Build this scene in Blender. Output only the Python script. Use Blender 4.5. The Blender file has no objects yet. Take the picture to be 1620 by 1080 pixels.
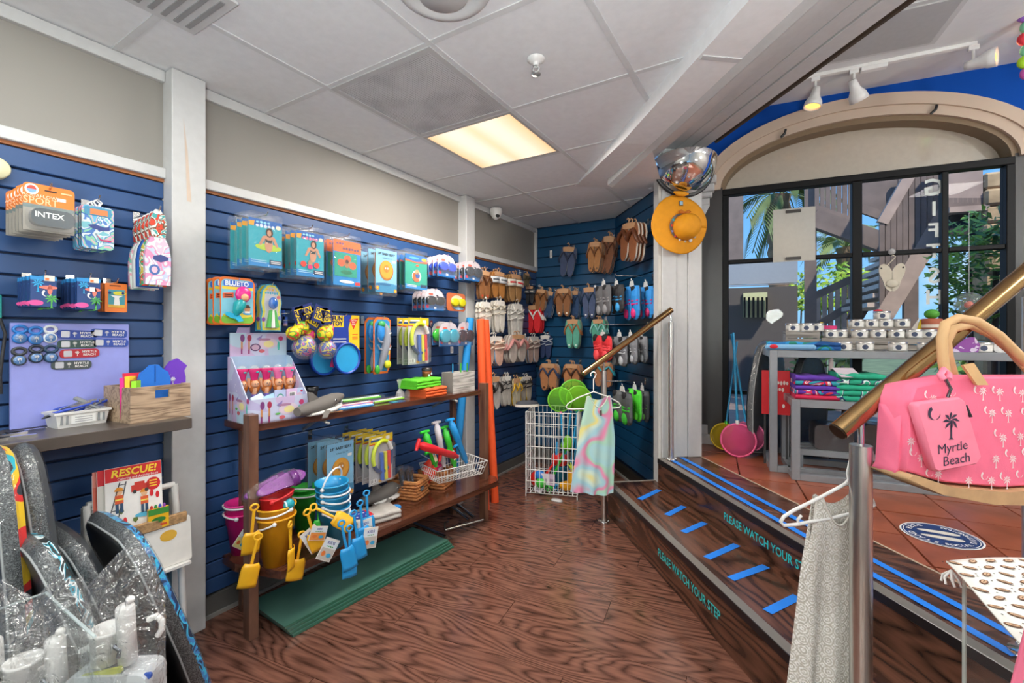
import bpy,math,random
from mathutils import Matrix,Vector
R=random.Random(7)
SC=bpy.context.scene
COL=SC.collection
PI=math.pi
rad=math.radians
# camera, world, sun, exposure
CAM_Z=1.30
FPX,CX,HY=720.0,810.0,528.0
YAW=rad(31.08)
cd=bpy.data.cameras.new('camera')
cd.sensor_width=36.0
cd.lens=FPX/1620*36
cd.shift_y=-(540-HY)/1620
cd.clip_start=0.03
cam=bpy.data.objects.new('camera',cd)
COL.objects.link(cam)
cam.location=(0,0,CAM_Z)
cam.rotation_euler=(PI/2,0,YAW)
SC.camera=cam
w=bpy.data.worlds.new('sky')
SC.world=w
w.use_nodes=True
nt=w.node_tree
nt.nodes.clear()
wo=nt.nodes.new('ShaderNodeOutputWorld')
bg=nt.nodes.new('ShaderNodeBackground')
tc=nt.nodes.new('ShaderNodeTexCoord')
sep=nt.nodes.new('ShaderNodeSeparateXYZ')
rmp=nt.nodes.new('ShaderNodeValToRGB')
rmp.color_ramp.elements[0].position=0.0
rmp.color_ramp.elements[0].color=(0.30,0.62,0.95,1)
rmp.color_ramp.elements[1].position=0.45
rmp.color_ramp.elements[1].color=(0.03,0.30,0.85,1)
noi=nt.nodes.new('ShaderNodeTexNoise')
noi.inputs['Scale'].default_value=3.5
noi.inputs['Detail'].default_value=6
cr=nt.nodes.new('ShaderNodeValToRGB')
cr.color_ramp.elements[0].position=0.50
cr.color_ramp.elements[1].position=0.72
mx=nt.nodes.new('ShaderNodeMix')
mx.data_type='RGBA'
mx.inputs['B'].default_value=(0.85,0.9,0.95,1)
nt.links.new(tc.outputs['Generated'],sep.inputs[0])
nt.links.new(sep.outputs['Z'],rmp.inputs[0])
nt.links.new(tc.outputs['Generated'],noi.inputs['Vector'])
nt.links.new(noi.outputs[0],cr.inputs[0])
nt.links.new(cr.outputs[0],mx.inputs['Factor'])
nt.links.new(rmp.outputs[0],mx.inputs['A'])
nt.links.new(mx.outputs['Result'],bg.inputs['Color'])
bg.inputs['Strength'].default_value=1.0
nt.links.new(bg.outputs[0],wo.inputs[0])
sd=bpy.data.lights.new('sun','SUN')
sd.energy=3.6
sd.angle=rad(1.0)
sd.color=(1.0,0.93,0.82)
sun=bpy.data.objects.new('sun',sd)
COL.objects.link(sun)
sun.rotation_euler=(rad(42),rad(22),rad(25))
vs=SC.view_settings
vs.view_transform='Standard'
vs.look='None'
vs.gamma=1.0
vs.use_curve_mapping=False
vs.exposure=0.25
try:
 SC.cycles.max_bounces=8
 SC.cycles.diffuse_bounces=6
 SC.cycles.glossy_bounces=4
 SC.cycles.transparent_max_bounces=24
 SC.cycles.transmission_bounces=6
 SC.cycles.sample_clamp_indirect=4.0
 SC.cycles.caustics_reflective=False
 SC.cycles.caustics_refractive=False
except Exception:
 pass
def area(name,loc,size,power,color=(1,0.95,0.88),rot=(0,0,0),sy=None):
 l=bpy.data.lights.new(name,'AREA')
 l.energy=power
 l.color=color
 l.size=size
 if sy:
  l.shape='RECTANGLE'
  l.size_y=sy
 o=bpy.data.objects.new(name,l)
 COL.objects.link(o)
 o.location=loc
 o.rotation_euler=rot
 return o
 # room axes
bD,gW=rad(38.75),rad(7.6)
Dv=Vector((-math.sin(bD),math.cos(bD),0));Pv=Vector((math.cos(bD),math.sin(bD),0))
Wv=Vector((math.cos(gW),math.sin(gW),0));Nv=Vector((-math.sin(gW),math.cos(gW),0))
ZV=Vector((0,0,1))
RZ_LEFT,RZ_BACK,RZ_DIAG,RZ_WIN=PI/2,0.0,-(PI/2-bD),gW
XL,YB,PD,WN=-2.27,4.26,1.567,4.0475
ZC,Z1,Z2,ZH,ZU=2.413,0.235,0.41,2.63,3.076
def ray(px,py):
 l=(px-CX)/FPX
 s,c=math.sin(YAW),math.cos(YAW)
 return Vector((-s+c*l,c+s*l,(HY-py)/FPX))
def onplane(px,py,n,k):
 r=ray(px,py)
 s=k/(n[0]*r.x+n[1]*r.y)
 return Vector((r.x*s,r.y*s,CAM_Z+r.z*s))
def LW(px,py,off=0.0):return onplane(px,py,(1,0),XL+off)
def BW(px,py,off=0.0):return onplane(px,py,(0,1),YB-off)
def PW(px,py,p):return onplane(px,py,Pv,p)
def DW(px,py,d):return onplane(px,py,Dv,d)
def WW(px,py,off=0.0):return onplane(px,py,Nv,WN-off)
def FL(px,py,z):
 r=ray(px,py)
 s=(z-CAM_Z)/r.z
 return Vector((r.x*s,r.y*s,z))
def AT(px,py,depth):
 r=ray(px,py)*depth
 return Vector((r.x,r.y,CAM_Z+r.z))
def pd(p,d,z=0.0):return Pv*p+Dv*d+ZV*z
def wn(wv,n,z=0.0):return Wv*wv+Nv*n+ZV*z
# materials
MATS={}
def lin(c):
 return tuple((x/12.92 if x<=0.04045 else((x+0.055)/1.055)**2.4)for x in c)
def hexc(h):
 h=h.lstrip('#')
 return lin([int(h[i:i+2],16)/255 for i in(0,2,4)])
def base(name):
 m=bpy.data.materials.new(name)
 m.use_nodes=True
 return m,m.node_tree,m.node_tree.nodes['Principled BSDF']
def setp(b,**k):
 for n,v in k.items():
  b.inputs[n].default_value=v
def M(h,rough=0.45,metal=0.0,var=0.0,vscale=30.0,bump=0.0,bscale=200.0,alpha=1.0,coat=0.0,spec=0.5):
 key=(h,rough,metal,var,vscale,bump,bscale,alpha,coat,spec)
 if key in MATS:
  return MATS[key]
 m,t,b=base('paint_'+h.strip('#'))
 c=hexc(h)
 setp(b,Roughness=rough,Metallic=metal,Alpha=alpha)
 b.inputs['Specular IOR Level'].default_value=spec
 if coat:
  b.inputs['Coat Weight'].default_value=coat
  b.inputs['Coat Roughness'].default_value=0.1
 tcn=t.nodes.new('ShaderNodeTexCoord')
 n=t.nodes.new('ShaderNodeTexNoise')
 n.inputs['Scale'].default_value=vscale
 n.inputs['Detail'].default_value=3
 t.links.new(tcn.outputs['Object'],n.inputs['Vector'])
 r=t.nodes.new('ShaderNodeValToRGB')
 v=max(var,0.03)
 r.color_ramp.elements[0].color=(*[x*(1-v)for x in c],1)
 r.color_ramp.elements[1].color=(*[min(1,x*(1+v))for x in c],1)
 r.color_ramp.elements[0].position=0.3
 r.color_ramp.elements[1].position=0.7
 t.links.new(n.outputs[0],r.inputs[0])
 t.links.new(r.outputs[0],b.inputs['Base Color'])
 if bump:
  n2=t.nodes.new('ShaderNodeTexNoise')
  n2.inputs['Scale'].default_value=bscale
  bp=t.nodes.new('ShaderNodeBump')
  bp.inputs['Strength'].default_value=bump
  bp.inputs['Distance'].default_value=0.004
  t.links.new(tcn.outputs['Object'],n2.inputs['Vector'])
  t.links.new(n2.outputs[0],bp.inputs['Height'])
  t.links.new(bp.outputs[0],b.inputs['Normal'])
 MATS[key]=m
 return m
def EM(h,s):
 key=('em',h,s)
 if key not in MATS:
  m,t,b=base('glow_'+h.strip('#'))
  setp(b,**{'Base Color':(*hexc(h),1),'Emission Color':(*hexc(h),1),'Emission Strength':s})
  MATS[key]=m
 return MATS[key]
def CLEAR(name='clear',tint=(1,1,1),alpha=0.12,rough=0.05,bump=0.0,bscale=60,ior=1.45,gl_min=0.0):
 key=('clear',name)
 if key in MATS:
  return MATS[key]
 m,t,b=base('clear_'+name)
 t.nodes.remove(b)
 out=[n for n in t.nodes if n.type=='OUTPUT_MATERIAL'][0]
 tr=t.nodes.new('ShaderNodeBsdfTransparent')
 tr.inputs[0].default_value=(*[0.55+0.45*x for x in tint],1)
 gl=t.nodes.new('ShaderNodeBsdfGlossy')
 gl.inputs['Roughness'].default_value=rough
 df=t.nodes.new('ShaderNodeBsdfDiffuse')
 df.inputs[0].default_value=(*tint,1)
 fr=t.nodes.new('ShaderNodeFresnel')
 fr.inputs['IOR'].default_value=ior
 m1=t.nodes.new('ShaderNodeMixShader')
 m2=t.nodes.new('ShaderNodeMixShader')
 m1.inputs[0].default_value=alpha
 t.links.new(tr.outputs[0],m1.inputs[1])
 t.links.new(df.outputs[0],m1.inputs[2])
 ge=t.nodes.new('ShaderNodeNewGeometry')
 mm=t.nodes.new('ShaderNodeMath');mm.operation='MULTIPLY_ADD';mm.inputs[1].default_value=-0.75;mm.inputs[2].default_value=0.75
 mk_=t.nodes.new('ShaderNodeMath');mk_.operation='MULTIPLY'
 t.links.new(ge.outputs['Backfacing'],mm.inputs[0])
 t.links.new(mm.outputs[0],mk_.inputs[0])
 t.links.new(fr.outputs[0],mk_.inputs[1])
 ag=t.nodes.new('ShaderNodeMath');ag.operation='ADD';ag.inputs[1].default_value=gl_min
 t.links.new(mk_.outputs[0],ag.inputs[0])
 t.links.new(ag.outputs[0],m2.inputs[0])
 t.links.new(m1.outputs[0],m2.inputs[1])
 t.links.new(gl.outputs[0],m2.inputs[2])
 if bump:
  tcn=t.nodes.new('ShaderNodeTexCoord')
  n2=t.nodes.new('ShaderNodeTexNoise')
  n2.inputs['Scale'].default_value=bscale
  n2.inputs['Detail'].default_value=2
  n2.inputs['Distortion'].default_value=1.5
  bp=t.nodes.new('ShaderNodeBump')
  bp.inputs['Strength'].default_value=bump
  bp.inputs['Distance'].default_value=0.02
  t.links.new(tcn.outputs['Object'],n2.inputs['Vector'])
  t.links.new(n2.outputs[0],bp.inputs['Height'])
  t.links.new(bp.outputs[0],gl.inputs['Normal'])
  t.links.new(bp.outputs[0],fr.inputs['Normal'])
 t.links.new(m2.outputs[0],out.inputs[0])
 MATS[key]=m
 return m
def WOOD(name,dark,light,scale=(1.2,14,14),rough=0.3,bump=0.15,rings=6.0,coat=0.0,contrast=(0.25,0.8),line=0.42):
 """streaky grain along local X, with cathedral figure; every piece gets its own offset"""
 key=('wood',name)
 if key in MATS:
  return MATS[key]
 m,t,b=base('wood_'+name)
 N,L=t.nodes,t.links
 tcn=N.new('ShaderNodeTexCoord')
 oi=N.new('ShaderNodeObjectInfo')
 ad=N.new('ShaderNodeVectorMath');ad.operation='MULTIPLY_ADD'
 ad.inputs[1].default_value=(1,1,1)
 mu=N.new('ShaderNodeVectorMath');mu.operation='SCALE'
 cmb=N.new('ShaderNodeCombineXYZ')
 L.new(oi.outputs['Random'],cmb.inputs[0]);L.new(oi.outputs['Random'],cmb.inputs[1])
 mu.inputs['Scale'].default_value=37.0
 L.new(cmb.outputs[0],mu.inputs[0])
 L.new(tcn.outputs['Object'],ad.inputs[0]);L.new(mu.outputs[0],ad.inputs[2])
 mp=N.new('ShaderNodeMapping')
 mp.inputs['Scale'].default_value=scale
 L.new(ad.outputs[0],mp.inputs['Vector'])
 n1=N.new('ShaderNodeTexNoise')
 n1.inputs['Scale'].default_value=0.9
 n1.inputs['Detail'].default_value=2.0
 L.new(mp.outputs[0],n1.inputs['Vector'])
 ml=N.new('ShaderNodeMath');ml.operation='MULTIPLY';ml.inputs[1].default_value=rings*6.283*2
 L.new(n1.outputs[0],ml.inputs[0])
 sn=N.new('ShaderNodeMath');sn.operation='SINE'
 L.new(ml.outputs[0],sn.inputs[0])
 n2=N.new('ShaderNodeTexNoise')
 n2.inputs['Scale'].default_value=5.0
 n2.inputs['Detail'].default_value=5.0
 mp2=N.new('ShaderNodeMapping')
 mp2.inputs['Scale'].default_value=(scale[0]*1.5,scale[1]*3,scale[2]*3)
 L.new(ad.outputs[0],mp2.inputs['Vector']);L.new(mp2.outputs[0],n2.inputs['Vector'])
 sh=N.new('ShaderNodeMath');sh.operation='MULTIPLY_ADD';sh.inputs[1].default_value=0.5;sh.inputs[2].default_value=0.5
 L.new(sn.outputs[0],sh.inputs[0])
 pw=N.new('ShaderNodeMath');pw.operation='POWER';pw.inputs[1].default_value=0.55
 L.new(sh.outputs[0],pw.inputs[0])
 m3=N.new('ShaderNodeMath');m3.operation='MULTIPLY';m3.inputs[1].default_value=line
 L.new(pw.outputs[0],m3.inputs[0])
 ma=N.new('ShaderNodeMath');ma.operation='MULTIPLY_ADD'
 ma.inputs[1].default_value=1.0-line
 L.new(n2.outputs[0],ma.inputs[0]);L.new(m3.outputs[0],ma.inputs[2])
 r=N.new('ShaderNodeValToRGB')
 r.color_ramp.elements[0].position=contrast[0]
 r.color_ramp.elements[1].position=contrast[1]
 r.color_ramp.elements[0].color=(*hexc(dark),1)
 r.color_ramp.elements[1].color=(*hexc(light),1)
 L.new(ma.outputs[0],r.inputs[0])
 L.new(r.outputs[0],b.inputs['Base Color'])
 setp(b,Roughness=rough)
 if coat:
  setp(b,**{'Coat Weight':coat,'Coat Roughness':0.12})
 bp=N.new('ShaderNodeBump');bp.inputs['Strength'].default_value=bump;bp.inputs['Distance'].default_value=0.002
 L.new(ma.outputs[0],bp.inputs['Height']);L.new(bp.outputs[0],b.inputs['Normal'])
 MATS[key]=m
 return m
def PATTERN(name,cols,scale=18.0,rough=0.5,kind='noise',dist=1.0,stops=None,soft=False):
 """blotchy printed pattern out of several colours (noise bands or voronoi cells)"""
 key=('pat',name)
 if key in MATS:
  return MATS[key]
 m,t,b=base('print_'+name)
 N,L=t.nodes,t.links
 tcn=N.new('ShaderNodeTexCoord')
 r=N.new('ShaderNodeValToRGB')
 r.color_ramp.interpolation='EASE' if soft else 'CONSTANT'
 if kind=='noise':
  n=N.new('ShaderNodeTexNoise')
  n.inputs['Scale'].default_value=scale
  n.inputs['Detail'].default_value=0.6
  n.inputs['Distortion'].default_value=dist
  L.new(tcn.outputs['Object'],n.inputs['Vector'])
  L.new(n.outputs[0],r.inputs[0])
  lo,hi=0.30,0.70
 else:
  n=N.new('ShaderNodeTexVoronoi')
  n.inputs['Scale'].default_value=scale
  L.new(tcn.outputs['Object'],n.inputs['Vector'])
  sp=N.new('ShaderNodeSeparateColor')
  L.new(n.outputs['Color'],sp.inputs[0])
  L.new(sp.outputs[0],r.inputs[0])
  lo,hi=0.0,1.0
 e=r.color_ramp.elements
 k=len(cols)
 pos=stops or[lo+(hi-lo)*i/k for i in range(k)]
 pos[0]=0.0
 e[0].position=0;e[0].color=(*hexc(cols[0]),1)
 e[1].position=pos[1];e[1].color=(*hexc(cols[1]),1)
 for i in range(2,k):
  q=e.new(pos[i]);q.color=(*hexc(cols[i]),1)
 L.new(r.outputs[0],b.inputs['Base Color'])
 setp(b,Roughness=rough)
 MATS[key]=m
 return m
 # mesh builder
KID={}
class MB:
 def __init__(s):
  s.v,s.f,s.fm,s.fs,s.mats,s.T=[],[],[],[],[],Matrix.Identity(4)
 def at(s,T):s.T=T;return s
 def mi(s,m):
  if m not in s.mats:s.mats.append(m)
  return s.mats.index(m)
 def add(s,vs,fs,m,smooth=False):
  o=len(s.v)
  T=s.T
  s.v+=[tuple(T@Vector(p))for p in vs]
  k=s.mi(m)
  for f in fs:
   s.f.append(tuple(i+o for i in f));s.fm.append(k);s.fs.append(smooth)
  return s
 def box(s,a,b,m,bev=0.0):
  x0,y0,z0=a;x1,y1,z1=b
  if bev<=0:
   vs=[(x0,y0,z0),(x1,y0,z0),(x1,y1,z0),(x0,y1,z0),(x0,y0,z1),(x1,y0,z1),(x1,y1,z1),(x0,y1,z1)]
   fs=[(0,3,2,1),(4,5,6,7),(0,1,5,4),(1,2,6,5),(2,3,7,6),(3,0,4,7)]
   return s.add(vs,fs,m)
  c=bev
  rings=[]
  for z,i in((z0,c),(z0+c,0),(z1-c,0),(z1,c)):
   rings.append([(x0+i+(0 if i else c),y0+i,z),(x1-i-(0 if i else c),y0+i,z),(x1-i,y0+i+(0 if i else c),z),(x1-i,y1-i-(0 if i else c),z),(x1-i-(0 if i else c),y1-i,z),(x0+i+(0 if i else c),y1-i,z),(x0+i,y1-i-(0 if i else c),z),(x0+i,y0+i+(0 if i else c),z)])
  return s.loft(rings,m)
 def cbox(s,c,size,m,bev=0.0):
  return s.box([c[i]-size[i]/2 for i in range(3)],[c[i]+size[i]/2 for i in range(3)],m,bev)
 def loft(s,rings,m,smooth=False,cap=True,closed=True):
  n=len(rings[0]);vs=[p for r in rings for p in r];fs=[]
  for i in range(len(rings)-1):
   for j in range(n if closed else n-1):
    k=(j+1)%n
    fs.append((i*n+j,i*n+k,(i+1)*n+k,(i+1)*n+j))
  s.add(vs,fs,m,smooth)
  if cap and closed:
   s.add(list(rings[0]),[tuple(reversed(range(n)))],m)
   s.add(list(rings[-1]),[tuple(range(n))],m)
  return s
 def tube(s,pts,r,m,n=8,cap=True,smooth=True,closed=False):
  P=[Vector(p)for p in pts]
  k=len(P)
  rs=r if isinstance(r,(list,tuple))else[r]*k
  rings=[]
  up=None
  for i in range(k):
   if closed:
    t=(P[(i+1)%k]-P[i-1])
   else:
    t=(P[min(i+1,k-1)]-P[max(i-1,0)])
   if t.length<1e-9:t=Vector((0,0,1))
   t.normalize()
   if up is None:
    up=Vector((0,0,1))if abs(t.z)<0.9 else Vector((1,0,0))
   a=t.cross(up)
   if a.length<1e-6:a=t.orthogonal()
   a.normalize()
   bb=a.cross(t).normalized()
   up=bb
   rings.append([tuple(P[i]+(a*math.cos(2*PI*j/n)+bb*math.sin(2*PI*j/n))*rs[i])for j in range(n)])
  if closed:
   rings.append(rings[0])
  return s.loft(rings,m,smooth,cap and not closed)
 def lathe(s,prof,m,c=(0,0,0),n=16,smooth=True,sx=1.0,sy=1.0,cap=False):
  rings=[[(c[0]+sx*r*math.cos(2*PI*j/n),c[1]+sy*r*math.sin(2*PI*j/n),c[2]+z)for j in range(n)]for r,z in prof]
  return s.loft(rings,m,smooth,cap)
 def ball(s,c,r,m,n=12,k=7,sc=(1,1,1)):
  prof=[(max(1e-4,math.sin(PI*i/k)),-math.cos(PI*i/k))for i in range(k+1)]
  rings=[[(c[0]+sc[0]*r*q*math.cos(2*PI*j/n),c[1]+sc[1]*r*q*math.sin(2*PI*j/n),c[2]+sc[2]*r*z)for j in range(n)]for q,z in prof]
  return s.loft(rings,m,True,False)
 def prism(s,poly,y0,y1,m,smooth_side=False):
  """poly = (x,z) outline, extruded from y0 (front) to y1 (back)"""
  n=len(poly)
  A=[(x,y0,z)for x,z in poly];B=[(x,y1,z)for x,z in poly]
  s.add(A+B,[(i,(i+1)%n,n+(i+1)%n,n+i)for i in range(n)],m,smooth_side)
  s.add(A,[tuple(reversed(range(n)))],m)
  s.add(B,[tuple(range(n))],m)
  return s
 def flat(s,poly,y,m):
  return s.add([(x,y,z)for x,z in poly],[tuple(range(len(poly)))],m)
 def sheet(s,fn,nu,nv,m,th=0.0,smooth=True):
  g=[[Vector(fn(i/nu,j/nv))for j in range(nv+1)]for i in range(nu+1)]
  w_=nv+1
  def idx(i,j):return i*w_+j
  vs=[p for r in g for p in r]
  fs=[(idx(i,j),idx(i+1,j),idx(i+1,j+1),idx(i,j+1))for i in range(nu)for j in range(nv)]
  if th:
   nr=[]
   for i in range(nu+1):
    for j in range(nv+1):
     du=g[min(i+1,nu)][j]-g[max(i-1,0)][j]
     dv=g[i][min(j+1,nv)]-g[i][max(j-1,0)]
     q=du.cross(dv)
     nr.append(q.normalized()if q.length>1e-12 else Vector((0,0,1)))
   N0=len(vs)
   vs=vs+[vs[i]-nr[i]*th for i in range(N0)]
   fs=fs+[tuple(N0+k for k in reversed(f))for f in fs]
   for i in range(nu):
    fs.append((idx(i,0),N0+idx(i,0),N0+idx(i+1,0),idx(i+1,0)))
    fs.append((idx(i,nv),idx(i+1,nv),N0+idx(i+1,nv),N0+idx(i,nv)))
   for j in range(nv):
    fs.append((idx(0,j),idx(0,j+1),N0+idx(0,j+1),N0+idx(0,j)))
    fs.append((idx(nu,j),N0+idx(nu,j),N0+idx(nu,j+1),idx(nu,j+1)))
  return s.add([tuple(p)for p in vs],fs,m,smooth)
 def text(s,txt,x,y,z,size,m,align='CENTER',shear=0.0,sx=1.0,off=0.0,rot=0.0):
  vs,fs=text_geo(txt,align,shear,off)
  c,q=math.cos(rot),math.sin(rot)
  pts=[]
  for a,b_ in vs:
   a,b_=a*size*sx,b_*size
   pts.append((x+a*c-b_*q,y,z+a*q+b_*c))
  return s.add(pts,fs,m)
 def build(s,name,parent=None,loc=None,rz=None,rot=None):
  me=bpy.data.meshes.new(name)
  me.from_pydata(s.v,[],s.f)
  for m in s.mats:me.materials.append(m)
  me.polygons.foreach_set('material_index',s.fm)
  me.polygons.foreach_set('use_smooth',s.fs)
  me.update()
  o=bpy.data.objects.new(name,me)
  COL.objects.link(o)
  if parent:
   o.parent=parent
   KID.setdefault(parent.name,[]).append(o)
  if loc is not None:o.location=loc
  if rz is not None:o.rotation_euler=(0,0,rz)
  if rot is not None:o.rotation_euler=rot
  return o
_TX={}
def text_geo(txt,align,shear,off):
 key=(txt,align,shear,off)
 if key not in _TX:
  c=bpy.data.curves.new('lettering','FONT')
  c.body=txt;c.size=1.0;c.align_x=align;c.align_y='CENTER';c.resolution_u=2;c.shear=shear;c.offset=off
  o=bpy.data.objects.new('lettering',c)
  COL.objects.link(o)
  dg=bpy.context.evaluated_depsgraph_get()
  me=o.evaluated_get(dg).to_mesh()
  _TX[key]=([(v.co.x,v.co.y)for v in me.vertices],[tuple(p.vertices)for p in me.polygons])
  o.evaluated_get(dg).to_mesh_clear()
  bpy.data.objects.remove(o)
  bpy.data.curves.remove(c)
 return _TX[key]
def tag(o,label=None,cat=None,group=None,kind=None):
 if label:o['label']=label
 if cat:o['category']=cat
 if group:o['group']=group
 if kind:o['kind']=kind
 return o
def thing(name,label,cat,loc=(0,0,0),rz=0.0,group=None):
 o=bpy.data.objects.new(name,None)
 COL.objects.link(o)
 o.empty_display_size=0.05
 o.location=loc
 o.rotation_euler=(0,0,rz)
 return tag(o,label,cat,group)
def struct(name,mb,label=None,cat=None):
 o=mb.build(name)
 return tag(o,label,cat,None,'structure')
def dup(o,loc=None,rz=None,label=None,rot=None,group=None):
 """copy of a thing with copies of its parts and sub-parts (mesh data shared)"""
 c=o.copy();COL.objects.link(c)
 if loc is not None:c.location=loc
 if rz is not None:c.rotation_euler=(0,0,rz)
 if rot is not None:c.rotation_euler=rot
 if label:c['label']=label
 if group:c['group']=group
 for k in KID.get(o.name,[]):
  q=k.copy();COL.objects.link(q);q.parent=c
  KID.setdefault(c.name,[]).append(q)
  for g in KID.get(k.name,[]):
   z=g.copy();COL.objects.link(z);z.parent=q
   KID.setdefault(q.name,[]).append(z)
 return c
ORD=['foremost','second from the front','third from the front','fourth from the front','fifth from the front','sixth from the front','seventh from the front','eighth from the front','ninth from the front']
def arc(cx,cz,rx,rz_,a0,a1,n):
 return[(cx+rx*math.cos(a0+(a1-a0)*i/n),cz+rz_*math.sin(a0+(a1-a0)*i/n))for i in range(n+1)]
def rrect(x0,z0,x1,z1,r,n=3):
 return arc(x1-r,z0+r,r,r,-PI/2,0,n)+arc(x1-r,z1-r,r,r,0,PI/2,n)+arc(x0+r,z1-r,r,r,PI/2,PI,n)+arc(x0+r,z0+r,r,r,PI,1.5*PI,n)
def ell(cx,cz,rx,rz_,n=16):
 return[(cx+rx*math.cos(2*PI*i/n),cz+rz_*math.sin(2*PI*i/n))for i in range(n)]
def frame(o,x,y,z):
 return Matrix(((x[0],y[0],z[0],o[0]),(x[1],y[1],z[1],o[1]),(x[2],y[2],z[2],o[2]),(0,0,0,1)))
def clip(poly,n,k):
 """keep the part of a 2D polygon with n.p <= k"""
 out=[]
 for i in range(len(poly)):
  a,b_=poly[i],poly[(i+1)%len(poly)]
  da,db=n[0]*a[0]+n[1]*a[1]-k,n[0]*b_[0]+n[1]*b_[1]-k
  if da<=0:out.append(a)
  if(da<0<db)or(db<0<da):
   t=da/(da-db)
   out.append((a[0]+(b_[0]-a[0])*t,a[1]+(b_[1]-a[1])*t))
 return out
TR=Matrix.Translation
def RX(a):return Matrix.Rotation(a,4,'X')
def RY(a):return Matrix.Rotation(a,4,'Y')
def RZM(a):return Matrix.Rotation(a,4,'Z')
def sole_outline(w_,h_,flip=1,n=22):
 """foot-shaped outline, toe up at z=0, heel at z=-h"""
 pts=[]
 for k in range(n):
  a=2*PI*k/n
  z=-h_/2+h_/2*math.sin(a)
  f=(z+h_)/h_
  ww=w_/2*(.80+.22*f-.20*math.exp(-((f-.42)/.18)**2))
  x=ww*math.cos(a)*(1.0 if abs(math.sin(a))<.8 else 1.05)+flip*w_*.05*math.sin(f*PI)
  pts.append((x,z))
 return pts
WHITE=M('#e9e8e6',0.4)
TRIMW=M('#c6c6c6',0.4,var=0.02)
BLUE=M('#2c4d7e',0.42,var=0.05,vscale=4)
STEEL=M('#b9b4ac',0.22,metal=1.0)
CHROME=M('#e6e6e6',0.05,metal=1.0)
WIRE=M('#f2f2f0',0.3)
BLACK=M('#141416',0.4)
FILM=CLEAR('film',(1,1,1),0.03,0.12,0.4,20,1.35,0.03)
BLISTER=CLEAR('blister',(1,1,1),0.06,0.06)
# THE ROOM
CEILM=M('#e4e5e8',0.8,bump=0.1,bscale=300)
CEILW=M('#e9e9ea',0.7)
GREIGE=M('#8e8a84',0.6,var=0.03,vscale=2)
DARKB=M('#5c5a57',0.5)
FLOORW=WOOD('floor','#2c1912','#8d6050',scale=(0.9,4.2,4.2),rough=0.2,bump=0.08,rings=14,contrast=(0.20,0.85),line=0.32)
STEPW=WOOD('step','#21130d','#6b4636',scale=(0.9,4,4),rough=0.25,bump=0.08,rings=7,contrast=(0.22,0.82),line=0.42)
TERRA=M('#8f4e37',0.28,var=0.28,vscale=5,bump=0.25,bscale=14)
GROUT=M('#7d6b5c',0.8)
NOSE=M('#4c4844',0.35)
TAPE=M('#1f7be0',0.55)
fl=struct('floor',MB().box((-2.4,-3.2,-0.06),(3.2,4.4,-0.012),M('#2b1812',0.5)),'dark brown glossy wood plank floor of the lower shop','floor')
PLW,PLL=0.19,1.22
k=0
for i in range(-6,28):
 n0=-1.0+i*PLW
 offs=(i*0.43)%PLL
 for j in range(-4,4):
  w0=j*PLL+offs
  poly=[(w0,n0),(w0+PLL,n0),(w0+PLL,n0+PLW),(w0,n0+PLW)]
  g_=0.0012
  poly=[(w0+g_,n0+g_),(w0+PLL-g_,n0+g_),(w0+PLL-g_,n0+PLW-g_),(w0+g_,n0+PLW-g_)]
  poly=clip(poly,(-Wv.x,-Nv.x),-XL)
  if len(poly)>2:poly=clip(poly,(Wv.y,Nv.y),YB)
  far=[(Wv.x*a+Nv.x*b_,Wv.y*a+Nv.y*b_)for a,b_ in poly]
  if len(poly)<3:continue
  dmin=min(Dv.x*x+Dv.y*y for x,y in far)
  lim=1.125 if dmin<3.0 else 1.56
  poly=clip(poly,(Wv.x*Pv.x+Wv.y*Pv.y,Nv.x*Pv.x+Nv.y*Pv.y),lim)
  if len(poly)>2:poly=clip(poly,(-Wv.y,-Nv.y),0.3)
  if len(poly)<3:continue
  cx=w0+PLL/2;cy=n0+PLW/2
  b_=MB()
  n=len(poly)
  vs=[(x-cx,y-cy,0.0)for x,y in poly]+[(x-cx,y-cy,-0.012)for x,y in poly]
  b_.add(vs,[tuple(range(n))]+[(q,n+q,n+(q+1)%n,(q+1)%n)for q in range(n)],FLOORW)
  b_.build('plank',fl,loc=wn(cx,cy),rz=gW)
ZB,ZS=0.095,1.945
wl=struct('wall_left',MB().box((XL-0.14,-3.2,0),(XL-0.02,YB+0.1,2.6),M('#16264a',0.6)),'wall of blue slatwall boards along the left side with grey panels above','wall')
COLS=[(0.894,1.024),(2.933,3.05)]
SEG=[(-0.45,0.894),(1.024,2.933),(3.05,YB-0.004)]
for si,(ya,yb)in enumerate(SEG):
 pitch=0.0738
 n=25
 me=MB().box((-0.018,0,0.0035),(0,yb-ya,pitch-0.0035),BLUE,0.003)
 first=None
 for i in range(n):
  z=ZS-(i+1)*pitch
  if first is None:
   first=me.build('slat',wl,loc=(XL,ya,z))
  else:
   c=first.copy();COL.objects.link(c);c.location=(XL,ya,z)
 MB().box((XL-0.02,ya,ZS),(XL+0.004,yb,ZS+0.012),M('#a5673f',0.6)).build('wood_strip',wl)
 MB().box((XL-0.02,ya,2.0),(XL-0.006,yb,2.38),GREIGE).build('panel',wl)
 MB().box((XL-0.02,ya,1.957),(XL+0.022,yb,2.0),TRIMW,0.003).build('rail',wl)
 MB().box((XL-0.02,ya,2.366),(XL+0.016,yb,ZC),TRIMW,0.003).build('rail',wl)
MB().box((XL-0.02,YB-0.03,1.957),(XL+0.02,YB-0.003,2.40),TRIMW,0.003).build('stile',wl)
b_=MB()
for ya,yb in SEG:
 b_.box((XL-0.02,ya,0.0),(XL+0.008,yb,ZB),DARKB)
 b_.box((XL+0.008,ya,0.0),(XL+0.02,yb,0.016),M('#8d8a86',0.4))
struct('baseboard_left',b_,'grey baseboard under the blue slatwall on the left','baseboard')
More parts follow.
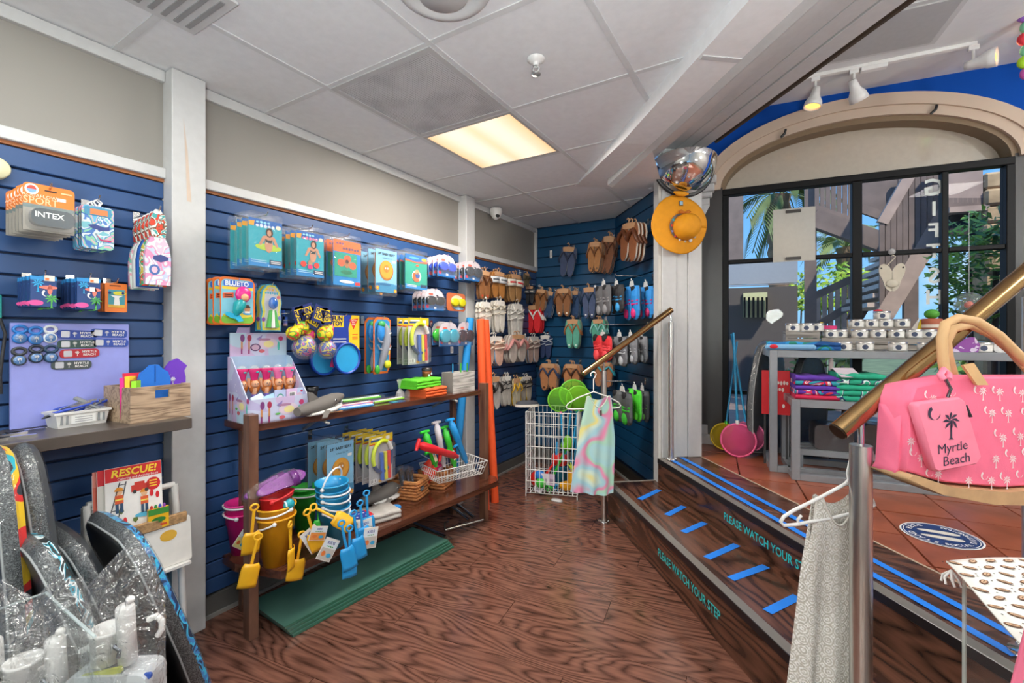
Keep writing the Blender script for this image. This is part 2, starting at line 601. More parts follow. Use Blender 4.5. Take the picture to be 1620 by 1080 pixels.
for i,(ya,yb)in enumerate(COLS):
 b_=MB().box((XL-0.02,ya,0),(-2.195,yb,ZC),TRIMW,0.003)
 if i==0:
  q=LW(291,245,0.0755)
  STAIN=M('#c9b6a6',0.6)
  z0=[LW(290,185,.0755),LW(297,240,.0755),LW(303,320,.0755),LW(296,318,.0755),LW(293,240,.0755)]
  b_.add([tuple(p)for p in z0],[(0,1,2,3,4)],STAIN)
 struct('trim_%d'%(i+1),b_,['white painted column between the first and second slatwall bays, with a brown scrape','narrow white painted column before the flip-flop corner'][i],'column')
TEAL=M('#15486e',0.3,var=0.08,vscale=3)
wb=struct('wall_back',MB().box((XL-0.1,YB+0.02,0),(-1.2,YB+0.12,2.6),M('#0d2340',0.6)),'blue slatwall at the back of the flip-flop corner','wall')
pitch=0.104
LBK=-1.41-XL
me=MB().box((0,0,0.004),(LBK+0.0,0.018,pitch-0.004),TEAL,0.003)
first=None
for i in range(24):
 z=ZC-(i+1)*pitch
 if z<0.0:break
 if z<0.09:continue
 if first is None:first=me.build('slat',wb,loc=(XL,YB,z))
 else:
  c=first.copy();COL.objects.link(c);c.location=(XL,YB,z)
KX=DW(974,345,0)
dA=Dv.x*-1.41+Dv.y*4.26
wd=struct('wall_diagonal',MB().at(frame(pd(PD+0.02,0),Dv,Pv,ZV)).box((3.10,0,0),(dA+0.03,0.2,2.6),M('#0d2340',0.6)),'blue slatwall running diagonally from the flip-flop corner to the white column','wall')
me=MB().box((0,0,0.004),(dA-3.105,0.018,pitch-0.004),TEAL,0.003)
first=None
for i in range(24):
 z=ZC-(i+1)*pitch
 if z<0.09:continue
 T=frame(pd(PD,3.105,z),Dv,Pv,ZV)
 if first is None:
  first=me.build('slat',wd);first.matrix_local=T
 else:
  c=first.copy();COL.objects.link(c);c.matrix_local=T
b_=MB().box((XL+0.008,YB-0.01,0),(-1.42,YB+0.02,ZB),DARKB)
b_.box((XL+0.01,YB-0.022,0),(-1.43,YB-0.01,0.016),M('#8d8a86',0.4))
b_.at(frame(pd(PD,3.15),Dv,Pv,ZV)).box((0,-0.012,0),(dA-3.15,0.02,ZB),M('#26241f',0.4)).box((0,-0.026,0),(dA-3.15,-0.012,0.016),M('#8d8a86',0.4))
struct('baseboard_back',b_,'dark baseboard round the flip-flop corner','baseboard')
cb=MB()
for q_ in(clip(clip([(-2.4,-3.2),(3.2,-3.2),(3.2,4.4),(-2.4,4.4)],(Pv.x,Pv.y),1.05),(0,1),4.4),clip(clip([(-2.4,0),(3.2,0),(3.2,4.4),(-2.4,4.4)],(Pv.x,Pv.y),1.6),(-Dv.x,-Dv.y),-3.2)):
 n=len(q_)
 cb.add([(x,y,ZC+0.02)for x,y in q_]+[(x,y,ZC+0.06)for x,y in q_],[tuple(reversed(range(n))),tuple(range(n,2*n))],CEILM)
ce=struct('ceiling',cb,'white suspended ceiling of square tiles','ceiling')
GX,GY,GP=-1.173,1.94,0.607
SOF=0.93
def ceil_clip(poly):
 res=[]
 poly=clip(poly,(-1,0),-XL)
 if len(poly)>2:poly=clip(poly,(0,1),YB)
 if len(poly)<3:return res
 a=clip(poly,(Pv.x,Pv.y),SOF)
 if len(a)>2:res.append(a)
 c=clip(poly,(-Pv.x,-Pv.y),-SOF)
 if len(c)>2:c=clip(c,(-Dv.x,-Dv.y),-3.34)
 if len(c)>2:c=clip(c,(Pv.x,Pv.y),PD)
 if len(c)>2:res.append(c)
 return res
for i in range(-3,6):
 for j in range(-8,5):
  x0,y0=GX+(i-1)*GP,GY+j*GP
  if i==0 and j in(-1,0):continue
  if(i==0 and j in(-3,-6))or(i==2 and j in(-4,-7)):continue
  g_=0.013
  for poly in ceil_clip([(x0+g_,y0+g_),(x0+GP-g_,y0+g_),(x0+GP-g_,y0+GP-g_),(x0+g_,y0+GP-g_)]):
   n=len(poly)
   b_=MB().add([(x,y,ZC+0.004)for x,y in poly]+[(x,y,ZC+0.02)for x,y in poly],[tuple(reversed(range(n)))]+[(q,(q+1)%n,n+(q+1)%n,n+q)for q in range(n)],CEILM)
   b_.build('tile',ce)
for k,(axis,rng)in enumerate((('x',range(-3,7)),('y',range(-8,5)))):
 for i in rng:
  if axis=='x':
   x=GX+(i-1)*GP
   poly=[(x-0.0125,-3.2),(x+0.0125,-3.2),(x+0.0125,YB),(x-0.0125,YB)]
  else:
   y=GY+i*GP
   poly=[(XL,y-0.0125),(3.0,y-0.0125),(3.0,y+0.0125),(XL,y+0.0125)]
  for q in ceil_clip(poly):
   n=len(q)
   zc_=ZC+(0.0008 if axis=='y' else 0)
   MB().add([(x_,y_,zc_)for x_,y_ in q]+[(x_,y_,ZC+0.02)for x_,y_ in q],[tuple(reversed(range(n)))]+[(z,(z+1)%n,n+(z+1)%n,n+z)for z in range(n)],M('#d4d5d7',0.6)).build('grid_bar',ce)
HS=2.349
T=frame((0,0,0),Dv,Pv,ZV)
so=MB().at(T)
so.box((-3.0,SOF,HS),(2.40,1.10,2.6),CEILW)
so.add([(2.40,SOF,HS),(2.40,1.10,HS),(2.40,1.10,2.6),(2.40,SOF,2.6),(3.34,SOF,ZC),(3.34,1.12,ZC),(3.34,1.12,2.6),(3.34,SOF,2.6),(2.40,1.10,HS),(3.105,1.5,ZC-0.012),(3.34,1.5,ZC)],[(0,4,5,1),(0,3,7,4),(8,5,10,9)],CEILW)
so.box((0.42,SOF+0.01,HS-0.004),(0.444,1.10,HS),M('#c9c9ca',0.6))
so.box((1.60,SOF+0.01,HS-0.004),(1.624,1.10,HS),M('#c9c9ca',0.6))
struct('trim_3',so,'white dropped soffit along the opening to the upper shop','soffit')
cw=MB().at(T)
prof=[(1.10,HS),(1.135,HS-0.012),(1.15,HS+0.02),(1.22,HS+0.06),(1.25,HS+0.055),(1.30,HS+0.13),(1.40,HS+0.20),(1.43,HS+0.195),(1.477,ZH),(1.477,2.75),(1.10,2.75)]
cw.loft([[(-3.0,p,z)for p,z in prof],[(3.10,p,z)for p,z in prof]],TRIMW)
struct('trim_4',cw,'white crown moulding climbing from the soffit to the header','moulding')
hd=MB().at(T)
hd.box((-3.0,1.477,ZH+0.045),(3.10,1.85,3.1),TRIMW)
for pa,pb,z in((1.477,1.60,ZH),(1.61,1.70,ZH+0.004),(1.708,1.805,ZH)):
 hd.box((-3.0,pa,z),(3.10,pb,ZH+0.047),TRIMW,0.003)
hd.box((-3.0,1.85,ZH+0.02),(3.0,1.868,ZH+0.06),M('#46382c',0.6))
struct('trim_5',hd,'white boxed header beam over the opening to the upper shop','beam')
jb=MB().at(T)
jb.box((3.105,1.477,0),(3.175,1.80,3.1),TRIMW)
jb.box((3.12,1.60,0),(3.62,1.80,3.1),TRIMW)
jb.box((3.097,1.477,0),(3.106,1.50,ZH),M('#cbc8c2',0.4))
jb.box((3.09,1.503,Z2),(3.106,1.612,ZH),TRIMW,0.003)
jb.box((3.096,1.612,Z2),(3.106,1.70,ZH),TRIMW,0.003)
jb.box((3.085,1.70,Z2),(3.106,1.805,ZH),TRIMW,0.003)
struct('trim_6',jb,'white cased column at the end of the opening, under the dome mirror','column')
st=MB().at(T)
st.box((-3.0,1.125,0),(3.14,1.477,Z1-0.02),STEPW)
b1=tag(st.build('stair_step'),'lower dark wood step up to the tiled shop floor','step',None,'structure')
RISER=[]
for(pa,z0,z1,cuts)in((1.118,0.0,Z1-0.025,(0.62,)),(1.474,Z1,Z2-0.025,(0.15,1.62))):
 ds=[3.14 if pa<1.3 else 3.097]
 xs=[ds[0]]+[c for c in reversed(sorted(cuts))]+[-3.0]
 for a,c in zip(xs[:-1],xs[1:]):
  b_=MB().box((c+0.0015,0,0),(a-0.0015,0.012,z1-z0),STEPW)
  o=b_.build('riser_board',b1);o.matrix_local=frame(pd(pa,0,z0),Dv,Pv,ZV)
o=MB().box((-3.0,1.15,Z1-0.02),(3.14,1.474,Z1),STEPW).build('tread_board',b1);o.matrix_local=T
nm=M('#17161a',0.3)
def nosing(p,z,d0,d1):
 b_=MB()
 b_.box((d0,p-0.008,z-0.034),(d1,p+0.002,z+0.001),nm,0.002)
 b_.box((d0,p-0.006,z-0.003),(d1,p+0.035,z+0.0015),M('#6f6a64',0.3))
 o=b_.build('nosing',b1);o.matrix_local=T
nosing(1.119,Z1,-3.0,3.14)
nosing(1.474,Z2,-3.0,3.09)
o=MB().box((3.138,1.119,Z1-0.004),(3.152,1.477,Z1+0.003),M('#a09a92',0.35)).build('end_strip',b1);o.matrix_local=T
CYAN=M('#22c6c9',0.5)
def riser_text(p,px0,px1,z,size):
 a,c=PW(*px0,p),PW(*px1,p)
 da,dc=a.dot(Dv),c.dot(Dv)
 b_=MB()
 b_.T=frame(pd(p,(da+dc)/2,z),-Dv,Pv,ZV)
 vs,fs=text_geo('PLEASE WATCH YOUR STEP','CENTER',0.0,0.012)
 wtxt=max(v[0]for v in vs)-min(v[0]for v in vs)
 sx=abs(da-dc)/(wtxt*size)
 b_.text('PLEASE WATCH YOUR STEP',0,0,0,size,CYAN,off=0.012,sx=sx)
 o=b_.build('lettering',b1)
 return o
zt1=(PW(1042,870,1.118).z+PW(1138,962,1.118).z)/2
riser_text(1.1165,(1041,875),(1139,960),0.115,0.06)
riser_text(1.4725,(1145,820),(1287,900),0.31,0.058)
ld=MB().at(T)
ld.box((-3.0,1.49,0),(3.10,1.80,Z2-0.001),STEPW)
lo=tag(ld.build('floor_upper'),'upper shop floor of terracotta tiles with a dark wood edge','floor',None,'structure')
big=MB()
q=[pd(1.79,-3.0),pd(6.2,-3.0),wn(4.6,WN+0.05),wn(-0.12,WN+0.05)]
big.add([(v.x,v.y,Z2-0.012)for v in q]+[(v.x,v.y,0)for v in q],[(0,1,2,3),(0,4,5,1),(3,7,4,0)],GROUT)
big.build('tile_bed',lo)
MB().at(T).box((-3.0,1.798,Z2-0.01),(3.10,1.806,Z2+0.001),M('#b9a893',0.4)).build('edge_strip',lo)
TS=0.305
for i in range(-2,12):
 for j in range(-3,15):
  x0=-0.13+i*TS;y0=WN+0.02-(j+1)*TS
  g_=0.004
  poly=[(x0+g_,y0+g_),(x0+TS-g_,y0+g_),(x0+TS-g_,y0+TS-g_),(x0+g_,y0+TS-g_)]
  poly=clip(poly,(-(Wv.dot(Pv)),-(Nv.dot(Pv))),-1.807)
  if len(poly)<3:continue
  poly=clip(poly,(0,1),WN-0.01)
  if len(poly)<3:continue
  cx,cy=x0+TS/2,y0+TS/2
  n=len(poly)
  dz=R.uniform(-0.0015,0.001)
  MB().add([(x-cx,y-cy,0)for x,y in poly]+[(x-cx,y-cy,-0.012)for x,y in poly],[tuple(range(n))]+[(q_,n+q_,n+(q_+1)%n,(q_+1)%n)for q_ in range(n)],TERRA).build('tile',lo,loc=wn(cx,cy,Z2+dz),rz=gW)
for i,(a,c)in enumerate([((1059,726),(1620,1043)),((1078,724),(1620,1002))]):
 pa=FL(*a,Z2);pc=FL(*((1375,904)if i==0 else(1375,882)),Z2)
 p_=(pa.dot(Pv)+pc.dot(Pv))/2
 d1=[3.06,3.085][i]
 d0=FL(1605,1038,Z2).dot(Dv)if i==0 else 0.2
 b_=MB().at(T).box((d0,p_-0.016,Z2+0.0016),(d1,p_+0.016,Z2+0.0024),TAPE)
 tag(b_.build('floor_tape'),['long blue tape line along the landing edge, nearer the nosing','long blue tape line along the landing, farther from the nosing'][i],'tape')
TP=[((1012,790),(1043,775)),((1055,815),(1082,801)),((1081,842),(1115,827)),((1118,883),(1166,862)),((1156,916),(1212,896)),((1214,968),(1262,944))]
TPL=['first strip from the white column','second strip from the white column','third strip from the white column','fourth strip from the white column','fifth strip from the white column','strip partly behind the lace dress']
for i,(a,c)in enumerate(TP):
 A,B=FL(*a,Z1),FL(*c,Z1)
 u=(B-A);L_=u.length;u.normalize();v=ZV.cross(u)
 b_=MB();b_.T=frame((A+B)/2+ZV*0.0018,u,v,ZV)
 b_.box((-L_/2,-0.019,0),(L_/2,0.019,0.0008),TAPE)
 tag(b_.build('tape_strip'),'short blue tape on the lower step, '+TPL[i],'tape')
uc=MB()
q=[pd(1.80,-3.0),pd(6.4,-3.0),wn(4.6,WN+0.1),wn(-0.4,WN+0.1)]
uc.add([(v.x,v.y,ZU)for v in q]+[(v.x,v.y,ZU+0.1)for v in q],[(3,2,1,0),(4,5,6,7)],M('#dcdcdd',0.8,var=0.05,vscale=3,bump=0.5,bscale=18))
uco=tag(uc.build('ceiling_upper'),'textured white ceiling of the upper shop','ceiling',None,'structure')
vp=[FL(1255,100,ZU),FL(1490,0,ZU),FL(1449,73,ZU),FL(1290,108,ZU)]
e1=[FL(1257,107,ZU),FL(1448,72,ZU),FL(1490,4,ZU),FL(1320,38,ZU)]
c0=sum(e1,Vector())/4
u_=(e1[1]-e1[0]).normalized()
b_=MB();b_.T=frame((c0.x,c0.y,ZU),Wv,Nv,ZV)
b_.box((-0.40,-0.22,-0.012),(0.36,0.2,0.0),M('#b3b3b3',0.6),0.004)
b_.box((-0.43,-0.25,-0.005),(0.39,0.23,0.0),M('#c9c9c9',0.6))
tag(b_.build('ceiling_hatch'),'flat grey access panel in the upper shop ceiling','hatch')
bk=MB().box((-2.4,-3.3,0),(4.5,-3.2,3.1),M('#b8b4ae',0.7))
struct('wall_rear',bk,'plain wall at the rear of the shop','wall')
rt=MB();rt.T=frame((0,0,0),Wv,Nv,ZV)
rt.box((4.4,-6.0,0),(4.5,WN+0.1,3.1),M('#b8b4ae',0.7))
struct('wall_right',rt,'plain wall at the far right of the upper shop','wall')
# window wall
TW=frame((0,0,0),Wv,Nv,ZV)
BLUEU=M('#0a47a0',0.8,var=0.05,vscale=2,spec=0.15)
PILD=M('#3c3a3b',0.35,var=0.1,vscale=3)
ARCHM=M('#c0ab99',0.6,var=0.05,vscale=3)
WX0,WX1,WZ0,WZT=0.095,1.83,Z2,2.46
ww=MB();ww.T=TW
AC,AZ=0.965,2.46
def arcpts(rx,rz_,n=28):
 return[(AC+rx*math.cos(PI-PI*i/n),AZ+rz_*math.sin(PI-PI*i/n))for i in range(n+1)]
outer=arcpts(1.03,0.55);inner=arcpts(0.87,0.385)
top=[(x,ZU+0.02)for x,z in outer]
for i in range(len(outer)-1):
 ww.add([(outer[i][0],WN,outer[i][1]),(outer[i+1][0],WN,outer[i+1][1]),(top[i+1][0],WN,top[i+1][1]),(top[i][0],WN,top[i][1])],[(0,1,2,3)],BLUEU)
ww.box((-0.5,WN,Z2),(AC-1.03,WN+0.12,ZU+0.02),BLUEU)
ww.box((AC+1.03,WN,Z2),(4.5,WN+0.12,ZU+0.02),BLUEU)
ww.box((-0.5,WN+0.10,2.9),(4.5,WN+0.2,ZU+0.02),BLUEU)
wwo=tag(ww.build('wall_window'),'deep blue wall around the arched shop window','wall',None,'structure')
b_=MB();b_.T=TW
b_.box((-0.10,WN-0.012,Z2),(WX0,WN+0.1,AZ+0.02),PILD)
b_.box((WX1,WN-0.012,Z2),(2.02,WN+0.1,AZ+0.02),PILD)
b_.build('pilaster',wwo)
b_=MB();b_.T=TW
def band(rx0,rz0,rx1,rz1,y0,y1,m):
 A,B=arcpts(rx0,rz0),arcpts(rx1,rz1)
 n=len(A)
 rings=[[(A[i][0],y0,A[i][1]),(B[i][0],y0,B[i][1]),(B[i][0],y1,B[i][1]),(A[i][0],y1,A[i][1])]for i in range(n)]
 b_.loft(rings,m)
band(1.03,0.55,0.955,0.465,WN-0.05,WN+0.12,ARCHM)
band(0.955,0.467,0.885,0.40,WN-0.035,WN+0.12,ARCHM)
band(0.885,0.40,0.85,0.365,WN-0.01,WN+0.14,M('#7b664e',0.5))
for px,py in((1240,212),(1478,174)):
 q=WW(px,py,0.05)
 x,z=q.dot(Wv),q.z
 b_.tube([(x-0.02,WN-0.055,z-0.025),(x+0.005,WN-0.06,z),(x+0.012,WN-0.055,z+0.03)],0.009,BLACK,6)
b_.build('arch_moulding',wwo)
b_=MB();b_.T=TW
lun=arcpts(0.86,0.375)
b_.prism([(x,z)for x,z in reversed(lun)],WN+0.115,WN+0.14,M('#b6aa9c',0.12,coat=0.6))
b_.build('lunette',wwo)
b_=MB();b_.T=TW
for(x0,x1,y0,z0,z1)in((-0.10,0.05,0.12,2.50,2.56),(-0.10,0.035,0.10,2.44,2.50),(-0.10,0.02,0.075,2.40,2.44),(-0.10,0.0,0.05,2.34,2.40)):
 b_.box((x0,WN-y0,z0),(x1,WN-0.012,z1),TRIMW,0.008)
b_.loft([[(-0.10,WN-0.05,2.34),(0.0,WN-0.05,2.34),(0.0,WN-0.012,2.34),(-0.10,WN-0.012,2.34)],[(-0.10,WN-0.02,2.26),(-0.04,WN-0.02,2.26),(-0.04,WN-0.012,2.26),(-0.10,WN-0.012,2.26)]],TRIMW)
b_.build('corbel',wwo)
b_=MB();b_.T=TW
b_.box((-0.10,WN-0.06,Z2),(0.03,WN-0.012,Z2+0.075),TRIMW,0.004)
b_.box((-0.10,WN-0.035,Z2+0.075),(-0.015,WN-0.012,Z2+0.15),TRIMW,0.004)
b_.build('plinth',wwo)
fr=MB();fr.T=TW
FRM=M('#101012',0.5,spec=0.2)
FRI=M('#6a6260',0.35)
def bar(x0,x1,z0,z1,y0=-0.02,y1=0.06):
 fr.box((x0,WN+y0,z0),(x1,WN+y1,z1),FRM,0.004)
bar(WX0,WX1,WZT-0.05,WZT)
bar(WX0,WX0+0.045,WZ0,WZT-0.05)
bar(WX1-0.045,WX1,WZ0,WZT-0.05)
bar(WX0,WX1,WZ0,WZ0+0.08)
winob=tag(fr.build('window_1'),'large black framed shop window under the arch','window',None,'structure')
for(x0,x1,z0,z1,nm_)in((0.955,1.015,WZ0+0.08,WZT-0.05,'mullion'),(1.462,1.497,WZ0+0.08,WZT-0.05,'mullion'),(WX0+0.045,0.955,1.862,1.892,'transom'),(1.015,1.462,1.862,1.892,'transom'),(1.497,WX1-0.045,1.862,1.892,'transom'),(WX0+0.045,0.955,0.82,0.85,'transom'),(1.015,WX1-0.045,0.82,0.85,'transom')):
 b_=MB();b_.T=TW
 b_.box((x0,WN-0.01,z0),(x1,WN+0.05,z1),FRM,0.003)
 b_.build(nm_,winob)
PANE=CLEAR('pane',(0.95,0.97,1.0),0.0,0.01,ior=1.28)
for x0,x1 in((WX0+0.045,0.955),(1.015,1.462),(1.497,WX1-0.045)):
 for z0,z1 in((0.49,0.82),(0.85,1.862),(1.892,2.41)):
  b_=MB();b_.T=TW
  b_.box((x0,WN+0.018,z0),(x1,WN+0.022,z1),PANE)
  b_.build('pane',winob)
LET=M('#cdd3cf',0.5)
b_=MB()
for ch,py,sz in(('G',297,0.14),('I',331,0.12),('F',365,0.12),('T',398,0.12),('S',437,0.13),('H',471,0.12)):
 q=WW(1478,py,-0.01)
 b_.T=frame(q+Nv*0.003,-Wv,Nv,ZV)
 b_.text(ch,0,0,0,sz*1.15,LET,off=0.02)
b_.build('lettering',winob)
# lamps and ceiling fixtures
def diffuser_mat():
 m,t,b=base('lamp_diffuser')
 N,L=t.nodes,t.links
 tcn=N.new('ShaderNodeTexCoord')
 sp=N.new('ShaderNodeSeparateXYZ')
 L.new(tcn.outputs['Object'],sp.inputs[0])
 def ms(op,a,b_=None):
  n=N.new('ShaderNodeMath');n.operation=op
  for q_,ip in((a,0),(b_,1)):
   if q_ is None:continue
   if isinstance(q_,bpy.types.NodeSocket):L.new(q_,n.inputs[ip])
   else:n.inputs[ip].default_value=q_
  return n.outputs[0]
 s=ms('ABSOLUTE',ms('SUBTRACT',ms('ABSOLUTE',sp.outputs[0]),0.115))
 g=ms('MAXIMUM',ms('SUBTRACT',1.0,ms('DIVIDE',s,0.17)),0.0)
 r=N.new('ShaderNodeValToRGB')
 r.color_ramp.elements[0].position=0.1;r.color_ramp.elements[0].color=(*hexc('#eec08a'),1)
 r.color_ramp.elements[1].position=0.8;r.color_ramp.elements[1].color=(*hexc('#fff2da'),1)
 L.new(g,r.inputs[0])
 L.new(r.outputs[0],b.inputs['Emission Color'])
 b.inputs['Emission Strength'].default_value=0.8
 b.inputs['Base Color'].default_value=(*hexc('#f3dcb8'),1)
 return m
DIFF=diffuser_mat()
def troffer(ix,iy,z,power,label,seen=True):
 x=GX+(ix-0.5)*GP;y=GY+(iy+0.5)*GP
 t=thing('ceiling_light',label,'ceiling light',(x,y,z))
 b_=MB()
 for a in(((-0.29,-0.29,0),(0.29,-0.275,0.03)),((-0.29,0.275,0),(0.29,0.29,0.03)),((-0.29,-0.275,0),(-0.275,0.275,0.03)),((0.275,-0.275,0),(0.29,0.275,0.03))):
  b_.box(a[0],a[1],M('#b9b6b2',0.5))
 b_.build('frame',t)
 MB().box((-0.275,-0.275,0.004),(0.275,0.275,0.012),DIFF).build('diffuser',t)
 area('troffer_lamp',(x,y,z-0.01),0.52,power,(1.0,0.93,0.84)if seen else(0.97,1.0,0.97))
 return t
troffer(0,0,ZC,34,'glowing square ceiling light panel with warm tubes')
troffer(0,-3,ZC,9,'added unseen square ceiling light panel over the front of the slatwall aisle',False)  # this and the next two panels are unseen, added to brighten the room
troffer(2,-4,ZC,9,'added unseen square ceiling light panel over the aisle behind the viewer',False)
troffer(0,-6,ZC,9,'added unseen square ceiling light panel at the rear of the shop',False)
def down(name,w_,n_,power,label):  # unseen panels over the upper shop, added for extra light
 p=wn(w_,n_,ZU)
 t=thing('ceiling_light',label,'ceiling light',p,gW)
 MB().box((-0.3,-0.3,-0.02),(0.3,0.3,0),M('#b9b6b2',0.5)).build('frame',t)
 MB().box((-0.27,-0.27,-0.024),(0.27,0.27,-0.02),DIFF).build('diffuser',t)
 area('troffer_lamp',p-ZV*0.035,0.5,power,(1.0,0.95,0.9))
down('a',2.6,1.0,22,'added unseen square ceiling light of the upper shop near the rail')
down('b',3.2,2.6,22,'added unseen square ceiling light of the upper shop farther right')
def fill(p,top,power,label):  # globes out of view, added to lift the light on ceiling and walls
 t=thing('pendant_lamp',label,'pendant lamp',p)
 MB().tube([(0,0,0.14),(0,0,top-p.z)],0.006,BLACK,6).build('cord',t)
 MB().lathe([(0.03,0.13),(0.035,0.16),(0.01,0.18)],BLACK,n=14).build('cap',t)
 MB().ball((0,0,0),0.14,EM("#f6fff8",68.0),20,12).build('globe',t)
 l=bpy.data.lights.new('globe_lamp','POINT');l.energy=power;l.color=(1,0.95,0.9);l.shadow_soft_size=0.15
 o=bpy.data.objects.new('globe_lamp',l);COL.objects.link(o);o.location=p
 o.parent=None
 for c in KID[t.name]:
  if c.name.startswith('globe'):pass
fill(Vector((-0.2,-2.6,1.65)),ZC,75,'added unseen globe lamp hanging behind the viewer on the left')
fill(Vector((1.5,-2.2,1.65)),ZC,75,'added unseen globe lamp hanging behind the viewer on the right')
fill(wn(3.3,1.9,2.2),ZU,75,'added unseen globe lamp hanging in the upper shop')
def fill_torchiere(p,h,power,label):  # uplighters out of view, added to brighten the ceilings
 t=thing('fill_floor_lamp',label,'added lamp',p)
 MB().lathe([(0.001,0.03),(0.13,0.02),(0.14,0),(0.001,0)],BLACK,n=24).build('base',t)
 MB().tube([(0,0,0.02),(0,0,h-0.08)],0.012,BLACK,8).build('pole',t)
 MB().lathe([(0.02,h-0.09),(0.10,h-0.06),(0.17,h),(0.16,h),(0.09,h-0.05),(0.001,h-0.07)],BLACK,n=28).build('bowl',t)
 area('fill_uplight',(p[0],p[1],p[2]+h+0.005),0.28,power,(0.94,1.0,0.98),(PI,0,0))
fill_torchiere((0.35,-0.45,0),1.05,75,'added unseen black uplighter behind the viewer in the lower shop')
q_=wn(2.75,1.2,Z2)
fill_torchiere(tuple(q_),1.3,40,'added unseen black uplighter on the tiles beyond the right edge of the photo')
t=thing('ceiling_vent','dusty perforated air vent panel next to the ceiling light','vent',(GX-0.5*GP,GY-0.5*GP,ZC))
def ventmat():
 m,t_,b=base('perforated')
 N,L=t_.nodes,t_.links
 tcn=N.new('ShaderNodeTexCoord')
 vo=N.new('ShaderNodeTexVoronoi');vo.inputs['Scale'].default_value=90;vo.inputs['Randomness'].default_value=0.0
 L.new(tcn.outputs['Object'],vo.inputs['Vector'])
 r=N.new('ShaderNodeValToRGB')
 r.color_ramp.elements[0].position=0.2;r.color_ramp.elements[0].color=(*hexc('#a2a2a4'),1)
 r.color_ramp.elements[1].position=0.4;r.color_ramp.elements[1].color=(*hexc('#d0d0d2'),1)
 L.new(vo.outputs['Distance'],r.inputs[0])
 n2=N.new('ShaderNodeTexNoise');n2.inputs['Scale'].default_value=6;n2.inputs['Detail'].default_value=4
 L.new(tcn.outputs['Object'],n2.inputs['Vector'])
 r2=N.new('ShaderNodeValToRGB');r2.color_ramp.elements[0].position=0.3;r2.color_ramp.elements[0].color=(0.72,0.72,0.73,1);r2.color_ramp.elements[1].position=0.55;r2.color_ramp.elements[1].color=(1,1,1,1)
 L.new(n2.outputs[0],r2.inputs[0])
 mx_=N.new('ShaderNodeMix');mx_.data_type='RGBA';mx_.blend_type='MULTIPLY';mx_.inputs['Factor'].default_value=1.0
 L.new(r.outputs[0],mx_.inputs['A']);L.new(r2.outputs[0],mx_.inputs['B'])
 L.new(mx_.outputs['Result'],b.inputs['Base Color'])
 setp(b,Roughness=0.6)
 return m
b_=MB()
for a in(((-0.295,-0.295,-0.004),(0.295,-0.27,0.02)),((-0.295,0.27,-0.004),(0.295,0.295,0.02)),((-0.295,-0.27,-0.004),(-0.27,0.27,0.02)),((0.27,-0.27,-0.004),(0.295,0.27,0.02))):
 b_.box(a[0],a[1],M('#bdbdbe',0.5))
b_.build('frame',t)
MB().box((-0.27,-0.27,0.0),(0.27,0.27,0.008),ventmat()).build('grille',t)
def round_vent(px,py,label):
 p=FL(px,py,ZC)
 t=thing('ceiling_diffuser',label,'vent',p)
 MB().lathe([(0.16,0.0),(0.15,-0.012),(0.12,-0.02),(0.115,-0.012),(0.001,-0.012)],M('#cdcdce',0.5),n=28).build('frame',t)
 MB().lathe([(0.09,-0.012),(0.08,-0.03),(0.001,-0.032)],M('#bfbfc0',0.5),n=24).build('disc',t)
round_vent(700,-22,'round white ceiling air diffuser at the upper edge of the photo')
p=FL(262,-14,ZC)
t=thing('ceiling_grille','square slotted air grille in the ceiling near the left wall','vent',(p.x,p.y,ZC))
b_=MB().box((-0.15,-0.15,-0.008),(0.15,0.15,0.0),M('#c8c8c9',0.5))
b_.build('frame',t)
for i in range(7):
 MB().box((-0.12,-0.12+i*0.038,-0.012),(0.12,-0.105+i*0.038,-0.008),M('#8f8f90',0.5)).build('louvre',t)
p=FL(848,93,ZC)
t=thing('sprinkler_head','small white fire sprinkler head under a ceiling tile','sprinkler',p)
MB().lathe([(0.036,0.0),(0.036,-0.006),(0.02,-0.016),(0.012,-0.018),(0.012,-0.03)],WHITE,n=20).build('escutcheon',t)
b_=MB()
for s in(-1,1):b_.tube([(s*0.006,0,-0.028),(s*0.014,0,-0.042),(s*0.004,0,-0.06)],0.003,M('#c9c9c9',0.3),6)
b_.build('yoke',t)
MB().lathe([(0.001,-0.058),(0.019,-0.06),(0.019,-0.064),(0.001,-0.066)],M('#a6a6a6',0.3,metal=0.6),n=16).build('deflector',t)
p=LW(781,322,0.05)
t=thing('security_camera','white dome security camera on the wall trim by the second column','camera',(XL+0.016,p.y,2.375))
MB().lathe([(0.05,0.03),(0.055,0.01),(0.05,-0.02),(0.035,-0.05),(0.012,-0.066),(0.001,-0.068)],WHITE,c=(0.058,0,0),n=20).build('housing',t)
MB().at(TR((0.058+0.028,-0.018,-0.038))@RZM(rad(-30))@RY(rad(60))).lathe([(0.018,-0.006),(0.02,0.006),(0.012,0.012),(0.001,0.014)],M('#3a3a3c',0.15),n=14).build('lens',t)
A,B=FL(1290,122,ZU-0.02),FL(1545,71,ZU-0.02)
u=(B-A);LT=u.length;u.normalize();vv=ZV.cross(u)
t=thing('track_light','white track light rail with three spot heads on the upper shop ceiling','track light',(A.x,A.y,ZU))
T2=frame((0,0,0),u,vv,ZV)
MB().at(T2).box((-0.1,-0.018,-0.024),(LT,0.018,0),WHITE,0.003).build('rail',t)
f_=(FL(1381,101,ZU-0.02)-A).dot(u)
MB().at(T2).box((f_-0.06,-0.022,-0.05),(f_+0.08,0.022,-0.024),WHITE,0.003).build('feed_box',t)
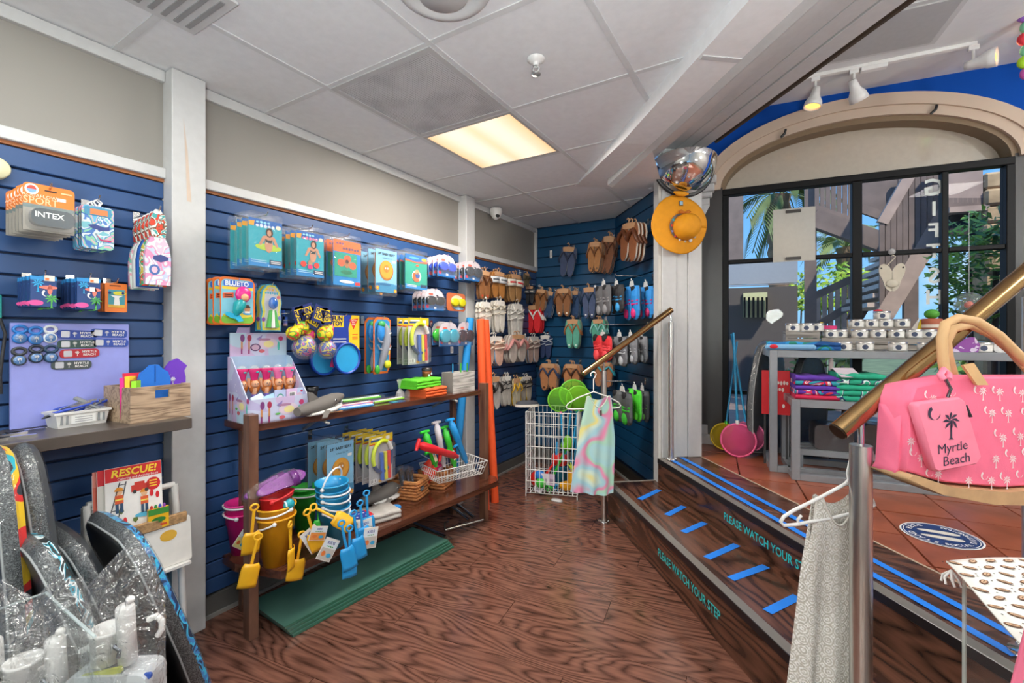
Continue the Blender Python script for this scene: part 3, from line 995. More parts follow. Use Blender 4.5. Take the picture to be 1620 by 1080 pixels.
def head(px,py,aim,lit):
 s=max(0.0,(FL(px,py,ZU-0.02)-A).dot(u))
 b_=MB().at(T2)
 b_.box((s-0.025,-0.012,-0.05),(s+0.025,0.012,-0.02),WHITE,0.002)
 b_.tube([(s,0,-0.05),(s,0,-0.11)],0.008,WHITE,8)
 hd_=b_.build('spot_head',t)
 ax=Vector(aim).normalized()
 sd_=ax.orthogonal().normalized()
 Tm=frame(T2@Vector((s,0,-0.13)),sd_,ax.cross(sd_),ax)
 MB().at(Tm).lathe([(0.001,-0.04),(0.022,-0.04),(0.026,-0.01),(0.03,0.02),(0.05,0.06),(0.056,0.10),(0.05,0.10),(0.045,0.07)],WHITE,n=20).build('shade',hd_)
 MB().at(Tm).ball((0,0,0.075),0.044,EM('#ffb14a',3.0 if lit else 0.4),14,7,(1,1,0.5)).build('bulb',hd_)
 if lit:
  pw=Vector((A.x,A.y,ZU))+Tm@Vector((0,0,0.12))
  l=bpy.data.lights.new('spot_lamp','SPOT');l.energy=12;l.color=(1,0.72,0.4);l.spot_size=rad(70);l.spot_blend=0.5;l.shadow_soft_size=0.04
  o=bpy.data.objects.new('spot_lamp',l);COL.objects.link(o);o.location=pw
  o.rotation_euler=ax.to_track_quat('-Z','Y').to_euler()
head(1228,142,tuple(-Nv*0.1-Wv*0.2-ZV*1.0),True)
head(1350,112,tuple(Nv*0.35+Wv*0.3-ZV*0.6),False)
head(1533,80,tuple(-Nv*0.45+Wv*0.75-ZV*0.05),True)
# outside the window
DECKW=M('#8f7a6d',0.6,var=0.2,vscale=5)
STAIRW=M('#7f6f67',0.7,var=0.18,vscale=6)
STAIRL=M('#b39d90',0.6,var=0.15,vscale=6)
gd=MB();gd.T=TW
gd.box((-0.6,WN+0.3,-0.3),(14,9.0,0.0),M('#6f7d55',0.9,var=0.3,vscale=2)).box((-12,9.0,-0.3),(20,34,0.0),M('#6f7d55',0.9,var=0.3,vscale=2))
struct('ground',gd,'ground outside the shop','ground')
dk=MB();dk.T=TW
dk.box((-0.5,WN+0.2,0.0),(4.5,8.4,0.30),M('#3a302b',0.8))
dko=tag(dk.build('deck'),'wooden boardwalk outside the shop window','deck',None,'structure')
for i in range(28):
 n0=WN+0.2+i*0.149
 b_=MB();b_.T=TW
 b_.box((-0.5,n0+0.004,0.30),(4.5,n0+0.145,0.33),DECKW).build('plank',dko)
def P3(w_,n_,z):return tuple(wn(w_,n_,z))
def member(b_,a,c,wd,h,m):
 a,c=Vector(a),Vector(c)
 u=(c-a).normalized();s=u.cross(ZV)
 if s.length<1e-4:s=Vector((1,0,0))
 s.normalize();v=s.cross(u)
 L_=(c-a).length
 T0=b_.T
 b_.T=T0@frame(a,u,s,v)
 b_.box((0,-wd/2,-h/2),(L_,wd/2,h/2),m)
 b_.T=T0
def OUT(px,py,n_):
 return onplane(px,py,Nv,n_)
t=thing('outdoor_staircase','weathered wooden staircase outside, seen through the window behind the white letters','staircase',P3(1.9,6.0,0.33))
org=Vector(P3(1.9,6.0,0.33))
def mk(name,fn,parent=t):
 b_=MB();b_.T=TR(-org);fn(b_)
 return b_.build(name,parent)
S0,S1=OUT(1395,505,5.6),OUT(1500,330,5.6)
for k,(dn,m_)in enumerate(((0.0,STAIRL),(1.0,STAIRW))):
 a=S0+Nv*dn;c=S1+Nv*dn
 mk('stringer',lambda b_:member(b_,a,c,0.05,0.15,m_))
for i in range(11):
 f_=(i+0.5)/11
 a=S0.lerp(S1,f_)+ZV*0.10
 mk('tread',lambda b_:member(b_,a+Nv*0.02,a+Nv*1.0,0.27,0.045,M('#cdbaad',0.6,var=.1)))
H0,H1=S0+ZV*0.95,S1+ZV*0.95
mk('handrail',lambda b_:member(b_,H0,H1,0.06,0.09,STAIRL))
for i in range(12):
 f_=i/11
 a=S0.lerp(S1,f_)
 mk('baluster',lambda b_:member(b_,a+ZV*0.05,a+ZV*0.95,0.04,0.04,STAIRW))
t=thing('outdoor_gallery','upper wooden gallery outside with balusters against the sky','gallery',P3(0.9,6.4,2.2))
org=Vector(P3(0.9,6.4,2.2))
def mk2(name,fn):return mk(name,fn,t)
for(xa,ya),(xb,yb),n_,up,nb in(((1288,330),(1350,352),6.3,0.48,7),((1362,330),(1425,352),6.3,0.62,8),((1498,322),(1552,322),5.4,0.42,7)):
 a,c=OUT(xa,ya,n_),OUT(xb,yb,n_)
 mk2('rail',lambda b_:member(b_,a,c,0.05,0.09,STAIRW))
 mk2('rail',lambda b_:member(b_,a+ZV*up,c+ZV*up,0.06,0.08,STAIRL if n_<6 else STAIRW))
 for i in range(nb):
  q=a.lerp(c,(i+0.5)/nb)
  mk2('baluster',lambda b_:member(b_,q,q+ZV*up,0.045,0.045,STAIRL if n_<6 else STAIRW))
a,c=OUT(1285,345,6.3),OUT(1440,400,6.3)
mk2('beam',lambda b_:member(b_,a,c,0.12,0.2,STAIRW))
a,c=OUT(1282,285,6.6),OUT(1282,335,6.6)
for i in range(5):
 q0,q1=OUT(1426+i*7,282,6.2),OUT(1426+i*7,352,6.2)
 mk2('board',lambda b_:member(b_,q1,q0,0.056,0.05,STAIRW))
a,c=OUT(1500,350,5.5),OUT(1553,350,5.5)
mk2('fascia',lambda b_:member(b_,a,c,0.1,0.26,M('#2e2a27',0.7)))
a,c=OUT(1494,336,5.45),OUT(1556,332,5.45)
mk2('ledge',lambda b_:member(b_,a,c,0.2,0.05,STAIRL))
for px_ in(1282,1440):
 a,c=OUT(px_,560,6.4),OUT(px_,270,6.4)
 mk2('post',lambda b_:member(b_,a,c,0.12,0.12,STAIRW))
t=thing('porch_building','grey neighbouring porch across the boardwalk, seen through the left pane','building',P3(0.2,8.2,0.33))
org=Vector(P3(0.2,8.2,0.33))
for(x0,y0,x1,y1,n_,m_,nm_)in((1140,260,1176,420,8.0,STAIRW,'wall'),(1120,405,1262,452,7.6,M('#9aa0a6',0.5),'roof'),(1120,452,1262,650,8.2,M('#57504c',0.7),'wall'),(1176,462,1214,502,8.15,M('#cfd0a0',0.5),'pane'),(1120,448,1262,454,7.55,STAIRL,'beam')):
 a,c=OUT(x0,y1,n_),OUT(x1,y0,n_)
 def fn(b_,a=a,c=c,m_=m_):
  T0=b_.T;b_.T=b_.T@TW
  b_.box((a.dot(Wv),a.dot(Nv),a.z),(c.dot(Wv),a.dot(Nv)+0.08,c.z),m_);b_.T=T0
 mk(nm_,fn,t)
for i in range(6):
 a,c=OUT(1178+i*7,502,8.1),OUT(1178+i*7,470,8.1)
 mk('bar',lambda b_:member(b_,a,c,0.03,0.03,FRM),t)
t=thing('boardwalk_railing','wooden railing with balusters on the boardwalk beside the palm','railing',P3(0.8,7.0,0.33))
org=Vector(P3(0.8,7.0,0.33))
a,c=OUT(1284,470,7.0),OUT(1346,442,7.0)
mk('rail',lambda b_:member(b_,a,c,0.06,0.09,STAIRW),t)
for i in range(7):
 q=a.lerp(c,i/6)
 mk('baluster',lambda b_:member(b_,Vector((q.x,q.y,0.33)),q,0.05,0.05,STAIRL),t)
a,c=OUT(1284,520,7.0),OUT(1350,480,7.0)
mk('rail',lambda b_:member(b_,a,c,0.06,0.09,STAIRW),t)
q0,q1=OUT(1580,420,5.5),OUT(1580,262,5.5)
t=thing('stone_pillar','rough tan stone pillar outside the right pane','pillar',(q0.x,q0.y,0.33))
for lv in range(16):
 z0=lv*0.15
 for k_ in range(2):
  R_=R
  b_=MB();b_.T=RZM(gW)
  w0=-0.16+k_*(0.13+0.06*(lv%2));w1=-0.16+0.13+0.06*(lv%2)if k_==0 else 0.16
  j_=R_.uniform(-0.02,0.02)
  b_.box((w0+0.004,-0.16+j_,z0),(w1-0.004,0.16+j_,z0+0.145),M('#c0a680',0.9,var=0.25,vscale=8,bump=0.6,bscale=18),0.02)
  b_.build('stone',t)
def palm(px,py_base,py_top,n_,label,fr_len,nfr,col,droop=1.0):
 q0,q1=OUT(px,py_base,n_),OUT(px,py_top,n_)
 t=thing('palm_tree',label,'palm tree',(q0.x,q0.y,0.0))
 h=q1.z
 b_=MB()
 prof=[]
 for i in range(30):
  z=h*i/29
  prof.append((0.13+(0.035 if i%2 else 0.0)+0.05*(i/29),z))
 b_.lathe(prof,M('#7c654f',0.9,var=0.3,vscale=9),n=10)
 b_.build('trunk',t)
 gm=M(col,0.6,var=0.25,vscale=3)
 for k_ in range(nfr):
  az=2*PI*k_/nfr+R.uniform(-0.2,0.2)
  el=R.uniform(-0.2,0.9)
  b_=MB();b_.T=TR((0,0,h))@RZM(az)
  L_=fr_len*R.uniform(0.8,1.1)
  def P(s_):return Vector((L_*s_*math.cos(el),0,L_*(s_*math.sin(el)-0.75*droop*s_*s_)))
  b_.tube([P(i/6)for i in range(7)],0.012,gm,5)
  for i in range(4,20):
   s_=i/20
   q=P(s_);tn=(P(s_+0.03)-P(s_)).normalized()
   for sd_ in(-1,1):
    ll=L_*0.55*(1-0.5*abs(s_-0.5))
    tip=q+tn*ll*0.75+Vector((0,sd_*ll*0.5,-ll*0.45))
    mid=q+tn*ll*0.4+Vector((0,sd_*ll*0.3,-0.02))
    wv_=Vector((0.0,0.0,1.0)).cross(tip-q).normalized()*0.02
    b_.add([tuple(q),tuple(mid+wv_),tuple(tip),tuple(mid-wv_)],[(0,1,2,3)],gm)
  b_.build('frond',t)
palm(1232,470,310,10.2,'palm tree with hanging fronds behind the paper sign',1.15,11,'#5d6f3a')
palm(1338,470,392,13.5,'lower palm with spread fronds right of the paper sign',1.5,12,'#7d8d4f',0.7)
def shrub(px,py,n_,rx,rz_,label,col,nl=420,size=0.09):
 q=OUT(px,py,n_)
 t=thing('leafy_shrub',label,'shrub',(q.x,q.y,0.0))
 cz=q.z
 b_=MB()
 for s_ in range(4):
  b_.tube([(0.1*s_-0.15,0,0.0),(0.16*s_-0.24,0.03,cz)],0.02,M('#5b4a3a',0.9),6)
 b_.build('stem',t)
 b_=MB()
 g1,g2=M(col[0],0.5,var=0.3),M(col[1],0.5,var=0.3)
 for i in range(nl):
  th,ph=R.uniform(0,2*PI),math.acos(R.uniform(-1,1))
  rr=R.uniform(0.5,1.0)
  c=Vector((rx*rr*math.sin(ph)*math.cos(th),rx*0.6*rr*math.sin(ph)*math.sin(th),cz+rz_*rr*math.cos(ph)))
  d=Vector((R.uniform(-1,1),R.uniform(-1,1),R.uniform(-0.8,0.4))).normalized()
  s_=d.orthogonal().normalized()
  L_=size*R.uniform(0.7,1.5)
  b_.add([tuple(c-d*L_*0.5),tuple(c+s_*L_*0.28),tuple(c+d*L_),tuple(c-s_*L_*0.28)],[(0,1,2,3)],g1 if R.random()<0.6 else g2)
 o=b_.build('leaves',t);o['kind']='stuff'
shrub(1556,425,4.85,0.36,0.50,'leafy green shrub behind the right pane',('#8fc04a','#4d7d33'),1100,0.05)
shrub(1545,560,6.6,0.50,0.32,'low green shrub behind the table, below the right pane',('#6d9a42','#8fb258'),420,0.07)
shrub(1318,458,11.5,0.9,0.6,'bright yellow-green bush beyond the boardwalk railing',('#a6c23a','#7fa534'),420,0.12)
shrub(1250,470,12.5,0.5,0.4,'yellow-green bush beside the porch, seen through the left pane',('#b0bb55','#8fa34a'),200,0.1)
shrub(1292,590,5.0,0.35,0.35,'small green fern outside, behind the folded towels',('#6f8a4a','#4d6a35'),160,0.09)
# helpers for hanging goods
HOOKM=M('#d9d9d9',0.15,metal=1.0)
BACKV={'L':Vector((-1,0,0)),'B':Vector((0,1,0)),'D':Pv.copy()}
RZS={'L':RZ_LEFT,'B':RZ_BACK,'D':RZ_DIAG}
PLANE={'L':LW,'B':BW,'D':lambda px,py,off=0:onplane(px,py,Pv,PD-off)}
def rect(px0,pt,pb,px1,off,wall='L'):
 a,b_,c=PLANE[wall](px0,pt,off),PLANE[wall](px0,pb,off),PLANE[wall](px1,pt,off)
 wd=math.hypot(c.x-a.x,c.y-a.y)
 return Vector(((a.x+c.x)/2,(a.y+c.y)/2,a.z)),wd,a.z-b_.z
def hook(loc,off,wall,what,drop=0.0):
 """chrome display hook reaching from the slatwall to the front of its stack"""
 t=thing('display_hook','chrome slatwall hook holding '+what,'hook',loc+BACKV[wall]*off+ZV*0.004,RZS[wall])
 MB().box((-0.012,-0.006,-0.03),(0.012,0.0,0.02),HOOKM).build('plate',t)
 MB().tube([(0,-0.004,0),(0,-off-0.008,0),(0,-off-0.02,0.014)],0.0028,HOOKM,6).build('rod',t)
 return t
def stack(proto,wall,n,sp,base_label,place,group=None,jit=0.004):
 """proto is the foremost of n alike things going back towards the wall"""
 proto['label']=base_label+(', foremost '+place if n>1 else ' '+place)
 if group:proto['group']=group
 for i in range(1,n):
  c=dup(proto,proto.location+BACKV[wall]*sp*i+ZV*R.uniform(-jit,jit)*0.6+Vector((R.uniform(-jit,jit),R.uniform(-jit,jit),0))*0.5,label=base_label+', '+ORD[min(i,8)]+' '+place)
def quad(b_,x0,z0,x1,z1,m,k=1):
 return b_.flat([(x0,z0),(x1,z0),(x1,z1),(x0,z1)],-0.0006*k,m)
def swimmer(b_,x,z,s,suit,k=3,float_c=None):
 SK,HR=M('#c08a6c',0.6),M('#3a241c',0.6)
 if float_c:b_.flat(ell(x,z-0.50*s,0.62*s,0.16*s,14),-0.0006*k,M(float_c,0.5))
 b_.flat([(x-0.28*s,z-0.02*s),(x-0.46*s,z-0.42*s),(x-0.36*s,z-0.46*s),(x-0.14*s,z-0.10*s),(x+0.14*s,z-0.10*s),(x+0.36*s,z-0.46*s),(x+0.46*s,z-0.42*s),(x+0.28*s,z-0.02*s),(x+0.08*s,z+0.04*s),(x-0.08*s,z+0.04*s)][::-1],-0.0006*(k+1),SK)
 b_.flat(ell(x,z-0.36*s,0.19*s,0.38*s,12),-0.0006*(k+1.3),SK)
 b_.flat([(x-.13*s,z-.30*s),(x+.13*s,z-.30*s),(x+.16*s,z-.12*s),(x+.06*s,z-.17*s),(x-.06*s,z-.17*s),(x-.16*s,z-.12*s)],-0.0006*(k+1.6),M(suit,0.6))
 b_.flat(ell(x+0.03*s,z+0.17*s,0.17*s,0.22*s,12),-0.0006*(k+1.8),HR)
 b_.flat(ell(x+0.02*s,z+0.15*s,0.10*s,0.14*s,10),-0.0006*(k+2.2),SK)
def wave_band(x0,x1,z0,z1,amp,n=8,ph=0.0):
 top=[(x0+(x1-x0)*i/n,z1+amp*math.sin(ph+3.2*i/n))for i in range(n+1)]
 return[(x0,z0),(x1,z0)]+top[::-1]
def scrawl(b_,x,z,w_,h_,m,n=5,k=3):
 """lettering too blurred to read: a row of uneven strokes"""
 for i in range(n):
  cx=x-w_/2+w_*(i+.5)/n
  b_.flat(ell(cx,z+h_*.08*(i%2),w_/n*.42,h_*(.5 if i%3 else .38),9),-0.0006*k,m)
def lines(b_,x0,x1,zs,m,hgt,k=2):
 for z in zs:quad(b_,x0,z,x1,z+hgt,m,k)
 # first bay of the slatwall
loc,W_,H_=rect(36,286,362,118,0.24)
def goggle_pack():
 t=thing('goggle_pack','','goggles pack',loc,RZ_LEFT)
 b_=MB()
 b_.prism(rrect(-W_/2,-H_*0.52,W_/2,0,0.012),0,0.003,M('#e07a2e',0.4))
 b_.prism([(-W_/2,-H_),(W_/2,-H_),(W_/2,-H_*0.46),(-W_/2,-H_*0.46)],0.0,0.003,M('#9a958c',0.4))
 quad(b_,-W_/2,-H_*0.52,W_/2,-H_*0.44,M('#6f7f80',0.4),1)
 b_.flat(ell(-W_*0.34,-H_*0.13,0.016,0.017),-0.001,WHITE)
 b_.flat(arc(-W_*0.34,-H_*0.13,0.011,0.012,0,PI,8),-0.0014,M('#c84a3a',0.4))
 b_.flat(arc(-W_*0.34,-H_*0.13,0.011,0.012,PI,2*PI,8),-0.0014,M('#7aa3d8',0.4))
 b_.text('AQUAFLOW',-W_*0.19,-0.0012,-H_*0.255,0.014,M('#f4d9c0',0.4))
 b_.text('SPORT',-0.02,-0.0012,-H_*0.37,0.030,M('#f3c79c',0.4),sx=0.9)
 quad(b_,W_*0.14,-H_*0.30,W_*0.32,-H_*0.23,WHITE,2)
 quad(b_,W_*0.22,-H_*0.13,W_*0.44,-H_*0.10,M('#f0b98c',0.4),2)
 quad(b_,-W_*0.1,-H_*0.13,W_*0.14,-H_*0.10,M('#3a2a22',0.5),2)
 b_.build('card',t)
 b_=MB()
 b_.prism(rrect(-W_*0.40,-H_*0.90,W_*0.44,-H_*0.54,0.02),-0.030,-0.001,M('#37424a',0.22,coat=0.5))
 b_.text('INTEX',-W_*0.06,-0.0306,-H_*0.68,0.024,M('#e8ebec',0.4),off=0.015)
 b_.build('case',t)
 MB().prism(rrect(-W_*0.46,-H_*0.985,W_*0.485,-H_*0.49,0.02),-0.033,-0.0005,BLISTER).build('blister',t)
 return t
hook(loc+ZV*-0.012,0.24,'L','the orange goggle packs')
stack(goggle_pack(),'L',6,0.036,'orange and grey goggle pack with dark pouch','on the top hook')
PASTEL=PATTERN('pastel',['#7fc3cf','#d9e4e6','#4f7fc4','#8fd0b0','#e7a9c0','#6ab6d8'],26,0.6)
loc,W_,H_=rect(129,322,391,180,0.13)
def can_cooler():
 t=thing('can_cooler','','can cooler',loc,RZ_LEFT)
 MB().prism(rrect(-W_/2,-H_,W_/2,0,0.012),0.0,0.012,PASTEL).build('sleeve',t)
 b_=MB().prism(rrect(-W_*0.42,-H_*0.22,W_*0.42,-H_*0.02,0.006),-0.0015,0,M('#4a8fb0',0.5))
 quad(b_,-W_*0.25,-H_*0.2,W_*0.3,-H_*0.07,M('#e0814e',0.5),4)
 b_.build('header',t)
 b_=MB()
 b_.flat([(-W_*0.32,-H_*0.46),(-W_*0.1,-H_*0.42),(W_*0.2,-H_*0.47),(W_*0.36,-H_*0.44),(W_*0.36,-H_*0.53),(W_*0.1,-H_*0.56),(-W_*0.2,-H_*0.52)][::-1],-0.0012,M('#3c4a8c',0.5))
 b_.flat([(-W_*0.1,-H_*0.62),(W_*0.1,-H_*0.76),(W_*0.42,-H_*0.76),(W_*0.42,-H_*0.80),(W_*0.08,-H_*0.80)][::-1],-0.0012,M('#c43a72',0.5))
 b_.build('print',t)
 MB().tube([(-0.004,0.003,0.0),(-0.012,0.003,0.016),(0,0.003,0.026),(0.012,0.003,0.016),(0.004,0.003,0.0)],0.003,WHITE,6).build('hanger',t)
 return t
hook(loc+ZV*0.02,0.13,'L','the pastel can coolers')
stack(can_cooler(),'L',4,0.026,'pastel can cooler sleeve with fish print','beside the goggle packs')
PINKP=PATTERN('pinkmarble',['#e2b7cb','#cfe3df','#d98fb4','#b9c5dd','#ead9e0'],22,0.6)
GREENP=PATTERN('greenmarble',['#8fc9b4','#d8e6df','#e6a3b6','#6fb39d'],24,0.6)
REDP=PATTERN('redcamo',['#d8402a','#6a4a35','#e8e2d8','#3f9a9a','#d8402a'],45,0.6)
WHITEP=PATTERN('whitemulti',['#e8e2d0','#d8402a','#3f9a6a','#e8e2d0','#c8b848'],30,0.6)
loc,W_,H_=rect(230,334,449,270,0.20)
for i,(m,lab)in enumerate(((PINKP,'pink marbled'),(WHITEP,'white and red printed'),(M('#1f58ac',0.6),'plain blue'),(M('#d9dcda',0.6),'pale grey'),(GREENP,'mint marbled'))):
 t=thing('bottle_cooler',lab+' red-necked bottle cooler, '+(ORD[i])+' by the column','bottle cooler',loc+BACKV['L']*(0.034*i)+ZV*(-0.003*i),RZ_LEFT)
 b_=MB()
 sh=[(-W_*0.5,-H_),(W_*0.5,-H_*1.0),(W_*0.52,-H_*0.62),(W_*0.44,-H_*0.45),(W_*0.26,-H_*0.32),(-W_*0.26,-H_*0.32),(-W_*0.44,-H_*0.45),(-W_*0.52,-H_*0.62)]
 b_.prism(sh,0,0.016,m);b_.build('body',t)
 if i==0:
  b_=MB()
  b_.flat([(-W_*0.2,-H_*0.60),(W_*0.1,-H_*0.57),(W_*0.4,-H_*0.60),(W_*0.4,-H_*0.64),(W_*0.1,-H_*0.68),(-W_*0.2,-H_*0.65)][::-1],-0.0008,M('#35427c',0.5))
  b_.flat(ell(-W_*0.15,-H_*0.79,0.018,0.02),-0.0008,M('#4a6aa8',0.5))
  b_.flat(ell(-W_*0.15,-H_*0.79,0.010,0.012),-0.0012,M('#e2b7cb',0.5))
  b_.build('print',t)
 MB().prism([(-W_*0.28,-H_*0.33),(W_*0.28,-H_*0.33),(W_*0.34,-H_*0.15),(W_*0.24,0),(-W_*0.24,0),(-W_*0.34,-H_*0.15)],-0.002,0.018,REDP).build('neck',t)
 MB().prism([(-W_*0.2,0),(W_*0.2,0),(W_*0.1,0.016),(-W_*0.1,0.016)],0.002,0.01,WHITE).build('hanger',t)
hook(loc+ZV*0.008,0.20,'L','the bottle coolers')
def palm_flat(b_,x,z,s,m,k=2):
 """crown of fronds, trunk and foot, printed flat"""
 for a in range(0,360,45):
  c,q=math.cos(rad(a)),math.sin(rad(a))
  L_=0.34*s
  b_.flat([(x-q*0.05*s,z+c*0.05*s),(x+c*L_*0.6-q*0.06*s,z+q*L_*0.6+c*0.06*s),(x+c*L_,z+q*L_-0.05*s),(x+c*L_*0.6+q*0.04*s,z+q*L_*0.6-c*0.04*s)],-0.0006*k,m)
 b_.flat([(x-0.035*s,z-0.62*s),(x+0.035*s,z-0.62*s),(x+0.035*s,z),(x-0.035*s,z)],-0.0006*k,m)
 b_.flat([(x-0.11*s,z-0.66*s),(x+0.11*s,z-0.66*s),(x+0.04*s,z-0.60*s),(x-0.04*s,z-0.60*s)],-0.0006*k,m)
def moon_flat(b_,x,z,r,m,k=2,a=-0.6):
 o=[(x+r*math.cos(a+t),z+r*math.sin(a+t))for t in[PI*1.35*i/10-PI*1.17 for i in range(11)]]
 i_=[(x+0.32*r*math.cos(a)+0.80*r*math.cos(a+t),z+0.32*r*math.sin(a)+0.80*r*math.sin(a+t))for t in[PI*1.2*i/10-PI*1.1 for i in range(11)]]
 for j in range(10):
  b_.flat([o[j],o[j+1],i_[j+1],i_[j]],-0.0006*k,m)
NAVY=M('#22427a',0.45)
def palm_pack(loc,W_,H_,tagc):
 t=thing('palm_print_pouch','','printed pouch',loc,RZ_LEFT)
 b_=MB().prism(rrect(-W_/2,-H_,W_/2,0,0.004),0,0.012,NAVY)
 b_.box((-W_/2-0.0005,-0.0005,-0.012),(W_/2+0.0005,0.0125,0.0005),M('#2f8fd0',0.4))
 palm_flat(b_,-W_*0.22,-H_*0.22,0.045,M('#35a3d8',0.5))
 palm_flat(b_,W_*0.30,-H_*0.72,0.05,M('#55b04a',0.5))
 moon_flat(b_,0.006,-H_*0.55,0.011,WHITE)
 b_.flat(ell(-W_*0.30,-H_*0.88,0.018,0.009),-0.0012,M('#e0559a',0.5))
 b_.flat(ell(W_*0.18,-H_*0.36,0.022,0.006),-0.0012,M('#e07a6a',0.5))
 b_.flat(ell(W_*0.24,-H_*0.43,0.006,0.016),-0.0012,M('#e07a6a',0.5))
 if tagc:quad(b_,W_*0.02,-H_*0.42,W_*0.26,-H_*0.28,WHITE,4)
 b_.build('sleeve',t)
 b_=MB().prism([(W_*0.02,-0.014),(W_*0.42,-0.014),(W_*0.42,0.004),(W_*0.02,0.004)],-0.002,0,M('#f0e6d8',0.5))
 quad(b_,W_*0.05,-0.012,W_*0.2,-0.004,M('#e0814e',0.5),5)
 b_.build('price_tag',t)
 return t
for(x0,pt,pb,x1,n,place,tg)in((48,435.5,484,89.5,6,'in the stack above the lilac board',False),(122,439,488,158.7,7,'in the stack beside the orange pack',True)):
 loc,W_,H_=rect(x0,pt,pb,x1,0.19)
 hook(loc,0.19,'L','the navy pouches '+place.replace('in the stack ',''))
 stack(palm_pack(loc,W_,H_,tg),'L',n,0.026,'navy palm-print pouch',place)
loc,W_,H_=rect(166,447,493,201,0.09)
def orange_pack():
 t=thing('orange_game_box','','box',loc,RZ_LEFT)
 b_=MB().prism(rrect(-W_/2,-H_,W_/2,0,0.003),0,0.022,M('#e0762a',0.4))
 quad(b_,-W_*0.36,-H_*0.84,W_*0.40,-H_*0.22,M('#3c8f9c',0.4),1)
 quad(b_,-W_*0.36,-H_*0.84,W_*0.40,-H_*0.74,M('#d8a838',0.4),2)
 b_.flat([(-W_*0.12,-H_*0.76),(W_*0.16,-H_*0.76),(W_*0.12,-H_*0.5),(W_*0.3,-H_*0.42),(-W_*0.26,-H_*0.42),(-W_*0.08,-H_*0.5)],-0.0018,WHITE)
 b_.flat(ell(0.01,-H_*0.34,W_*0.3,H_*0.07),-0.0022,M('#d8d040',0.5))
 b_.flat(ell(-0.02,-H_*0.33,W_*0.07,H_*0.05),-0.0026,M('#1a3a7a',0.5))
 b_.flat(ell(0.02,-H_*0.33,W_*0.07,H_*0.05),-0.0026,M('#1a3a7a',0.5))
 quad(b_,-W_*0.3,-H_*0.10,W_*0.2,-H_*0.06,M('#7a3a14',0.5),2)
 b_.build('box_front',t)
 return t
hook(loc,0.09,'L','the orange boxes')
stack(orange_pack(),'L',3,0.026,'small orange box with blue picture','beside the navy pouches')
p=LW(-8,265,0.03)
t=thing('round_plaque','cream disc hanging at the left edge of the photo above the goggle packs','plaque',p,RZ_LEFT)
MB().at(RX(PI/2)).lathe([(0.001,0.012),(0.032,0.012),(0.036,0.006),(0.036,-0.03)],M('#d9d6b0',0.5),n=24).build('disc',t)
p=LW(0,480,0.04)
t=thing('sunglass_cord','black looped cord hanging on the slatwall at the left edge of the photo','cord',p,RZ_LEFT)
MB().tube([(-0.03,0.02,0.02),(-0.03,0.0,-0.02),(0.0,0.0,-0.05),(0.012,0,-0.1),(0.006,0,-0.16),(0.0,0,-0.24),(0.004,0.01,-0.30)],0.005,M('#2a2a2e',0.5),6).build('loop',t)
MB().box((-0.03,-0.004,-0.06),(0.004,0.04,0.03),M('#3fb8b0',0.4),0.004).build('tag',t)
SHM=M('#4f4742',0.3,var=0.12,vscale=6)
ZSH=0.975
t=tag(MB().box((XL+0.001,-0.9,ZSH-0.04),(-1.97,0.87,ZSH),SHM,0.002).build('wall_shelf'),'dark taupe wall shelf along the first slatwall bay, under the lilac board','shelf')
t2=MB().tube([(XL+0.01,0.62,ZSH-0.05),(-2.05,0.62,ZSH-0.05),(-2.04,0.62,ZSH-0.042)],0.008,M('#cfcfcf',0.3,metal=1),6).build('bracket',t)
LIL=M('#9299de',0.3,var=0.03)
a,c,d_=LW(15.6,510,0.035),LW(204.5,515.4,0.035),LW(205,653,0.035)
BY0,BY1,BZ1=a.y,c.y,a.z
board=thing('magnet_board','lilac metal board leaning on the wall shelf, dotted with bottle-opener magnets','board',(XL+0.03,(BY0+BY1)/2,ZSH),RZ_LEFT)
MB().box((-(BY1-BY0)/2,-0.006,0.0),((BY1-BY0)/2,0.006,BZ1-ZSH),LIL,0.003).build('sheet',board)
MET=M('#9fb0c4',0.25,metal=0.8)
DOME=M('#5a82b6',0.15,coat=0.5)
for i,(px,py,col,lab)in enumerate(((32.4,529,'#2f7fd0','blue, first in the upper row'),(57.6,530.7,'#3a86d8','blue, second in the upper row'),(80.4,529,'#e8ecf0','white, at the end of the upper row'),(31,564,'#3a3f44','charcoal, first in the lower row'),(58.3,560,'#2c3442','dark navy, second in the lower row'),(81.7,560,'#23405e','dark blue, at the end of the lower row'))):
 p=LW(px,py,0.048)
 t=thing('bottle_opener_magnet','round ring-opener magnet on the lilac board, '+lab,'magnet',(XL+0.038,p.y,p.z),RZ_LEFT)
 m=M(col,0.3)
 b_=MB().at(TR((0,-0.004,-0.012))@RX(PI/2))
 b_.lathe([(0.001,0.004),(0.017,0.004),(0.019,0.0),(0.019,-0.004)],m,n=20)
 b_.build('rim',t)
 b_=MB().at(TR((0,-0.008,-0.012))@RX(PI/2));b_.lathe([(0.001,0.003),(0.010,0.002),(0.0142,0.0)],DOME,n=18)
 b_.at(TR((0,-0.0112,-0.012)));palm_flat(b_,0,0.004,0.022,WHITE,1)
 b_.build('dome',t)
 b_=MB();b_.tube([(0.0155*math.cos(q),-0.005,0.018+0.0115*math.sin(q))for q in[2*PI*k/14 for k in range(14)]],0.005,m,6,closed=True)
 b_.build('opener_ring',t)
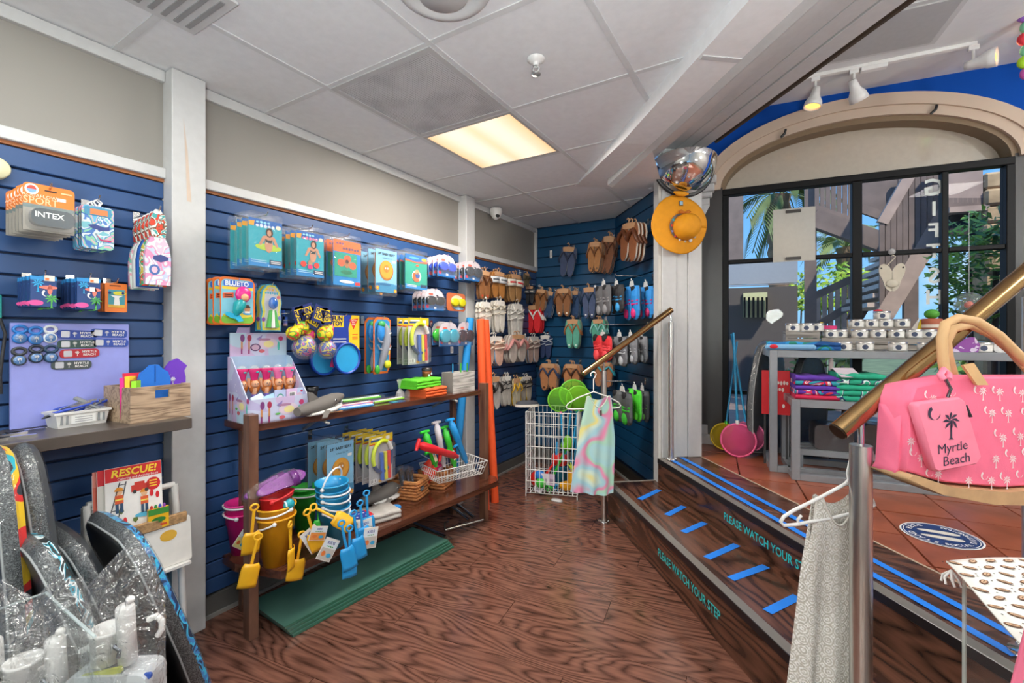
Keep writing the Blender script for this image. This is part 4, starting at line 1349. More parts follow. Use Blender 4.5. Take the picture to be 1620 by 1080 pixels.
for i,(px,py,col,rot,lab)in enumerate(((123.7,529,'#1f3f96',-2,'navy blue, first in the top row'),(174,527,'#22459c',-3,'blue, second in the top row'),(124,544,'#2f4a48',0,'dark green-grey, under the first one'),(176,542,'#2346a0',-2,'blue, second row at the end'),(127.5,558.7,'#b02230',1,'the red one'),(114.6,577,'#3f4a4c',-1,'charcoal, lowest of all'))):
 p=LW(px,py,0.045)
 t=thing('bar_opener_magnet','flat bar bottle opener magnet lettered MYRTLE BEACH, '+lab,'magnet',(XL+0.0355,p.y,p.z),RZ_LEFT)
 T0=RY(rad(-rot))
 b_=MB().at(T0).prism(rrect(-0.055,-0.0155,0.055,0.0155,0.012,4),-0.005,0.0,M(col,0.35));b_.build('plate',t)
 b_=MB().at(T0).prism(rrect(-0.045,-0.011,-0.022,0.011,0.003),-0.0062,-0.005,M('#c9ccd4',0.3,metal=0.5));b_.build('opener',t)
 b_=MB().at(TR((0,-0.0052,0))@T0)
 palm_flat(b_,-0.008,0.004,0.02,WHITE,1)
 b_.text('MYRTLE',0.026,-0.0006,0.0055,0.0115,WHITE,off=0.02);b_.text('BEACH',0.026,-0.0006,-0.0055,0.0115,WHITE,off=0.02)
 b_.build('lettering',t)
p=FL(121,668,ZSH)
t=thing('plastic_basket','small white slotted basket of blue pens on the wall shelf','basket',(-2.172,0.592,ZSH),RZ_LEFT+0.1)
BW_,BD_,BH_=0.075,0.045,0.055
b_=MB()
def tray(b_,w0,d0,w1,d1,h,m,th=0.003,zb=0.0):
 o0=[(-w0,-d0,zb),(w0,-d0,zb),(w0,d0,zb),(-w0,d0,zb)];o1=[(-w1,-d1,zb+h),(w1,-d1,zb+h),(w1,d1,zb+h),(-w1,d1,zb+h)]
 i1=[(-w1+th,-d1+th,zb+h),(w1-th,-d1+th,zb+h),(w1-th,d1-th,zb+h),(-w1+th,d1-th,zb+h)]
 i0=[(-w0+th,-d0+th,zb+th),(w0-th,-d0+th,zb+th),(w0-th,d0-th,zb+th),(-w0+th,d0-th,zb+th)]
 b_.loft([o0,o1,i1,i0],m)
tray(b_,BW_*0.88,BD_*0.85,BW_,BD_,BH_,WHITE)
b_.build('basket',t)
b_=MB()
for s in(-1,1):b_.box((-BW_-0.004,s*BD_-0.004,BH_-0.008),(BW_+0.004,s*BD_+0.004,BH_),WHITE)
for s in(-1,1):b_.box((s*BW_-0.004,-BD_,BH_-0.008),(s*BW_+0.004,BD_,BH_),WHITE)
b_.build('rim',t)
for k in range(9):
 x=-0.058+k*0.0145
 if abs(x)<0.036:continue
 MB().box((x-0.003,-BD_*0.95-0.0012,0.012),(x+0.003,-BD_*0.95+0.002,0.042),M('#8d9094',0.5)).build('slot',t)
b_=MB().box((-0.034,-BD_*0.97-0.002,0.012),(0.034,-BD_*0.97,0.04),M('#f4f4f2',0.5))
lines(b_.at(TR((0,-BD_*0.97-0.002,0))),-0.024,0.024,(0.033,0.025,0.018),M('#8a8a90',0.5),0.002,1)
b_.build('label',t)
bx=t.location.copy()
for i,(dx,dy,az,el,L_,c1)in enumerate(((-0.045,0.0,0.3,0.28,0.11,'#20242c'),(-0.02,0.012,0.1,0.2,0.12,'#2a49b8'),(0.0,-0.012,-0.2,0.16,0.12,'#2746b0'),(0.022,0.014,0.5,0.42,0.11,'#8a8f98'),(0.04,-0.01,0.15,0.3,0.12,'#1f3fae'),(0.03,0.006,2.4,0.5,0.10,'#6f747c'),(-0.035,-0.018,0.6,0.12,0.1,'#2a49b8'))):
 t=thing('ballpoint_pen',['black-barrelled pen at one end of the white basket','blue pen lying along the back of the white basket','blue pen lying along the front of the white basket','silver clip pen standing out of the white basket','bright blue pen at the far end of the basket','grey pen sticking highest out of the basket','blue pen leaning on the near rim of the basket'][i],'pen',(bx.x+dy,bx.y+dx,ZSH+0.053+(i%3)*0.008),RZ_LEFT+az)
 MB().at(RY(-el)).tube([(-L_/2,0,0),(-L_/2+0.012,0,0),(L_/2,0,0)],[0.001,0.005,0.006],M(c1,0.3),8).build('barrel',t)
 MB().at(RY(-el)).prism(rrect(0.0,0.004,L_*0.48,0.010,0.002),-0.004,0.004,M('#b9bcc2',0.2,metal=0.8)).build('clip',t)
for i,(px,py,az)in enumerate(((8,676,0.1),(22,682,-0.1),(42,674,0.25))):
 p=FL(px,py,ZSH)
 t=thing('metal_opener',['silver bottle opener on the shelf at the left edge, back one','silver bottle opener on the shelf at the left edge, front one','silver bottle opener on the shelf nearest the lilac board'][i],'bottle opener',((-2.12,-2.05,-2.15)[i],(.406,.412,.46)[i],ZSH+0.005),RZ_LEFT+az)
 MB().prism(rrect(-0.05,-0.005,0.05,0.003,0.003),-0.008,0.008,CHROME).build('bar',t)
 MB().box((-0.05,-0.009,0.003),(-0.01,0.009,0.005),BLACK).build('grip',t)
CRW=WOOD('crate','#5f4736','#c3a88c',scale=(3.0,20,20),rough=0.6,bump=0.2,rings=4,contrast=(0.1,0.85))
t=thing('wooden_crate','small weathered wooden crate of bright drink coolers on the wall shelf','crate',(-2.125,0.785,ZSH),RZ_LEFT+0.08)
cw_,cd_,ch_=0.100,0.092,0.13
for s,nm_ in((-1,'front_board'),(1,'rear_board')):
 for r_ in range(2):
  z0,z1=r_*0.065,r_*0.065+0.0645
  b_=MB()
  if r_==1 and s==-1:
   b_.box((-cw_,s*cd_-0.005,z0),(-0.022,s*cd_+0.005,z1),CRW).box((0.026,s*cd_-0.005,z0),(cw_,s*cd_+0.005,z1),CRW)
   b_.box((-0.022,s*cd_-0.005,z0),(0.026,s*cd_+0.005,z0+0.018),CRW).box((-0.022,s*cd_-0.005,z1-0.016),(0.026,s*cd_+0.005,z1),CRW)
   for e in(-1,1):
    pass
  else:
   b_.box((-cw_,s*cd_-0.005,z0),(cw_,s*cd_+0.005,z1),CRW)
  b_.build(nm_,t)
for s in(-1,1):
 for r_ in range(2):
  MB().box((s*cw_-(0.01 if s>0 else 0),-cd_+0.005,r_*0.065),(s*cw_+(0.01 if s<0 else 0),cd_-0.005,r_*0.065+0.0645),CRW).build('side_board',t)
MB().box((-cw_+0.01,-cd_+0.005,0),(cw_-0.01,cd_-0.005,0.008),CRW).build('base_board',t)
cr=Vector((-2.125,0.785,ZSH+0.012))
def cooler(poly,col,dx,dy,lab,az=0.0,extra=None,name='foam_cooler'):
 t=thing(name,lab,'drink cooler',(cr.x+dy,cr.y+dx,cr.z),RZ_LEFT+az)
 MB().prism(poly,-0.008,0.008,M(col,0.7,var=0.04),True).build('foam',t)
 if extra:extra(t)
hood=[(-0.05,0),(0.05,0),(0.054,0.135),(0.045,0.165),(0.025,0.18),(0.012,0.195),(-0.012,0.195),(-0.026,0.18),(-0.045,0.165),(-0.054,0.135)]
cooler(hood,'#1f6fd0',0.0,0.05,'blue hoodie-shaped foam cooler, biggest in the crate',0.1,lambda t:MB().box((-0.001,-0.0095,0.13),(0.0012,-0.008,0.192),M('#123a78',0.5)).build('zip',t))
bott=[(-0.042,0),(0.042,0),(0.045,0.14),(0.04,0.165),(0.05,0.185),(0.018,0.215),(-0.006,0.205),(-0.02,0.185),(-0.04,0.15)]
def logo(t):
 b_=MB();b_.at(TR((0,-0.0085,0)));palm_flat(b_,0.0,0.135,0.03,WHITE,1);moon_flat(b_,-0.014,0.155,0.006,WHITE,1);b_.build('print',t)
cooler(bott,'#6a35b8',0.066,0.035,'purple bottle-shaped foam cooler with a white palm, in the crate',0.0,logo)
flatc=[(-0.03,0),(0.03,0),(0.034,0.165),(-0.034,0.165)]
cooler(flatc,'#d62a48',-0.045,0.0,'red foam cooler at the back of the crate',0.2)
cooler([(x,z*0.92)for x,z in flatc],'#e0308a',-0.068,0.03,'pink foam cooler at the near end of the crate',0.5)
cooler([(x*0.9,z*0.86)for x,z in flatc],'#7a1f45',-0.05,0.055,'maroon foam cooler in the crate',0.3)
cooler([(x*0.5,z*0.85)for x,z in flatc],'#8fd62a',-0.062,0.068,'lime green foam cooler in the crate',0.8)
cooler([(x*0.6,z*0.95)for x,z in flatc],'#f0c030',-0.072,0.05,'yellow foam cooler in the crate',0.7)
cooler([(x,z)for x,z in flatc],'#1f7a4a',0.045,-0.02,'green foam cooler behind the blue hoodie cooler',0.0)
p0=Vector((-2.10,0.74,0))
t=thing('book_stand','white A-frame stand with a woven tray, holding colouring books under the shelf','stand',p0,RZ_LEFT)
WP=M('#e6e4e0',0.4)
for s in(-1,1):
 b_=MB()
 x=s*0.135
 b_.prism([(0,0)]*0 or[(x-0.012,0.0),(x+0.012,0.0),(x+0.012,0.68),(x-0.012,0.68)],0.02,0.045,WP)
 b_.tube([(x,-0.06,0.0),(x,-0.03,0.35),(x,0.03,0.69)],0.013,WP,8)
 b_.build('side_frame',t)
MB().tube([(-0.135,0.03,0.69),(0.135,0.03,0.69)],0.012,WP,8).build('top_bar',t)
RAT=M('#a9845a',0.7,var=0.4,vscale=60,bump=0.5,bscale=120)
MB().box((-0.13,-0.07,0.56),(0.14,-0.055,0.60),RAT,0.004).box((-0.13,-0.06,0.555),(0.14,0.02,0.565),RAT).build('woven_tray',t)
MB().box((-0.13,-0.10,0.40),(0.14,-0.02,0.41),WP).build('lower_tray',t)
def book(loc,rz,w_,h_,lab,deco,tilt=-0.12):
 t=thing('colouring_book',lab,'book',loc,rz)
 b_=MB().at(RX(tilt));b_.box((-w_/2,0,0),(w_/2,0.006,h_),M('#f2efe8',0.5));b_.build('pages',t)
 b_=MB().at(RX(tilt));b_.box((-w_/2-0.001,-0.0012,0),(w_/2+0.001,0,h_+0.001),M('#f6f3ee',0.35));b_.at(RX(tilt)@TR((0,-0.0012,0)));deco(b_);b_.build('cover',t)
def rescue(b_):
 w_,h_=0.165,0.245
 RED=M('#d02028',0.35)
 quad(b_,-w_/2,h_*0.80,w_/2,h_,RED,1)
 b_.text('RESCUE!',0.0,-0.0014,h_*0.91,0.036,M('#f6d338',0.4),off=0.03,shear=0.15)
 b_.text('Coloring and Activity Book',0.012,-0.0014,h_*0.825,0.011,WHITE,off=0.01)
 b_.flat(ell(w_*0.34,h_*0.67,0.022,0.024),-0.0012,RED)
 lines(b_,w_*0.27,w_*0.41,(h_*0.71,h_*0.67,h_*0.63),M('#f6d338',0.4),0.004,3)
 quad(b_,-0.01,h_*0.60,0.045,h_*0.70,M('#c8362a',0.4),2);quad(b_,0.0,h_*0.70,0.03,h_*0.74,M('#c8362a',0.4),2)
 for x in(0.0,0.035):b_.flat(ell(x,h_*0.60,0.006,0.007,10),-0.002,M('#333333',0.5))
 for x,z,s in((-0.045,h_*0.52,1.0),(0.028,h_*0.44,0.95)):
  b_.flat(ell(x,z+0.028*s,0.010*s,0.011*s,12),-0.0012,M('#e0b088',0.5))
  b_.flat(arc(x,z+0.033*s,0.013*s,0.014*s,0,PI,8),-0.0018,M('#e0902a',0.5))
  quad(b_,x-0.012*s,z-0.012*s,x+0.012*s,z+0.018*s,M('#d85a2a',0.5),3);quad(b_,x-0.012*s,z,x+0.012*s,z+0.005*s,M('#f0e060',0.5),4)
  quad(b_,x-0.011*s,z-0.045*s,x-0.002*s,z-0.012*s,M('#2c4a6a',0.5),3);quad(b_,x+0.002*s,z-0.045*s,x+0.011*s,z-0.012*s,M('#2c4a6a',0.5),3)
 LAD=M('#4a4a4e',0.5)
 b_.flat([(-0.078,0.06),(-0.075,0.06),(-0.04,h_*0.78),(-0.044,h_*0.78)],-0.0012,LAD);b_.flat([(-0.055,0.04),(-0.052,0.04),(-0.022,h_*0.78),(-0.026,h_*0.78)],-0.0012,LAD)
 for k in range(6):quad(b_,-0.072+k*0.006,0.07+k*0.022,-0.05+k*0.005,0.073+k*0.022,LAD,2)
 b_.flat(ell(0.028,h_*0.24,0.03,0.009),-0.0012,M('#58b8dc',0.5))
 for x,z in((-0.03,0.05),(0.068,0.12),(0.05,0.13)):b_.flat(ell(x,z,0.006,0.013,10),-0.0012,RED)
 for x,z in((-0.04,0.085),(0.0,0.045)):b_.flat([(x-0.008,z),(x,z-0.01),(x+0.008,z),(x+0.006,z+0.009),(x-0.006,z+0.009)],-0.0012,M('#6a7a3a',0.5))
 b_.flat([(0.03,0.0),(0.0825,0.0),(0.0825,0.055),(0.04,0.03)],-0.0012,RED)
 b_.flat([(-0.0825,0.0),(0.03,0.0),(0.02,0.016),(-0.02,0.01)],-0.0014,RED)
zb=0.567
bp_=Vector((-2.062,0.724,zb))
book(bp_,RZ_LEFT-0.12,0.165,0.245,'RESCUE! colouring book with fire fighters on a red and white cover, in front',rescue)
def plain(c1,c2):
 def f(b_):
  quad(b_,-0.082,0.0,0.082,0.245,M(c1,0.4),1);quad(b_,-0.082,0.19,0.082,0.245,M(c2,0.4),2)
 return f
book(bp_+Vector((-0.012,-0.018,-0.002)),RZ_LEFT-0.12,0.165,0.238,'red-topped colouring book just behind the RESCUE! book',plain('#e9e4da','#cf2630'))
book(bp_+Vector((-0.024,-0.028,-0.006)),RZ_LEFT-0.12,0.165,0.232,'coral colouring book rearmost on the white stand',plain('#e0705a','#e89080'))
t=thing('crayon_box','small yellow and green box of crayons in front of the RESCUE! book','crayon box',(-2.043,0.785,zb),RZ_LEFT-0.1)
b_=MB().box((-0.032,-0.012,0),(0.032,0.004,0.075),M('#f0b820',0.4));b_.at(TR((0,-0.012,0)))
quad(b_,-0.032,0.052,0.032,0.075,M('#3f8a3a',0.4));b_.flat(ell(0,0.032,0.022,0.010),-0.0012,M('#2f7a34',0.4));quad(b_,-0.026,0.008,0.026,0.016,M('#c84a2a',0.4))
b_.build('carton',t)
for k,c_ in enumerate(('#c83232','#2f8a3a','#2a4ab8','#8a3aa0')):
 MB().tube([(-0.02+k*0.013,-0.004,0.06),(-0.02+k*0.013,-0.004,0.082),(-0.02+k*0.013,-0.004,0.088)],[0.005,0.005,0.002],M(c_,0.5),8).build('crayon',t)
t=thing('white_booklet','white booklet with a rounded yellow picture on the lower tray of the stand','book',(-2.02,0.815,0.412),RZ_LEFT-0.05)
b_=MB().at(RX(-0.1));b_.prism(rrect(-0.075,0,0.075,0.17,0.008),0,0.006,M('#e9e5dd',0.4));b_.at(RX(-0.1)@TR((0,0,0)));b_.flat(ell(0.0,0.115,0.028,0.02),-0.001,M('#d8a838',0.5));b_.build('cover',t)
# bodyboards and bagged kits in the front bin
MESHM=PATTERN('mesh',['#3c3f42','#5d6164','#303336','#6e7274'],420,0.4,kind='voronoi')
TEALP=PATTERN('tealstripe',['#2f3436','#35a9c4','#e4eef0','#2f3436'],16,0.35,dist=3)
BLUEP=PATTERN('bluestripe',['#2b3a5c','#3f7fc0','#3fb0d8','#24304a'],14,0.35,dist=3)
BRDF=CLEAR('boardfilm',(1,1,1),0.01,0.12,0.9,14,1.6,0.06)
DECK=M('#3b4048',0.32,var=0.12,vscale=4)
def bodyboard(T,wn_,wm,wt,L_,lab,rail_b,deck=DECK,film=True):
 """T: local x = across, z = up the board, -y = deck side; origin at the middle of the tail on the floor"""
 t=thing('bodyboard',lab,'bodyboard',T.to_translation())
 T0=T.copy();T0.translation=Vector((0,0,0))
 out=[(wt/2,0.0),(wt/2+0.01,0.05),(wm/2,L_*0.40),(wm/2*0.97,L_*0.6),(wn_/2+0.055,L_*0.85),(wn_/2+0.02,L_*0.95),(wn_/2-0.02,L_*0.99),(wn_/4,L_)]
 out=out+[(-x,z)for x,z in reversed(out)]
 def inset(o,d_):
  cz=L_/2
  return[(x*(1-d_/(wm/2)),cz+(z-cz)*(1-d_/cz))for x,z in o]
 th=0.052
 ring=lambda o,y:[(x,y,z)for x,z in o]
 A,B,C_,D_=ring(inset(out,0.018),-th/2),ring(out,-th/8),ring(out,th/6),ring(inset(out,0.012),th/2)
 MB().at(T0).loft([A,A],deck).flat([(x,z)for x,z in reversed(inset(out,0.018))],-th/2,deck).build('deck',t)
 MB().at(T0).loft([A,B,C_],MESHM,True,False).build('rail',t)
 MB().at(T0).loft([C_,D_],rail_b,True,False).flat([(x,z)for x,z in inset(out,0.012)],th/2,rail_b).build('slick',t)
 b_=MB().at(T0)
 b_.tube([(x,-th/2+0.003,z)for x,z in inset(out,0.016)],0.0035,M('#a9acae',0.4),5,closed=True)
 b_.build('piping',t)
 if film:
  fo=inset(out,-0.010)
  MB().at(T0).loft([ring(inset(fo,0.03),-th/2-0.006),ring(fo,0),ring(inset(fo,0.03),th/2+0.006)],BRDF,True,True).build('film',t)
 return t
def board_at(ptop,X_,Ybot,L_,wn_,wm,wt,lab,rb,deck=DECK,lean_x=0.0):
 """nose point given by the photo at distance X_ from the wall plane, tail on the floor at Ybot"""
 r=ray(*ptop);s=X_/r.x
 top=Vector((X_,r.y*s,CAM_Z+r.z*s))
 bot=Vector((X_-0.5*(wm-wn_)*0.3+lean_x,Ybot,0.0))
 zax=(top-bot).normalized()
 xax=Vector((1,0,0));xax=(xax-zax*xax.dot(zax)).normalized()
 yax=zax.cross(xax)
 L_=(top-bot).length
 o=bot-xax*(wn_*0.5)
 return bodyboard(frame(o,xax,yax,zax),wn_,wm,wt,L_,lab,rb,deck)
board_at((205,842),-1.69,0.80,0.8,0.30,0.47,0.40,'black bodyboard with silver mesh rail and blue flashes, in front of the white column',BLUEP)
board_at((117,857),-1.80,0.70,0.8,0.28,0.44,0.40,'dark grey bodyboard standing just behind the one with blue flashes',M('#33363a',0.35))
board_at((66,866),-1.72,0.60,0.8,0.26,0.42,0.38,'black bodyboard with teal and white striped edge',TEALP)
board_at((45,707),-1.90,0.49,1.0,0.26,0.44,0.38,'tall black film-wrapped bodyboard standing under the shelf',M('#45484c',0.35))
board_at((4,712),-1.88,0.40,1.0,0.26,0.44,0.38,'tall bodyboard at the left edge with a red and yellow patch',PATTERN('redpatch',['#3b4048','#d83a3a','#e8c030','#2fb0c4','#3b4048'],6,0.35))
KX0,KZ=-1.47,0.60
t=tag(MB().box((-1.62,-0.55,0.0),(-1.08,0.50,0.42),M('#3a3633',0.5),0.004).build('display_plinth'),'low dark plinth under the bagged beach kits in the lower left corner','plinth')
t=thing('acrylic_bin','clear acrylic bin at the lower left corner of the photo','bin',(-1.38,0.02,0.42),0.0)
ACR=CLEAR('acrylic',(0.93,0.97,0.97),0.03,0.03)
ACE=CLEAR('acrylic_edge',(0.75,0.85,0.85),0.4,0.1)
pe=[AT(-40,962,1.0),AT(74,937,1.06)]
bh=pe[1].z-0.42
bx0,by1=pe[1].x+1.38,pe[1].y-0.02
for nm_,a,c in(('wall_panel',(bx0,by1-0.35,0),(bx0+0.004,by1,bh)),('wall_panel',(bx0-0.004,by1-0.004,0),(bx0+0.3,by1,bh)),('wall_panel',(bx0,by1-0.35,0),(bx0+0.3,by1-0.346,bh))):
 MB().box(a,c,ACR).build(nm_,t)
MB().box((bx0,by1-0.35,bh),(bx0+0.005,by1,bh+0.003),ACE).box((bx0,by1-0.005,bh),(bx0+0.3,by1,bh+0.003),ACE).build('edge',t)
KITF=CLEAR('kitbag',(1,1,1),0.035,0.10,1.0,26,1.6,0.14)
def kit(px,py,depth,sc,lab,seed,flip=1,bag_w=0.105,bag_h=0.36):
 """clear bag with a white mug, an upright white tube and small flat things"""
 q=AT(px,py,depth)
 t=thing('bagged_kit',lab,'bagged kit',(q.x,q.y,q.z),rad(35))
 rr=random.Random(seed)
 W2=M('#f1f0ee',0.35)
 z0=-0.23*sc
 b_=MB();b_.lathe([(0.001,0),(0.040*sc,0),(0.043*sc,0.085*sc),(0.047*sc,0.09*sc),(0.047*sc,0.098*sc),(0.041*sc,0.098*sc),(0.038*sc,0.01*sc)],W2,c=(-0.045*sc*flip,0,z0),n=22);b_.build('mug',t)
 MB().tube([(-0.003*flip,-0.03*sc,z0+0.06*sc),(0.012*flip,-0.035*sc,z0+0.05*sc),(0.008*flip,-0.035*sc,z0+0.03*sc)],0.007*sc,M('#7c7f86',0.2,metal=0.8),8).build('clip',t)
 b_=MB().at(TR((0.022*sc*flip,-0.01,z0))@RY(rad(-3)));b_.lathe([(0.001,0),(0.024*sc,0),(0.0235*sc,0.165*sc),(0.02*sc,0.172*sc),(0.001,0.174*sc)],W2,n=18);b_.build('tube',t)
 MB().ball((0.028*sc*flip,-0.01,z0+0.187*sc),0.0115*sc,W2,14,8).build('knob',t)
 MB().tube([(0.052*sc*flip,0.02,z0+0.10*sc),(0.075*sc*flip,0.02,z0+0.112*sc),(0.092*sc*flip,0.02,z0+0.095*sc),(0.092*sc*flip,0.02,z0+0.07*sc),(0.08*sc*flip,0.02,z0+0.05*sc)],0.009*sc,W2,8).build('handle',t)
 for k in range(3):
  MB().at(TR((-0.03+k*0.03,-0.03,z0-0.01-0.006*k))@RY(rad(rr.uniform(-20,20)))).prism(rrect(-0.05,-0.006,0.05,0.006,0.004),-0.003,0.003,M(['#b7bb60','#c9ccd0','#2a4a9a'][k],0.4)).build('strip',t)
 MB().at(TR((-0.01,-0.005,z0-0.05))).prism(rrect(-0.085,-0.08,0.085,0.04,0.02),-0.035,0.03,M('#c3c6c9',0.4)).build('pouch',t)
 nseg=28
 rings=[]
 for zi,(zz,ww,dd)in enumerate(((-0.36,0.10,0.045),(-0.30,0.115,0.06),(-0.22,0.118,0.062),(-0.12,0.116,0.06),(-0.05,0.108,0.055),(0.0,0.095,0.045),(0.045,0.075,0.03),(0.085,0.05,0.016),(0.11,0.035,0.006))):
  rings.append([((ww*math.cos(2*PI*k/nseg)*(1+rr.uniform(-0.07,0.07))+(0.03*max(0,zi-5))*flip*0.5)*sc,dd*math.sin(2*PI*k/nseg)*(1+rr.uniform(-0.2,0.2))*sc,(zz+rr.uniform(-0.008,0.008))*sc)for k in range(nseg)])
 MB().loft(rings,KITF,False,False).build('bag',t)
 return t
kit(196,922,1.02,.74,'clear bag with white mug and white tube, nearest the mesh-railed bodyboard',3)
kit(86,972,1.0,.74,'clear bag with white mug and tube, second in the acrylic bin',5)
kit(12,975,0.97,.70,'clear bag with white mug and tube at the lower left corner',8,-1)
# second bay: goods on hooks
def film_pack(name,loc,w_,h_,cat,deco,side,insert='#4aa3c8',puff=0.022,rz=RZ_LEFT,top=0.12,low=0.06):
 """flat inflatable folded in a clear bag behind a printed card"""
 t=thing(name,'',cat,loc,rz)
 z1,z0=-h_*top,-h_*(1-low)
 b_=MB().box((-w_/2+0.004,-0.001,z0),(w_/2-0.004,0.001,z1),M(insert,0.35));b_.at(TR((0,-0.001,0)));deco(b_,w_,z0,z1);b_.build('card',t)
 b_=MB().loft([[(x*k,y,z)for x,z in rrect(-w_/2+0.012,z0+0.008,w_/2-0.012,z1-0.01,0.02)]for y,k in((0.002,0.96),(0.010,1.0),(0.018,0.96))],M(side,0.5,var=0.15),True)
 b_.build('folded_float',t)
 fr_=rrect(-w_/2,-h_,w_/2,0,0.01)
 b_=MB().loft([[(x*k,y,z)for x,z in fr_]for y,k in((-0.006,0.95),(0.006,1.0),(puff,0.95))],FILM,True)
 b_.build('bag',t)
 return t
def float_deco(kind):
 def f(b_,w_,z0,z1):
  h_=z1-z0
  Z=lambda k:z0+h_*k
  if kind in('A','B'):
   quad(b_,-w_/2+.004,Z(0),w_/2-.004,Z(1),M('#2fa3b4',0.35),1)
   quad(b_,-w_/2+.004,Z(0.86),w_/2-.004,Z(1),M('#1f62b0',0.35),2)
   b_.flat(wave_band(-w_/2+.004,w_/2-.004,Z(0.0),Z(0.16),-h_*0.06,ph=0.0),-0.0014,M('#2a86c8',0.35))
   b_.flat([(-w_/2+.004,Z(.84)),(-w_*0.34,Z(.84)),(-w_/2+.03,Z(.95)),(-w_/2+.004,Z(.93))],-0.002,M('#e8a030',0.4))
   scrawl(b_,-w_*0.08,Z(0.935),w_*0.42,h_*.055,M('#8fd4ec',0.4),4,4);scrawl(b_,-w_*0.02,Z(0.86),w_*0.56,h_*.075,M('#cfd9f0',0.4)if kind=='A' else M('#e0709a',0.4),5,4)
   b_.flat(ell(w_*0.36,Z(0.88),w_*0.08,w_*0.06),-0.002,M('#e8d9c0',0.4))
   quad(b_,w_*0.1,Z(0.06),w_*0.46,Z(0.16),M('#27405e',0.4),4);lines(b_,w_*0.14,w_*0.42,(Z(0.12),Z(0.085)),WHITE,0.003,5)
   lines(b_,-w_*0.42,w_*0.02,(Z(0.12),Z(0.08)),M('#a9d8ee',0.4),0.003,5)
   swimmer(b_,w_*0.08,Z(0.66),w_*0.62,'#24343a',3,'#a8c83a' if kind=='A' else None)
   if kind=='B':
    for dx in(-0.26,0.2):b_.flat(ell(w_*dx,Z(0.27),w_*0.1,w_*0.09),-0.0045,M('#d83a2a',0.5))
    b_.flat(ell(-w_*0.03,Z(0.30),w_*0.08,w_*0.11),-0.005,M('#c9966f',0.5));b_.flat(ell(-w_*0.03,Z(0.22),w_*0.09,w_*0.07),-0.0052,M('#d03a72',0.5))
  elif kind=='C':
   quad(b_,-w_/2+.004,Z(0),w_/2-.004,Z(1),M('#2a86c8',0.35),1)
   quad(b_,-w_/2+.004,Z(0.74),w_/2-.004,Z(1),M('#e0703a',0.35),2)
   scrawl(b_,-w_*0.26,Z(0.92),w_*0.28,h_*.05,M('#7a5a80',0.4),3,4);scrawl(b_,w_*0.12,Z(0.82),w_*0.6,h_*.07,M('#6f5068',0.4),6,4)
   quad(b_,-w_*0.44,Z(0.20),w_*0.34,Z(0.72),M('#2f9a84',0.35),3)
   for dx,dz in((-0.22,0.50),(0.0,0.60),(0.18,0.46)):b_.flat(ell(w_*dx,Z(dz),w_*0.13,w_*0.11),-0.0026,M('#e0603a',0.5))
   b_.flat(ell(-w_*0.02,Z(0.48),w_*0.09,w_*0.11),-0.003,M('#a8754f',0.5));b_.flat(ell(-w_*0.02,Z(0.54),w_*0.06,w_*0.06),-0.0034,M('#4a2c20',0.5));b_.flat(ell(-w_*0.04,Z(0.30),w_*0.2,w_*0.06),-0.003,M('#1f7a5a',0.5))
   b_.flat(ell(-w_*0.02,Z(0.09),w_*0.26,h_*0.035),-0.002,M('#e8ecf0',0.4));quad(b_,w_*0.28,Z(0.03),w_*0.46,Z(0.10),M('#d83a3a',0.4),3)
  elif kind=='D':
   quad(b_,-w_/2+.004,Z(0),w_/2-.004,Z(1),M('#7fb8da',0.35),1)
   b_.flat(wave_band(-w_/2+.004,w_/2-.004,Z(0),Z(0.20),h_*0.03),-0.0014,M('#3a86b0',0.35))
   b_.flat(wave_band(-w_*0.44,w_*0.2,Z(0.16),Z(0.20),h_*0.02),-0.0018,M('#2a6a98',0.35))
   b_.text('24" BABY SEAT',0,-0.0022,Z(0.90),w_*0.118,M('#22343e',0.4),off=0.025);b_.text('Inflated Size 22"',0.01,-0.0022,Z(0.81),w_*0.07,M('#2a4a5a',0.4))
   b_.flat(ell(0.0,Z(0.52),w_*0.32,w_*0.34,22),-0.0018,M('#a86c22',0.4));b_.flat(ell(0.0,Z(0.54),w_*0.29,w_*0.30,22),-0.0022,M('#d8982a',0.4));b_.flat(ell(0.0,Z(0.56),w_*0.13,w_*0.13),-0.0026,M('#b87a22',0.4))
   for dx in(-0.05,0.05):b_.flat(ell(w_*dx,Z(0.57),w_*0.03,w_*0.035),-0.003,WHITE)
   for dx in(-0.4,0.4):b_.flat(ell(w_*dx,Z(0.10 if dx<0 else 0.05),w_*0.07,w_*0.07),-0.0026,M('#e08a2a',0.4));b_.flat(ell(w_*dx,Z(0.10 if dx<0 else 0.05),w_*0.025,w_*0.025),-0.003,M('#f0d040',0.4))
   quad(b_,w_*0.25,Z(0.72),w_*0.4,Z(0.77),WHITE,4)
  else:
   quad(b_,-w_/2+.004,Z(0),w_/2-.004,Z(1),M('#2f9a86',0.35),1)
   quad(b_,-w_/2+.004,Z(0.80),w_/2-.004,Z(1),M('#2a6ab0',0.35),2)
   b_.flat([(-w_/2+.004,Z(.80)),(w_*0.0,Z(.77)),(w_/2-.004,Z(.80)),(w_/2-.004,Z(.86)),(0,Z(.80)),(-w_/2+.004,Z(.85))],-0.002,M('#d8603a',0.4))
   b_.flat(ell(w_*0.34,Z(0.90),w_*0.12,h_*0.05),-0.002,M('#e8b040',0.4));b_.flat(ell(-w_*0.1,Z(0.91),w_*0.22,h_*0.035),-0.002,M('#4f9ad8',0.4))
   b_.flat(wave_band(-w_/2+.004,w_/2-.004,Z(0.0),Z(0.14),-h_*0.05),-0.0014,M('#2a86c8',0.35))
